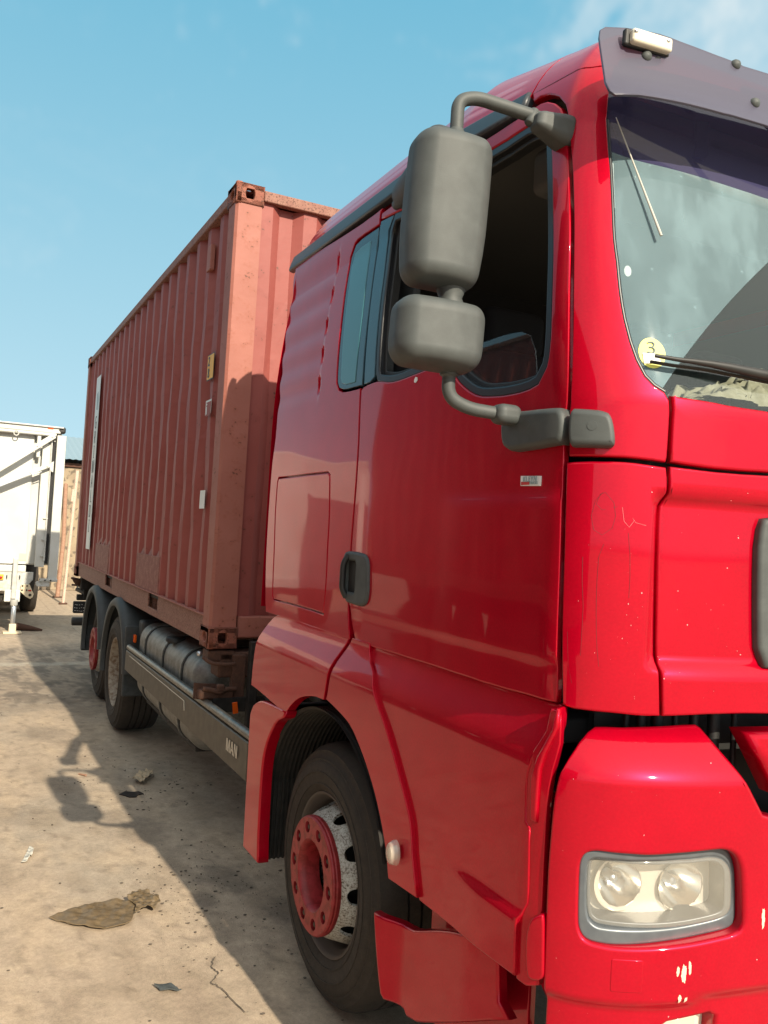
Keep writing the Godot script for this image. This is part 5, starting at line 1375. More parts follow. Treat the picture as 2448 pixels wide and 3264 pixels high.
	POLY["step_inner"] = [-0.7355, 0.6075, -0.7033, 0.6223, -0.6731, 0.6376, -0.643, 0.6529, -0.6107, 0.6676, -0.5742, 0.6812, -0.5313, 0.6931, -0.4777, 0.704, -0.4142, 0.7145, -0.3464, 0.7238, -0.28, 0.7313, -0.2206, 0.7362, -0.1738, 0.7378, -0.1199, 0.7285, -0.09401, 0.7089, -0.06808, 0.6893, -0.05973, 0.5868, -0.09273, 0.567, -0.1251, 0.5455, -0.1574, 0.524, -0.1904, 0.5041, -0.2248, 0.4876, -0.261, 0.4759, -0.3004, 0.4698, -0.3425, 0.4681, -0.386, 0.4696, -0.4292, 0.4734, -0.4708, 0.4783, -0.5093, 0.4832, -0.5441, 0.4889, -0.5764, 0.4962, -0.6071, 0.5046, -0.6369, 0.5137, -0.6668, 0.5227, -0.6974, 0.5311]
	POLY["locker_hatch"] = [-1.864, 2.001, -1.767, 2.001, -1.662, 2.001, -1.558, 2.002, -1.461, 2.002, -1.379, 2.002, -1.318, 2.002, -1.295, 1.99, -1.29, 1.957, -1.286, 1.926, -1.282, 1.893, -1.279, 1.86, -1.277, 1.825, -1.276, 1.789, -1.276, 1.753, -1.276, 1.716, -1.274, 1.68, -1.273, 1.643, -1.272, 1.608, -1.272, 1.574, -1.274, 1.534, -1.278, 1.497, -1.282, 1.46, -1.325, 1.461, -1.368, 1.462, -1.411, 1.463, -1.454, 1.463, -1.498, 1.464, -1.544, 1.464, -1.594, 1.464, -1.649, 1.464, -1.705, 1.463, -1.758, 1.463, -1.802, 1.463, -1.835, 1.463, -1.85, 1.479, -1.853, 1.503, -1.855, 1.537, -1.858, 1.577, -1.86, 1.619, -1.863, 1.659, -1.865, 1.694, -1.868, 1.732, -1.871, 1.767, -1.874, 1.801, -1.876, 1.833, -1.878, 1.862, -1.878, 1.909, -1.877, 1.95, -1.875, 1.98]
	POLY["handle"] = [-1.089, 1.707, -1.063, 1.708, -1.028, 1.708, -0.9966, 1.707, -0.9586, 1.705, -0.9296, 1.7, -0.9082, 1.679, -0.9029, 1.647, -0.8988, 1.605, -0.8971, 1.572, -0.9081, 1.536, -0.9426, 1.524, -0.9669, 1.524, -0.998, 1.524, -1.032, 1.526, -1.064, 1.527, -1.087, 1.555, -1.092, 1.581, -1.097, 1.615, -1.101, 1.653, -1.106, 1.689]
	POLY["door_crease1"] = [-0.9907, 2, -0.1989, 1.984]
	POLY["door_crease2"] = [-0.4189, 1.897, 0.006801, 1.877]
	POLY["door_crease3"] = [-0.2395, 1.501, 0.02652, 1.507, -0.08523, 1.513, 0.06431, 1.509]
	POLY["dimples"] = [-1.455, 2.858, -1.442, 2.724, -1.426, 2.591, -1.427, 2.475, -1.427, 2.354]
	POLY["visor"] = [0.01551, 2.963, 0.02191, 2.986, 0.03668, 2.998, 0.0895, 3.008, 0.1319, 3.012, 0.1791, 3.013, 0.2078, 3.01, 0.2367, 3.005, 0.2699, 3.001, 0.3005, 2.997, 0.3348, 2.993, 0.3691, 2.99, 0.3998, 2.987, 0.4095, 2.984, 0.4151, 2.983, 0.4914, 2.984, 0.5759, 2.987, 0.6871, 2.991, 0.8159, 2.995, 0.9535, 3, 1.091, 3.005, 1.22, 3.01, 1.22, 2.76, 1.082, 2.767, 0.9358, 2.775, 0.7893, 2.783, 0.6515, 2.791, 0.5313, 2.797, 0.4375, 2.802, 0.3659, 2.805, 0.3287, 2.807, 0.3123, 2.807, 0.3028, 2.806, 0.2865, 2.807, 0.2526, 2.809, 0.2254, 2.81, 0.1954, 2.811, 0.1563, 2.81, 0.1144, 2.808, 0.07879, 2.805, 0.04237, 2.797, 0.01897, 2.792, 0.006617, 2.801, 0.008435, 2.836, 0.01041, 2.873, 0.01197, 2.904, 0.01366, 2.937]
	POLY["visor_lamp"] = [0.0791, 2.978, 0.1836, 2.988, 0.177, 2.95, 0.07269, 2.944]
	POLY["visor_bolts"] = [0.1288, 2.933, 0.3886, 2.978, 0.4184, 2.874]
	POLY["strap"] = [0.5192, 2.894, 0.5536, 2.898, 0.5519, 2.795, 0.5416, 2.779, 0.5121, 2.781, 0.5215, 2.813]
	POLY["sticker"] = [0.326, 2.229, 0.365, 2.266, 0.3972, 2.232, 0.3606, 2.192]
	POLY["sticker_white"] = [0.3367, 2.227, 0.3706, 2.227, 0.3826, 2.205, 0.3381, 2.202]
	POLY["three"] = [0.3543, 2.26, 0.3737, 2.262, 0.3708, 2.229, 0.3515, 2.228]
	POLY["round_mark"] = [0.3107, 2.432, 0.3133, 2.428]
	POLY["reflection_line"] = [0.3749, 2.131, 0.515, 2.301, 0.6465, 2.481]
	POLY["wiper"] = [0.3547, 2.209, 0.4086, 2.204, 0.4425, 2.203, 0.4836, 2.201, 0.5182, 2.198, 0.5569, 2.194, 0.5956, 2.19]
	POLY["wiper2"] = [0.2589, 2.832, 0.3985, 2.519]
	POLY["small_bracket"] = [0.256, 2.718, 0.2658, 2.596]
	POLY["badge"] = [-0.1014, 1.937, -0.02306, 1.934, -0.0233, 1.91, -0.1001, 1.912]
	POLY["chip"] = [-0.6568, 2.264, -0.6762, 2.249, -0.6626, 2.262, -0.6476, 2.254]
	POLY["bracket_door"] = [-0.1673, 2.101, -0.1333, 2.099, -0.09727, 2.097, -0.06129, 2.095, -0.02722, 2.094, 0.002994, 2.092, 0.02744, 2.091, 0.08379, 2.088, 0.08429, 2.005, 0.04724, 2.004, 0.007758, 2.002, -0.03172, 2, -0.06878, 1.999, -0.101, 1.998, -0.1259, 1.998, -0.1615, 2.018]
	POLY["bracket_pillar"] = [0.09885, 2.086, 0.1369, 2.084, 0.175, 2.082, 0.2045, 2.08, 0.2336, 2.071, 0.2489, 2.006, 0.2381, 1.996, 0.2124, 1.996, 0.1769, 1.996, 0.1373, 1.997, 0.09978, 1.997]
	POLY["scratch_loop"] = [0.2633, 1.864, 0.2188, 1.855, 0.1992, 1.868, 0.211, 1.891, 0.2265, 1.895, 0.253, 1.873, 0.2598, 1.843, 0.2518, 1.815, 0.2226, 1.798, 0.1952, 1.809, 0.1846, 1.84, 0.1959, 1.875, 0.2186, 1.895]
	POLY["scratch1"] = [0.163, 1.746, 0.1654, 1.692, 0.1732, 1.634, 0.173, 1.576, 0.1725, 1.522]
	POLY["scratch2"] = [0.2291, 1.778, 0.2155, 1.748, 0.2139, 1.694, 0.2147, 1.657, 0.2166, 1.617, 0.2201, 1.577, 0.2244, 1.541, 0.2321, 1.501]
	POLY["scratch3"] = [0.2973, 1.806, 0.3047, 1.756, 0.3074, 1.71, 0.3071, 1.66]
	POLY["scratch4"] = [0.01759, 1.781, 0.0144, 1.745, 0.01618, 1.717, 0.01794, 1.684, 0.01616, 1.646, 0.01454, 1.604, 0.01641, 1.561, 0.01929, 1.516]
	POLY["scuff"] = [0.2777, 1.863, 0.2842, 1.832, 0.2988, 1.819, 0.3115, 1.834, 0.3066, 1.841, 0.3162, 1.83, 0.3426, 1.825]
	POLY["scratch5"] = [0.1218, 1.573, 0.1262, 1.532, 0.1314, 1.496, 0.1468, 1.458]
	POLY["marker_lamp"] = [-0.5315, 0.8529, -0.579, 0.8353, -0.4856, 0.8698, -0.5359, 0.8887, -0.5272, 0.8171]

# ------------------------------------------------------------------ containers
# a casting: a thick-walled block with an oval hole in its end face and its side face
func casting(o: Vector3, sx: float, sz: float) -> ArrayMesh:
	# o = outer corner (low), the block runs to +x*sx and +z*sz; size 0.162 x 0.118 x 0.178
	var b := Bag.new()
	var w := 0.162
	var h := 0.118
	var d := 0.178
	var face := func(org: Vector3, ax: Vector3, bx: Vector3, out: Vector3, a: float, c: float, ra: float, rc: float) -> void:
		var f := func(u: float, v: float) -> Vector3: return org + ax * u + bx * v
		var s := ax.cross(bx).dot(out)
		var f2 := func(u: float, v: float) -> Vector3: return org + ax * (a - u) + bx * v
		var m := sheet(f if s > 0.0 else f2, PackedVector2Array([Vector2(0, 0), Vector2(a, 0), Vector2(a, c), Vector2(0, c)]), {"gap": 0.0, "bev": 0.007, "thick": 0.03, "cell": 0.08, "holes": [oval(a * 0.5, c * 0.5, ra, rc, 18)]})
		var arr := m.surface_get_arrays(0)
		b.v.append_array(arr[Mesh.ARRAY_VERTEX])
		b.n.append_array(arr[Mesh.ARRAY_NORMAL])
	var X := Vector3(sx, 0, 0)
	var Z := Vector3(0, 0, sz)
	face.call(o, X, Vector3.UP, -Z, w, h, 0.026, 0.040)           # end face
	face.call(o, Z, Vector3.UP, -X, d, h, 0.040, 0.026)           # side face
	face.call(o + Vector3(0, h, 0), X, Z, Vector3.UP, w, d, 0.03, 0.055)
	face.call(o, X, Z, Vector3.DOWN, w, d, 0.03, 0.055)
	b.quad(o + X * w, o + X * w + Vector3(0, h, 0), o + X * w + Vector3(0, h, 0) + Z * d, o + X * w + Z * d, X)
	b.quad(o + Z * d, o + Z * d + Vector3(0, h, 0), o + Z * d + Vector3(0, h, 0) + X * w, o + Z * d + X * w, Z)
	return b.mesh()

# corrugated wall: along from a to c (both at height y0), outward normal n; outer faces lie `out0` inside the plane
func corrugated(a: Vector3, c: Vector3, y0: float, y1: float, n: Vector3, pitch: float, depth: float, bent: float, seed_: int, rows := 26, flat_share := 0.26) -> ArrayMesh:
	var b := Bag.new()
	var L := (c - a).length()
	var dir := (c - a).normalized()
	var count := int(round(L / pitch))
	var p := L / count
	var prof := []   # [along, depth]
	for k in count:
		var s := k * p
		prof.append([s, 0.0])
		prof.append([s + p * flat_share, 0.0])
		prof.append([s + p * 0.5, depth])
		prof.append([s + p * (0.5 + flat_share), depth])
	prof.append([L, 0.0])
	var f := FastNoiseLite.new()
	f.seed = seed_
	f.frequency = 0.9
	f.fractal_octaves = 3
	var at := func(i: int, r: int) -> Vector3:
		var s: float = prof[i][0]
		var y := lerpf(y0, y1, r / float(rows))
		var k := bent * sm(0.0, 0.25, minf(r, rows - r) / float(rows))
		var q: Vector3 = a + dir * (s + f.get_noise_2d(i * 0.9, y * 1.6) * 0.022 * k) - n * (prof[i][1] - f.get_noise_2d(i * 0.35 + 40.0, y * 1.3) * 0.014 * k)
		q.y = y
		return q
	for r in rows:
		for i in prof.size() - 1:
			b.quad(at.call(i, r), at.call(i + 1, r), at.call(i + 1, r + 1), at.call(i, r + 1), n)
	return b.mesh()

func build_container() -> void:
	var L := 6.058
	var W := 2.438
	var Y := 1.10
	var H := 2.591
	var C := thing("shipping_container", "maroon corrugated shipping container with rusty corners riding on the red truck", "container", Vector3(W / 2, Y, -L / 2))
	for sx in [0, 1]:
		for sz in [0, 1]:
			for sy in [0, 1]:
				var o := Vector3(0.0 if sx == 0 else W, Y if sy == 0 else Y + H - 0.118, 0.0 if sz == 0 else -L)
				part("corner_casting", casting(o, 1.0 if sx == 0 else -1.0, -1.0 if sz == 0 else 1.0), M.box_cast, C)
			var x := 0.004 if sx == 0 else W - 0.004
			var s := 1.0 if sx == 0 else -1.0
			# post: a wide face to the end, a narrower one to the side
			var ez := -0.006 if sz == 0 else -L + 0.006
			var dz := -1.0 if sz == 0 else 1.0
			var poly := PackedVector2Array([Vector2(0.0, 0.014), Vector2(0.014, 0.0), Vector2(0.150, 0.0), Vector2(0.150, 0.03), Vector2(0.06, 0.03), Vector2(0.06, 0.14), Vector2(0.0, 0.14)])
			part("corner_post", prism(Vector3(x, Y + 0.117, ez), Vector3(s, 0, 0), Vector3(0, 0, dz), poly, Vector3.UP, H - 0.234, 0.0), M.box_frame, C)
	for sx in [0, 1]:
		var x := 0.016 if sx == 0 else W - 0.016
		var s := 1.0 if sx == 0 else -1.0
		part("top_rail", rbox(Vector3(x + s * 0.022, Y + H - 0.047, -L / 2), Vector3(0.06, 0.062, L - 0.36), 0.008, 2), M.rail, C)
		# bottom rail: a channel, cut by two fork pockets
		var pockets := [[-3.86, -3.48], [-1.81, -1.47]]
		var z := -L + 0.178
		var cut := [z, -3.86, -3.48, -1.81, -1.47, -0.178]
		for k in [0, 2, 4]:
			part("bottom_rail", rbox(Vector3(x + s * 0.02, Y + 0.083, (cut[k] + cut[k + 1]) / 2), Vector3(0.012, 0.155, cut[k + 1] - cut[k]), 0.003), M.rail, C)
		for q in pockets:
			part("fork_pocket", rbox(Vector3(x + s * 0.6, Y + 0.157, (q[0] + q[1]) / 2), Vector3(1.1, 0.006, q[1] - q[0]), 0.002), M.rail, C)
			for e in [q[0] - 0.004, q[1] + 0.004]:
				part("pocket_side", rbox(Vector3(x + s * 0.6, Y + 0.08, e), Vector3(1.1, 0.15, 0.006), 0.002), M.rail, C)
			part("pocket_strap", rbox(Vector3(x + s * 0.02, Y + 0.030, (q[0] + q[1]) / 2), Vector3(0.014, 0.05, q[1] - q[0]), 0.003), M.rail, C)
		part("rail_lip", rbox(Vector3(x + s * 0.015, Y + 0.166, -L / 2), Vector3(0.034, 0.008, L - 0.3), 0.003), M.box_frame, C)
		var n := Vector3(-s, 0, 0)
		var side := part("side_wall", corrugated(Vector3(x + s * 0.012, 0, -L + 0.13), Vector3(x + s * 0.012, 0, -0.13), Y + 0.168, Y + H - 0.07, n, 0.2787, 0.046, 1.0 if sx == 0 else 0.0, 21, 34 if sx == 0 else 2), M.box_paint, C)
		if sx == 0:
			for q in [[-4.60, -3.73], [-2.33, -1.47]]:
				part("repair_plate", prism(Vector3(0.023, 0, 0), Vector3(0, 0, 1), Vector3(0, 1, 0), PackedVector2Array([Vector2(q[0], Y + 0.171), Vector2(q[1], Y + 0.171), Vector2(q[1], Y + 0.435), Vector2(q[0], Y + 0.43)]), Vector3(1, 0, 0), 0.006, 0.002), M.patch, side)
				for k in 3:
					var zz: float = lerpf(q[0], q[1], (k + 0.52) / 3.0)
					part("plate_gusset", prism(Vector3(0, 0, zz), Vector3(1, 0, 0), Vector3(0, 1, 0), PackedVector2Array([Vector2(0.026, Y + 0.432), Vector2(0.062, Y + 0.432), Vector2(0.062, Y + 0.52)]), Vector3(0, 0, 1), 0.10), M.patch, side)
	part("top_rail", rbox(Vector3(W / 2, Y + H - 0.047, -0.035), Vector3(W - 0.33, 0.062, 0.05), 0.008, 2), M.rail, C)
	part("top_rail", rbox(Vector3(W / 2, Y + H - 0.047, -L + 0.035), Vector3(W - 0.33, 0.062, 0.05), 0.008, 2), M.rail, C)
	part("front_sill", rbox(Vector3(W / 2, Y + 0.118, -0.05), Vector3(W - 0.33, 0.12, 0.07), 0.01, 2), M.box_frame, C)
	part("rear_sill", rbox(Vector3(W / 2, Y + 0.118, -L + 0.05), Vector3(W - 0.33, 0.12, 0.07), 0.01, 2), M.box_frame, C)
	part("front_wall", corrugated(Vector3(0.15, 0, -0.038), Vector3(W - 0.15, 0, -0.038), Y + 0.178, Y + H - 0.077, Vector3(0, 0, 1), 0.267, 0.042, 0.35, 33, 14, 0.30), M.box_paint, C)
	part("rear_wall", rbox(Vector3(W / 2, Y + H / 2, -L + 0.05), Vector3(W - 0.3, H - 0.25, 0.04), 0.005), M.box_paint, C)
	part("roof_sheet", rbox(Vector3(W / 2, Y + H - 0.03, -L / 2), Vector3(W - 0.1, 0.01, L - 0.1), 0.003), M.box_paint, C)
	part("floor_sheet", rbox(Vector3(W / 2, Y + 0.14, -L / 2), Vector3(W - 0.1, 0.03, L - 0.1), 0.003), M.dark, C)
	for k in 14:
		part("cross_member", rbox(Vector3(W / 2, Y + 0.07, -0.3 - k * 0.42), Vector3(W - 0.1, 0.11, 0.045), 0.004), M.rail, C)
	# ---- marks: white carrier strip near the tail, yellow height plate, small boxes
	var xs := 0.010
	var strip := part("name_strip", prism(Vector3(xs, 0, 0), Vector3(0, 0, 1), Vector3(0, 1, 0), PackedVector2Array([Vector2(-5.25, 1.45), Vector2(-4.96, 1.45), Vector2(-4.96, 3.34), Vector2(-5.25, 3.34)]), Vector3(1, 0, 0), 0.003), M.sticker, C)
	part("grey_mark", prism(Vector3(xs - 0.001, 0, 0), Vector3(0, 0, 1), Vector3(0, 1, 0), PackedVector2Array([Vector2(-5.14, 2.98), Vector2(-5.04, 2.96), Vector2(-5.01, 3.08), Vector2(-5.06, 3.17), Vector2(-5.15, 3.15)]), Vector3(1, 0, 0), 0.001), M.grey_ink, strip)
	var text := "GRIMALDI"
	for k in text.length():
		words(text[k], 0.135, Vector3(xs - 0.003, 2.83 - k * 0.1615, -5.10), Vector3(0, 0, 1), Vector3.UP, M.ink, strip)
	var xp := 0.012
	var plate := part("height_plate", prism(Vector3(xp, 0, 0), Vector3(0, 0, 1), Vector3(0, 1, 0), PackedVector2Array([Vector2(-0.44, 2.63), Vector2(-0.30, 2.63), Vector2(-0.30, 2.785), Vector2(-0.44, 2.785)]), Vector3(1, 0, 0), 0.002), M.ink, C)
	part("yellow_face", prism(Vector3(xp - 0.001, 0, 0), Vector3(0, 0, 1), Vector3(0, 1, 0), PackedVector2Array([Vector2(-0.434, 2.636), Vector2(-0.30, 2.636), Vector2(-0.30, 2.779), Vector2(-0.434, 2.779)]), Vector3(1, 0, 0), 0.001), M.yellow, plate)
	words("2", 0.055, Vector3(xp - 0.0025, 2.742, -0.400), Vector3(0, 0, 1), Vector3.UP, M.ink, plate, "lettering", true)
	words("8", 0.055, Vector3(xp - 0.0025, 2.672, -0.396), Vector3(0, 0, 1), Vector3.UP, M.ink, plate, "lettering", true)
	var info := part("info_box", prism(Vector3(xp, 0, 0), Vector3(0, 0, 1), Vector3(0, 1, 0), PackedVector2Array([Vector2(-0.42, 2.425), Vector2(-0.30, 2.425), Vector2(-0.30, 2.51), Vector2(-0.42, 2.51)]), Vector3(1, 0, 0), 0.002), M.sticker, C)
	part("dark_field", prism(Vector3(xp - 0.001, 0, 0), Vector3(0, 0, 1), Vector3(0, 1, 0), PackedVector2Array([Vector2(-0.405, 2.415), Vector2(-0.30, 2.415), Vector2(-0.30, 2.498), Vector2(-0.405, 2.498)]), Vector3(1, 0, 0), 0.001), M.box_paint, info)
	words("i", 0.06, Vector3(xp - 0.0025, 2.455, -0.385), Vector3(0, 0, 1), Vector3.UP, M.sticker, info, "lettering", true)
	part("white_plate", prism(Vector3(xp, 0, 0), Vector3(0, 0, 1), Vector3(0, 1, 0), PackedVector2Array([Vector2(-0.42, 1.87), Vector2(-0.31, 1.87), Vector2(-0.31, 1.977), Vector2(-0.42, 1.977)]), Vector3(1, 0, 0), 0.002), M.sticker, C)
	part("vent", rbox(Vector3(0.032, 3.42, -0.60), Vector3(0.03, 0.16, 0.09), 0.006), M.box_frame, C)

# ------------------------------------------------------------------ the white trailer behind, seen from its end
func build_trailer() -> void:
	var zf := -9.45
	var x0 := -2.42
	var x1 := 0.10
	var T := thing("trailer", "white box trailer resting on a steel landing leg behind the truck", "trailer", Vector3(-1.15, 0, -12.5))
	part("box_body", rbox(Vector3((x0 + x1) / 2, 2.08, zf - 3.6), Vector3(x1 - x0, 2.12, 7.0), 0.03, 2), M.trailer_white, T)
	# end wall: recessed panel in a frame
	part("end_panel", rbox(Vector3(-1.42, 2.04, zf - 0.06), Vector3(2.24, 2.02, 0.06), 0.008), M.trailer_white, T)
	part("roof_beam", rbox(Vector3((x0 + x1) / 2 - 0.02, 3.115, zf - 0.01), Vector3(x1 - x0 - 0.04, 0.09, 0.16), 0.015, 2), M.trailer_white, T)
	part("roof_gutter", tube([Vector3(x0, 3.035, zf + 0.06), Vector3(0.0, 3.045, zf + 0.06)], 0.026, 12), M.trailer_white, T)
	part("roof_edge", rbox(Vector3((x0 + x1) / 2, 3.165, zf - 0.1), Vector3(x1 - x0, 0.025, 0.4), 0.008), M.trailer_grey, T)
	part("corner_cap", rbox(Vector3(0.07, 3.13, zf + 0.0), Vector3(0.13, 0.10, 0.14), 0.03, 3), M.black, T)
	part("marker_lamp", rbox(Vector3(-0.09, 3.145, zf + 0.075), Vector3(0.08, 0.026, 0.012), 0.004), M.amber, T)
	var post := part("corner_post", rbox(Vector3(0.085, 1.93, zf - 0.02), Vector3(0.135, 2.24, 0.12), 0.012, 2), M.trailer_white, T)
	part("post_foot", rbox(Vector3(0.03, 0.80, zf + 0.02), Vector3(0.26, 0.045, 0.12), 0.008), M.trailer_grey, T)
	for xx in [-0.02, 0.06]:
		part("bolt", cyl(Vector3(xx, 0.80, zf + 0.08), Vector3(xx, 0.80, zf + 0.09), 0.012, 10, 0.002), M.chassis, T)
	part("lower_arm", prism(Vector3(-0.15, 0.70, zf + 0.06), Vector3(1, 0, 0), Vector3(0, 1, 0), PackedVector2Array([Vector2(0.0, 0.03), Vector2(0.02, 0.0), Vector2(0.19, 0.0), Vector2(0.2, 0.01), Vector2(0.2, 0.08), Vector2(0.02, 0.08), Vector2(0.0, 0.06)]), Vector3(0, 0, -1), 0.05, 0.006), M.trailer_grey, T)
	part("lock_column", rbox(Vector3(-0.115, 1.95, zf + 0.01), Vector3(0.135, 1.90, 0.07), 0.01, 2), M.trailer_white, T)
	part("lock_rod", cyl(Vector3(-0.055, 1.1, zf + 0.06), Vector3(-0.055, 2.95, zf + 0.06), 0.012, 10), M.trailer_grey, T)
	for yy in [1.42, 1.75, 1.17]:
		part("rod_keeper", rbox(Vector3(-0.075, yy, zf + 0.055), Vector3(0.07, 0.02, 0.03), 0.005), M.trailer_grey, T)
	part("upper_post", rbox(Vector3(-0.24, 2.86, zf + 0.03), Vector3(0.055, 0.36, 0.05), 0.012, 2), M.trailer_white, T)
	part("hinge_plate", prism(Vector3(-0.06, 2.50, zf + 0.075), Vector3(1, 0, 0), Vector3(0, 1, 0), PackedVector2Array([Vector2(-0.03, 0.05), Vector2(0.03, -0.03), Vector2(0.05, -0.03), Vector2(0.05, 0.14), Vector2(0.02, 0.12)]), Vector3(0, 0, -1), 0.02, 0.003), M.trailer_white, T)
	part("dark_gap", rbox(Vector3(-0.02, 2.0, zf - 0.03), Vector3(0.05, 1.9, 0.04), 0.004), M.dark, T)
	# the two tilted struts of the folding lift
	for q in [[Vector3(-0.03, 3.03, zf + 0.12), Vector3(-1.7, 1.72, zf + 0.12), 0.082], [Vector3(-0.07, 2.57, zf + 0.11), Vector3(-1.8, 1.68, zf + 0.11), 0.062]]:
		var a: Vector3 = q[0]
		var c: Vector3 = q[1]
		var d := (a - c).normalized()
		var up := Vector3(-d.y, d.x, 0.0)
		var st := part("strut", rbox((a + c) * 0.5, Vector3((a - c).length(), q[2], 0.05), 0.010, 2, Basis(d, up, Vector3(0, 0, 1))), M.trailer_white, T)
		part("pivot", cyl(a - d * 0.04 + Vector3(0, 0, 0.024), a - d * 0.04 + Vector3(0, 0, 0.034), 0.016, 14, 0.003), M.trailer_grey, st)
		part("pivot", cyl(a - d * 0.30 + Vector3(0, 0, 0.024), a - d * 0.30 + Vector3(0, 0, 0.034), 0.013, 14, 0.003), M.trailer_grey, st)
	part("spring_rod", tube(bend([Vector3(-0.18, 2.46, zf + 0.14), Vector3(-0.27, 2.42, zf + 0.14), Vector3(-0.33, 2.41, zf + 0.14), Vector3(-1.1, 2.0, zf + 0.14)], 0.05), 0.008, 6), M.steel, T)
	for xx in [-0.57, -1.6]:
		var loop := []
		for k in 17:
			loop.append(Vector3(xx + 0.035 * cos(TAU * k / 16.0), 3.02 + 0.038 * sin(TAU * k / 16.0), zf + 0.09))
		var bb := Bag.new()
		add_tube(bb, loop, 0.008, 8, false)
		part("rope_ring", bb.mesh(), M.trailer_white, T)
	part("notice", rbox(Vector3(-0.35, 1.14, zf - 0.025), Vector3(0.10, 0.11, 0.006), 0.001), M.cream, T)
	part("bottom_sill", rbox(Vector3(-1.24, 0.965, zf + 0.0), Vector3(1.88, 0.10, 0.10), 0.01, 2), M.trailer_white, T)
	var apron := part("apron", prism(Vector3(0, 0, zf + 0.04), Vector3(1, 0, 0), Vector3(0, 1, 0), PackedVector2Array([Vector2(-2.2, 0.62), Vector2(-0.33, 0.62), Vector2(-0.30, 0.66), Vector2(-0.19, 0.80), Vector2(-0.19, 0.915), Vector2(-2.2, 0.915)]), Vector3(0, 0, -1), 0.06, 0.006), M.trailer_grey, T)
	part("red_switch", rbox(Vector3(-0.64, 0.83, zf + 0.055), Vector3(0.07, 0.085, 0.02), 0.006), M.yellow, apron)
	part("switch_knob", cyl(Vector3(-0.64, 0.83, zf + 0.065), Vector3(-0.64, 0.83, zf + 0.09), 0.020, 14, 0.004), M.red_lens, apron)
	part("notice", rbox(Vector3(-0.64, 0.71, zf + 0.045), Vector3(0.08, 0.08, 0.006), 0.001), M.cream, apron)
	for xx in [-0.56, -0.38]:
		part("hook", rbox(Vector3(xx, 0.84, zf + 0.06), Vector3(0.014, 0.05, 0.03), 0.004), M.chassis, apron)
	var gus := part("tow_plate", prism(Vector3(0, 0, zf + 0.10), Vector3(1, 0, 0), Vector3(0, 1, 0), PackedVector2Array([Vector2(-0.36, 0.62), Vector2(-0.28, 0.545), Vector2(-0.215, 0.51), Vector2(-0.18, 0.54), Vector2(-0.17, 0.585), Vector2(-0.235, 0.73), Vector2(-0.355, 0.73)]), Vector3(0, 0, -1), 0.02, 0.004), M.cream, T)
	for q in [[-0.335, 0.71], [-0.27, 0.71], [-0.338, 0.645], [-0.272, 0.645]]:
		part("bolt", cyl(Vector3(q[0], q[1], zf + 0.10), Vector3(q[0], q[1], zf + 0.112), 0.013, 8, 0.002), M.chassis, gus)
	part("tow_eye", cyl(Vector3(-0.222, 0.572, zf + 0.099), Vector3(-0.222, 0.572, zf + 0.104), 0.022, 16), M.chassis, gus)
	part("red_tag", rbox(Vector3(-0.228, 0.640, zf + 0.103), Vector3(0.045, 0.022, 0.004), 0.001), M.red_lens, gus)
	# landing leg
	var leg := part("landing_leg", rbox(Vector3(-0.455, 0.82, zf + 0.13), Vector3(0.068, 0.62, 0.07), 0.016, 3), M.trailer_grey, T)
	part("leg_bracket", rbox(Vector3(-0.47, 0.555, zf + 0.09), Vector3(0.22, 0.18, 0.05), 0.012, 2), M.trailer_white, leg)
	part("leg_collar", lathe(Vector3(-0.44, 0.505, zf + 0.16), Vector3(0, -1, 0), [[0.0, 0.0], [0.0, 0.055], [0.08, 0.052], [0.10, 0.036], [0.10, 0.0]], 20), M.trailer_grey, leg)
	part("leg_piston", cyl(Vector3(-0.44, 0.10, zf + 0.16), Vector3(-0.44, 0.44, zf + 0.16), 0.036, 20, 0.004), M.steel, leg)
	part("leg_foot", rbox(Vector3(-0.44, 0.07, zf + 0.16), Vector3(0.10, 0.14, 0.09), 0.012, 2), M.cream, leg)
	part("foot_plate", rbox(Vector3(-0.44, 0.012, zf + 0.16), Vector3(0.26, 0.024, 0.22), 0.006), M.cream, leg)
	# running gear
	for z in [-12.55, -13.85]:
		for q in [[-0.02, 1.0], [-2.28, -1.0]]:
			var w := part("wheel", lathe(Vector3(q[0] - 0.13, 0.47, z), Vector3(1, 0, 0), [[0.0, 0.0], [0.0, 0.27], [-0.01, 0.34], [0.0, 0.43], [0.03, 0.465], [0.23, 0.465], [0.26, 0.43], [0.27, 0.34], [0.26, 0.27], [0.2, 0.0]], 36), M.rubber, T)
			part("hub", lathe(Vector3(q[0] - 0.13 + (0.26 if q[1] > 0.0 else 0.0), 0.47, z), Vector3(q[1], 0, 0), [[0.02, 0.1], [0.05, 0.09], [0.06, 0.0]], 20), M.rim_dirty, w)
		part("axle", cyl(Vector3(-2.3, 0.47, z), Vector3(0.0, 0.47, z), 0.06, 12), M.chassis, T)
	part("under_frame", rbox(Vector3(-1.15, 0.80, -12.8), Vector3(1.1, 0.22, 6.4), 0.02), M.chassis, T)
	part("number_plate", rbox(Vector3(-0.75, 0.52, zf - 0.10), Vector3(0.5, 0.1, 0.02), 0.004), M.chassis, T)

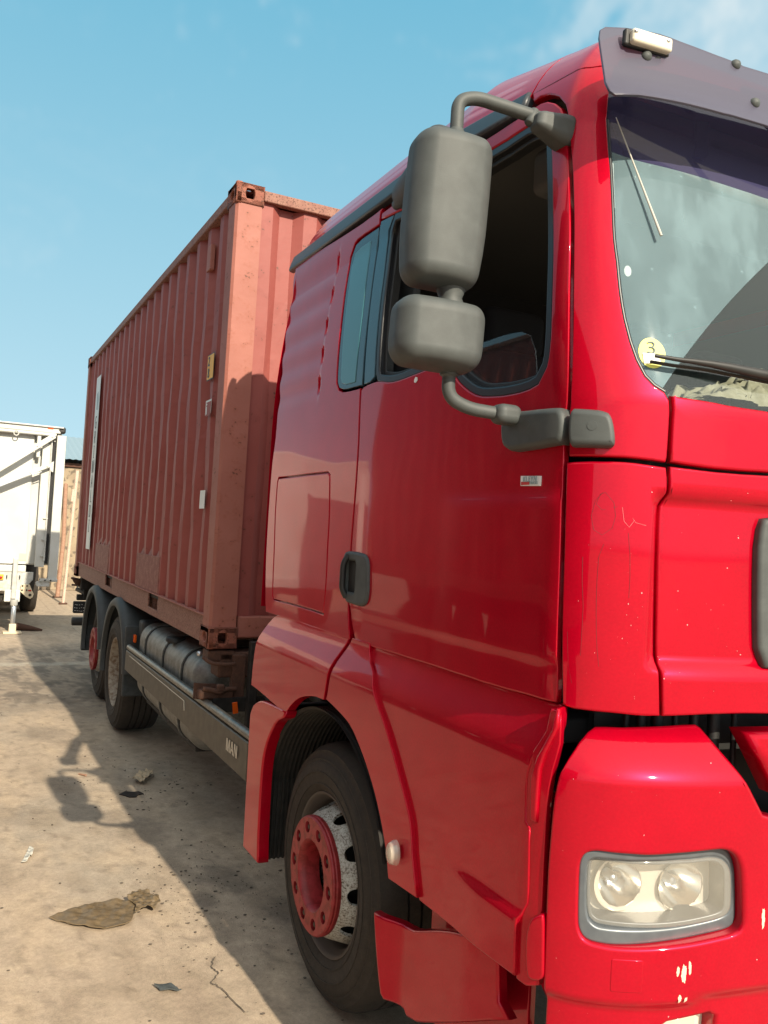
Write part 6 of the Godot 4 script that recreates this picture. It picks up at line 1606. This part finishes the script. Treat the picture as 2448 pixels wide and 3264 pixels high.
# ------------------------------------------------------------------ the rest of the yard
func build_yard_things() -> void:
	# shed behind: rendered wall under a tin roof
	var S := thing("shed", "long rendered shed wall under a corrugated tin roof beyond the trailer", "shed", Vector3(4.0, 0, -21.0))
	part("wall", rbox(Vector3(4.0, 1.52, -17.75), Vector3(26.0, 3.04, 0.24), 0.01), M.render_wall, S)
	part("plinth", rbox(Vector3(4.0, 0.55, -17.61), Vector3(26.0, 1.1, 0.05), 0.01), M.render_wall, S)
	part("eaves_beam", rbox(Vector3(4.0, 3.10, -17.62), Vector3(26.0, 0.10, 0.10), 0.01), M.rust, S)
	part("wall", rbox(Vector3(4.0, 1.8, -24.0), Vector3(26.0, 3.6, 0.24), 0.01), M.render_wall, S)
	for k in 27:
		var b := Bag.new()
		var x0 := -8.9 + k * 0.98
		for i in 13:
			var xa := x0 + i * 0.0762
			var xb := x0 + (i + 1) * 0.0762
			var ha := 0.018 if i % 2 == 0 else 0.0
			var hb := 0.018 if (i + 1) % 2 == 0 else 0.0
			b.quad(Vector3(xa, 3.22 + ha, -17.35), Vector3(xb, 3.22 + hb, -17.35), Vector3(xb, 4.1 + hb, -21.0), Vector3(xa, 4.1 + ha, -21.0), Vector3.UP)
			b.quad(Vector3(xa, 3.22 + ha, -24.4), Vector3(xb, 3.22 + hb, -24.4), Vector3(xb, 4.1 + hb, -21.0), Vector3(xa, 4.1 + ha, -21.0), Vector3.UP)
		part("roof_sheet", b.mesh(), M.tin, S)
	# two poles leaning by the shed
	var p1 := thing("pole", "pale flaking pole standing in front of the shed wall", "pole", Vector3(0.76, 0, -13.95))
	part("shaft", tube([Vector3(0.76, 0.0, -13.95), Vector3(0.815, 1.4, -13.98), Vector3(0.87, 2.78, -14.0)], [0.032, 0.034, 0.036], 10), M.pole_white, p1)
	part("torn_sleeve", rbox(Vector3(0.825, 2.25, -13.99), Vector3(0.085, 0.26, 0.05), 0.012, 2, Basis(Vector3(0, 0, 1), -0.06)), M.pole_white, p1)
	part("foot", rbox(Vector3(0.76, 0.015, -13.95), Vector3(0.16, 0.03, 0.12), 0.006), M.rust, p1)
	var p2 := thing("pole", "rust brown pole leaning against the shed wall", "pole", Vector3(0.80, 0, -15.5))
	part("shaft", tube([Vector3(0.80, 0.0, -15.5), Vector3(0.92, 1.3, -16.2), Vector3(1.02, 2.6, -17.5)], 0.05, 10), M.pole_rust, p2)
	part("foot", rbox(Vector3(0.80, 0.012, -15.5), Vector3(0.2, 0.024, 0.14), 0.006), M.rust, p2)
	# vehicles standing left of the frame, which the glossy cab mirrors
	var R := thing("parked_container", "red corrugated container on a black skeletal trailer across the yard", "container", Vector3(-5.1, 0, -0.2))
	part("side_wall", corrugated(Vector3(-3.9, 0, -6.2), Vector3(-3.9, 0, 5.9), 1.38, 4.28, Vector3(1, 0, 0), 0.2787, 0.036, 0.2, 71, 4), M.box_paint, R)
	part("body", rbox(Vector3(-5.16, 2.83, -0.15), Vector3(2.4, 2.97, 12.05), 0.02), M.box_paint, R)
	part("top_rail", rbox(Vector3(-3.9, 4.31, -0.15), Vector3(0.08, 0.08, 12.1), 0.01), M.rail, R)
	part("bottom_rail", rbox(Vector3(-3.9, 1.3, -0.15), Vector3(0.08, 0.16, 12.1), 0.01), M.rail, R)
	for zz in [-6.15, 5.85]:
		part("corner_post", rbox(Vector3(-3.97, 2.82, zz), Vector3(0.16, 3.0, 0.16), 0.02), M.box_frame, R)
	part("skeletal_frame", rbox(Vector3(-5.1, 1.05, -0.15), Vector3(1.2, 0.3, 12.0), 0.02), M.chassis, R)
	for zz in [-5.0, -3.7, -2.4, 4.6]:
		for xx in [-4.25, -6.25]:
			part("wheel", lathe(Vector3(xx, 0.5, zz), Vector3(1, 0, 0), [[0.0, 0.0], [0.0, 0.28], [0.0, 0.45], [0.04, 0.5], [0.3, 0.5], [0.3, 0.0]], 28), M.rubber, R)
	var W := thing("box_truck", "plain white box truck parked beyond the red container across the yard", "truck", Vector3(-4.1, 0, -11.5))
	part("box", rbox(Vector3(-4.1, 2.0, -12.0), Vector3(2.3, 2.2, 5.5), 0.03, 2), M.trailer_white, W)
	part("rear_frame", rbox(Vector3(-4.1, 0.86, -9.2), Vector3(2.2, 0.16, 0.1), 0.01), M.trailer_grey, W)
	part("under_frame", rbox(Vector3(-4.1, 0.75, -12.0), Vector3(1.0, 0.2, 5.2), 0.02), M.chassis, W)
	for zz in [-10.7, -13.7]:
		for xx in [-5.15, -3.35]:
			part("wheel", lathe(Vector3(xx, 0.48, zz), Vector3(1, 0, 0), [[0.0, 0.0], [0.0, 0.28], [0.0, 0.44], [0.04, 0.48], [0.26, 0.48], [0.3, 0.44], [0.3, 0.0]], 28), M.rubber, W)
	part("door_seam", rbox(Vector3(-4.1, 2.0, -9.242), Vector3(0.02, 2.0, 0.006), 0.001), M.trailer_grey, W)
	# rag on the dashboard
	var f := FastNoiseLite.new()
	f.seed = 3
	f.frequency = 2.6
	f.fractal_octaves = 3
	var rag := thing("cloth", "crumpled pale green cloth lying on the truck dashboard", "cloth", Vector3(0.62, 2.15, 2.93))
	var b := Bag.new()
	var N := 44
	var h := func(i: int, j: int) -> Vector3:
		var u := i / float(N)
		var v := j / float(N)
		var e := minf(minf(u, 1.0 - u), minf(v, 1.0 - v))
		var w := absf(f.get_noise_2d(u * 0.9, v * 0.9)) * 0.17 + 0.03 * absf(f.get_noise_2d(u * 2.0 + 9.0, v * 2.0))
		return Vector3(0.40 + 0.52 * u + 0.05 * f.get_noise_2d(v * 2.0, 7.0), 2.152 + 0.010 + (w * 0.75 + 0.03) * sm(0.0, 0.18, e) * (0.7 + 0.6 * sm(0.3, 0.6, u) * sm(0.95, 0.6, u)), 2.80 + 0.23 * v - 0.02 * u + 0.04 * f.get_noise_2d(u * 2.0, 3.0))
	for i in N:
		for j in N:
			b.quad(h.call(i, j), h.call(i + 1, j), h.call(i + 1, j + 1), h.call(i, j + 1), Vector3.UP)
	var stl := SurfaceTool.new()
	stl.begin(Mesh.PRIMITIVE_TRIANGLES)
	stl.set_smooth_group(0)
	for p in b.v:
		stl.add_vertex(p)
	stl.generate_normals()
	part("folds", stl.commit(), M.cloth, rag)
	build_litter()

func crumpled(poly: PackedVector2Array, y: float, lift: float, seed_: int, crease: float) -> ArrayMesh:
	# a flattened sheet on the ground, thick enough to have an edge, wrinkled
	var f := FastNoiseLite.new()
	f.seed = seed_
	f.frequency = crease
	f.fractal_octaves = 3
	var surf := func(u: float, v: float) -> Vector3: return Vector3(u, y + rise(-v) + lift * (0.5 + 0.5 * f.get_noise_2d(u, v)) + lift * 1.2 * absf(f.get_noise_2d(u * 0.6 + 5.0, v * 0.6)), -v)
	var q := PackedVector2Array()
	for p in poly:
		q.append(Vector2(p.x, -p.y))
	return sheet(surf, q, {"gap": 0.0, "bev": 0.0, "thick": 0.004, "cell": 0.012})

func rise(z: float) -> float:
	return 0.033 * sm(-2.6, 1.1, z)   # the yard climbs a little towards the front wheel

func build_litter() -> void:
	var o := thing("plastic_bag", "flattened brown plastic bag lying on the sunlit concrete", "bag", Vector3(-0.55, 0, 0.66))
	part("sheet", crumpled(PackedVector2Array([Vector2(-0.79, 0.625), Vector2(-0.70, 0.575), Vector2(-0.585, 0.535), Vector2(-0.50, 0.55), Vector2(-0.445, 0.57), Vector2(-0.425, 0.60), Vector2(-0.44, 0.66), Vector2(-0.455, 0.73), Vector2(-0.475, 0.785), Vector2(-0.50, 0.805), Vector2(-0.61, 0.80), Vector2(-0.70, 0.73)]), 0.004, 0.014, 4, 9.0), M.bag, o)
	part("torn_end", crumpled(PackedVector2Array([Vector2(-0.455, 0.56), Vector2(-0.42, 0.51), Vector2(-0.38, 0.495), Vector2(-0.365, 0.52), Vector2(-0.345, 0.50), Vector2(-0.35, 0.555), Vector2(-0.32, 0.60), Vector2(-0.325, 0.66), Vector2(-0.36, 0.71), Vector2(-0.40, 0.69), Vector2(-0.45, 0.725), Vector2(-0.43, 0.65)]), 0.012, 0.022, 8, 16.0), M.bag, o)
	o = thing("rag", "crumpled dirty paper rag on the shaded concrete by the fuel tank", "rag", Vector3(0.0, 0, -1.4))
	part("sheet", crumpled(PackedVector2Array([Vector2(-0.09, -1.35), Vector2(-0.03, -1.45), Vector2(0.03, -1.51), Vector2(0.08, -1.51), Vector2(0.06, -1.42), Vector2(0.03, -1.37), Vector2(-0.03, -1.26), Vector2(-0.08, -1.29)]), 0.004, 0.035, 2, 14.0), M.cardboard, o)
	o = thing("wood_splinter", "pale splinter of wood on the sunlit concrete", "splinter", Vector3(-0.83, 0, -0.16))
	part("splinter", crumpled(PackedVector2Array([Vector2(-0.86, -0.065), Vector2(-0.835, -0.15), Vector2(-0.81, -0.26), Vector2(-0.79, -0.24), Vector2(-0.80, -0.16), Vector2(-0.835, -0.08)]), 0.004, 0.012, 6, 20.0), M.ivory, o)
	o = thing("wood_splinter", "small dark stick beside the shadow of the mirrors", "splinter", Vector3(-0.38, 0, -1.6))
	part("splinter", tube([Vector3(-0.40, 0.010, -1.62), Vector3(-0.36, 0.014, -1.56)], [0.005, 0.008], 6), M.pole_rust, o)
	o = thing("plastic_scrap", "grey scrap of plastic film near the front wheel", "scrap", Vector3(-0.45, 0, 1.35))
	part("sheet", crumpled(PackedVector2Array([Vector2(-0.485, 1.315), Vector2(-0.43, 1.325), Vector2(-0.40, 1.39), Vector2(-0.44, 1.365), Vector2(-0.47, 1.36)]), 0.004, 0.010, 16, 18.0), M.plastic, o)
	o = thing("oil_patch", "black oil spot drying at the edge of the truck shadow", "stain", Vector3(-0.15, 0, -1.05))
	part("film", crumpled(PackedVector2Array([Vector2(-0.22, -1.08), Vector2(-0.17, -1.13), Vector2(-0.13, -1.10), Vector2(-0.09, -1.11), Vector2(-0.07, -1.05), Vector2(-0.11, -1.03), Vector2(-0.13, -0.99), Vector2(-0.17, -1.0), Vector2(-0.19, -1.04)]), 0.0045, 0.001, 10, 3.0), M.oil, o)
	o = thing("pipe_scrap", "rusty dark pipe scrap lying behind the landing leg", "pipe", Vector3(-0.2, 0, -9.6))
	part("tube", tube([Vector3(-0.36, 0.06, -9.62), Vector3(-0.20, 0.045, -9.58), Vector3(0.0, 0.02, -9.50)], [0.06, 0.045, 0.015], 12), M.rust, o)
	# crumbs of soil and grit
	var mm := MultiMesh.new()
	mm.transform_format = MultiMesh.TRANSFORM_3D
	var sb := Bag.new()
	add_lathe(sb, Vector3.ZERO, Vector3.UP, [[-0.5, 0.0], [-0.3, 0.75], [0.1, 1.0], [0.45, 0.6], [0.6, 0.0]], 6)
	mm.mesh = sb.mesh()
	mm.instance_count = 1300
	for k in 1300:
		var p := Vector3(rng.randf_range(-1.6, 1.6), 0.001, rng.randf_range(-8.0, 2.6))
		if k < 900:
			var c: Array = [[-0.25, 0.62, 0.25], [0.05, 0.35, 0.30], [-0.1, 1.0, 0.4], [0.2, 0.9, 0.35], [-0.2, -5.0, 0.9], [-0.3, -1.5, 0.5], [0.1, -1.2, 0.3]][k % 7]
			p = Vector3(c[0] + rng.randfn() * c[2] * 0.6, 0.001, c[1] + rng.randfn() * c[2])
		var s := 0.0015 + 0.0065 * pow(rng.randf(), 3.5)
		p.y += rise(p.z)
		mm.set_instance_transform(k, Transform3D(Basis(Vector3.UP, rng.randf() * TAU).scaled(Vector3(s * rng.randf_range(0.7, 1.6), s * 0.6, s)), p))
	var crumbs := MultiMeshInstance3D.new()
	crumbs.name = "soil_crumbs"
	crumbs.multimesh = mm
	crumbs.material_override = M.crumbs
	crumbs.set_meta("kind", "stuff")
	crumbs.set_meta("label", "dark crumbs of soil and grit scattered on the concrete")
	crumbs.set_meta("category", "debris")
	add_child(crumbs)

func build_ground() -> void:
	# one concrete sheet, finely divided near the truck; its patches and stains are its own colour
	var xs := []
	var zs := []
	var x := -300.0
	while x < 300.0:
		xs.append(x)
		var d := maxf(0.0, maxf(-1.8 - x, x - 1.4))
		x += 0.022 + d * 0.35 if d < 0.4 else 0.03 + d * 0.45
	xs.append(300.0)
	var z := -300.0
	while z < 300.0:
		zs.append(z)
		var d := maxf(0.0, maxf(-4.0 - z, z - 3.2))
		z += 0.026 + minf(d * 0.02, 0.06) if z > -19.0 and z < 3.6 else 0.1 + d * 0.4
		if zs[zs.size() - 1] < -19.0 and z > -19.0:
			z = -19.0
	zs.append(300.0)
	var f1 := FastNoiseLite.new()
	f1.seed = 31
	f1.frequency = 0.55
	f1.fractal_octaves = 5
	var f2 := FastNoiseLite.new()
	f2.seed = 47
	f2.frequency = 2.4
	f2.fractal_octaves = 4
	var f3 := FastNoiseLite.new()
	f3.seed = 59
	f3.frequency = 9.0
	f3.fractal_octaves = 3
	var V := PackedVector3Array()
	var N := PackedVector3Array()
	var K := PackedColorArray()
	var I := PackedInt32Array()
	# dark spots: x, z, radius, strength
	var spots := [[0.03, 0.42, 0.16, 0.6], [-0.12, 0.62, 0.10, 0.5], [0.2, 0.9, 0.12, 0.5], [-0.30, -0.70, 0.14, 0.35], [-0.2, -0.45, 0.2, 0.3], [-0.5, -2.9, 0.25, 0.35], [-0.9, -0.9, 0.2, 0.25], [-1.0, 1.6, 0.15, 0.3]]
	for j in zs.size():
		for i in xs.size():
			var px: float = xs[i]
			var pz: float = zs[j]
			var near := absf(px) < 3.0 and pz > -20.0 and pz < 4.0
			var a := f1.get_noise_2d(px, pz * 0.8)
			var b := f2.get_noise_2d(px, pz * 0.45) if near else 0.0
			var c := f3.get_noise_2d(px, pz * 0.6) if near else 0.0
			var y := 0.0
			if near:
				y = 0.003 * b + 0.0012 * c - 0.003
			V.append(Vector3(px, y + rise(pz), pz))
			N.append(Vector3.UP)
			var col := Color(0.455, 0.360, 0.266)
			col = col.lerp(Color(0.41, 0.340, 0.262), sm(-0.1, 0.45, a))
			col = col.lerp(Color(0.56, 0.43, 0.295), sm(0.05, 0.5, b) * 0.4)
			col = col.lerp(Color(0.29, 0.222, 0.155), sm(0.08, 0.5, -b) * 0.45)
			col = col.lerp(Color(0.58, 0.46, 0.33), sm(0.012, 0.004, absf(pz - 1.10 - 0.10 * px + 0.03 * b)) * 0.5 * float(near) * sm(-0.3, 0.1, c))
			col = col.lerp(Color(0.24, 0.185, 0.135), sm(0.28, 0.55, c + 0.25 * b) * 0.5)
			# belt of black dirt beside the rear wheels, a pale joint behind it
			var dirt := sm(-3.3, -4.3, pz + 0.5 * b) * sm(-8.6, -7.4, pz + 0.6 * a)
			col = col.lerp(Color(0.13, 0.106, 0.086), dirt * (0.35 + 0.65 * sm(-0.25, 0.3, b + 0.5 * c)) * 0.85)
			col = col.lerp(Color(0.42, 0.38, 0.31), sm(0.16, 0.08, absf(pz + 6.42 + 0.05 * a)) * 0.7 * sm(-0.4, 0.2, c + 0.2) * float(near))
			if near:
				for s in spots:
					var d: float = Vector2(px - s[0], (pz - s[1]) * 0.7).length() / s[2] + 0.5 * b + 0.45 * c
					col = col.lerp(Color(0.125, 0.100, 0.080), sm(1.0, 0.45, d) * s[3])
			K.append(col)
	var nx := xs.size()
	for j in zs.size() - 1:
		for i in nx - 1:
			var k := j * nx + i
			I.append_array([k, k + 1, k + nx + 1, k, k + nx + 1, k + nx])
	var arr := []
	arr.resize(Mesh.ARRAY_MAX)
	arr[Mesh.ARRAY_VERTEX] = V
	arr[Mesh.ARRAY_NORMAL] = N
	arr[Mesh.ARRAY_COLOR] = K
	arr[Mesh.ARRAY_INDEX] = I
	var m := ArrayMesh.new()
	m.add_surface_from_arrays(Mesh.PRIMITIVE_TRIANGLES, arr)
	structure("ground", m, M.concrete)
	print("ground ", nx, " x ", zs.size())
	# cracks and slab joints
	var cr := Bag.new()
	for q in [[Vector3(-0.215, 0, 1.18), Vector3(-0.25, 0, 1.25), Vector3(-0.235, 0, 1.30), Vector3(-0.28, 0, 1.37), Vector3(-0.25, 0, 1.42), Vector3(-0.22, 0, 1.60)], [Vector3(0.49, 0, -10.2), Vector3(0.54, 0, -8.6)]]:
		for i in q.size() - 1:
			var p0: Vector3 = q[i]
			var p1: Vector3 = q[i + 1]
			for k in 6:
				var a := p0.lerp(p1, k / 6.0) + Vector3(f3.get_noise_2d(p0.x + k, p0.z) * 0.012, 0.0025, 0)
				var c := p0.lerp(p1, (k + 1) / 6.0) + Vector3(f3.get_noise_2d(p0.x + k + 1, p0.z) * 0.012, 0.0025, 0)
				if k == 5:
					c = p1 + Vector3(0, 0.0025, 0)
				var s := (c - a).cross(Vector3.UP).normalized() * (0.0016 + 0.0014 * absf(f3.get_noise_2d(a.x * 9.0, a.z * 9.0)))
				var ya := Vector3(0, rise(a.z), 0)
				var yc := Vector3(0, rise(c.z), 0)
				cr.quad(a - s + ya, a + s + ya, c + s + yc, c - s + yc, Vector3.UP)
	var crack := structure("ground_crack", cr.mesh(), M.crumbs)
	crack.set_meta("kind", "structure")

# ------------------------------------------------------------------ sky
func sky_panorama() -> ImageTexture:
	var w := 1024
	var h := 512
	var im := Image.create(w, h, false, Image.FORMAT_RGBF)
	var f := FastNoiseLite.new()
	f.seed = 664
	f.frequency = 0.75
	f.fractal_octaves = 6
	f.domain_warp_enabled = true
	f.domain_warp_amplitude = 0.5
	f.domain_warp_frequency = 0.9
	var sun := Vector3(0.105, 1.0, 1.585).normalized()
	for j in h:
		var el := PI / 2 - PI * (j + 0.5) / h
		var s := sin(el)
		for i in w:
			var az := TAU * (i + 0.5) / w   # column 0 looks along -z
			var dir := Vector3(cos(el) * sin(az), s, -cos(el) * cos(az))
			var col: Color
			var hor := Color(0.58, 0.79, 0.87)
			if s >= 0.0:
				col = hor.lerp(Color(0.098, 0.395, 0.575), clampf(pow(s, 0.66) * 1.28, 0.0, 1.0))
				# bright hazy air round the sun
				var c := maxf(0.0, dir.dot(sun))
				col += Color(1.0, 0.96, 0.88) * (0.45 * pow(c, 3.0) + 0.9 * pow(c, 28.0))
				var d := Vector3(dir.x, dir.y * 1.6 + 0.25, dir.z)
				var p := d / maxf(0.3, d.y) * 0.55
				var n := f.get_noise_3d(p.x * 0.8, p.z * 0.8, 2.0)
				var more := 1.0 - sm(0.1, 0.6, dir.dot(Vector3(0.449, 0.0, -0.893)))   # unseen clouds added outside the view for stronger, more neutral fill light
				var cover := sm(0.10 - 0.42 * more, 0.55 - 0.36 * more, n) * sm(0.0, 0.2, s)
				col = col.lerp(Color(0.96, 0.93, 0.88) * (1.0 + 0.25 * more + 0.8 * pow(c, 6.0)), cover * 0.85)
			else:
				col = hor.lerp(Color(0.30, 0.26, 0.2), sm(0.0, 0.05, -s))
			im.set_pixel(i, j, col * SKY)
	return ImageTexture.create_from_image(im)

const SKY := 0.66
func _ready() -> void:
	rng.seed = 20240
	# ---- camera
	var cam := Camera3D.new()
	cam.name = "camera"
	add_child(cam)
	cam.position = Vector3(-1.2453, 1.7649, 4.5163)
	cam.rotation_order = EULER_ORDER_YXZ
	cam.rotation_degrees = Vector3(1.7055, -26.6956, 3.3102)
	cam.fov = 62.7125
	cam.near = 0.05
	cam.far = 900.0
	cam.current = true
	# ---- sky
	var env := Environment.new()
	env.background_mode = Environment.BG_SKY
	var sky := Sky.new()
	var pm := PanoramaSkyMaterial.new()
	pm.panorama = sky_panorama()
	pm.energy_multiplier = 1.0
	sky.sky_material = pm
	env.sky = sky
	env.tonemap_mode = Environment.TONE_MAPPER_LINEAR
	env.tonemap_exposure = 1.72
	env.sdfgi_enabled = true
	env.ssao_enabled = true
	env.ssil_enabled = true
	var we := WorldEnvironment.new()
	we.name = "world"
	we.environment = env
	add_child(we)
	# ---- sun: ahead of the truck, a little to its far side
	var sun := DirectionalLight3D.new()
	sun.name = "sun"
	add_child(sun)
	sun.look_at_from_position(Vector3.ZERO, Vector3(-0.105, -1.0, -1.585))
	sun.light_energy = 1.42
	sun.light_color = Color(1.0, 0.945, 0.85)
	sun.light_angular_distance = 0.55
	sun.shadow_enabled = true
	make_polys()
	make_materials()
	build_ground()
	print("ground done")
	build_truck()
	print("truck done")
	build_container()
	build_trailer()
	build_yard_things()
	print("all done")
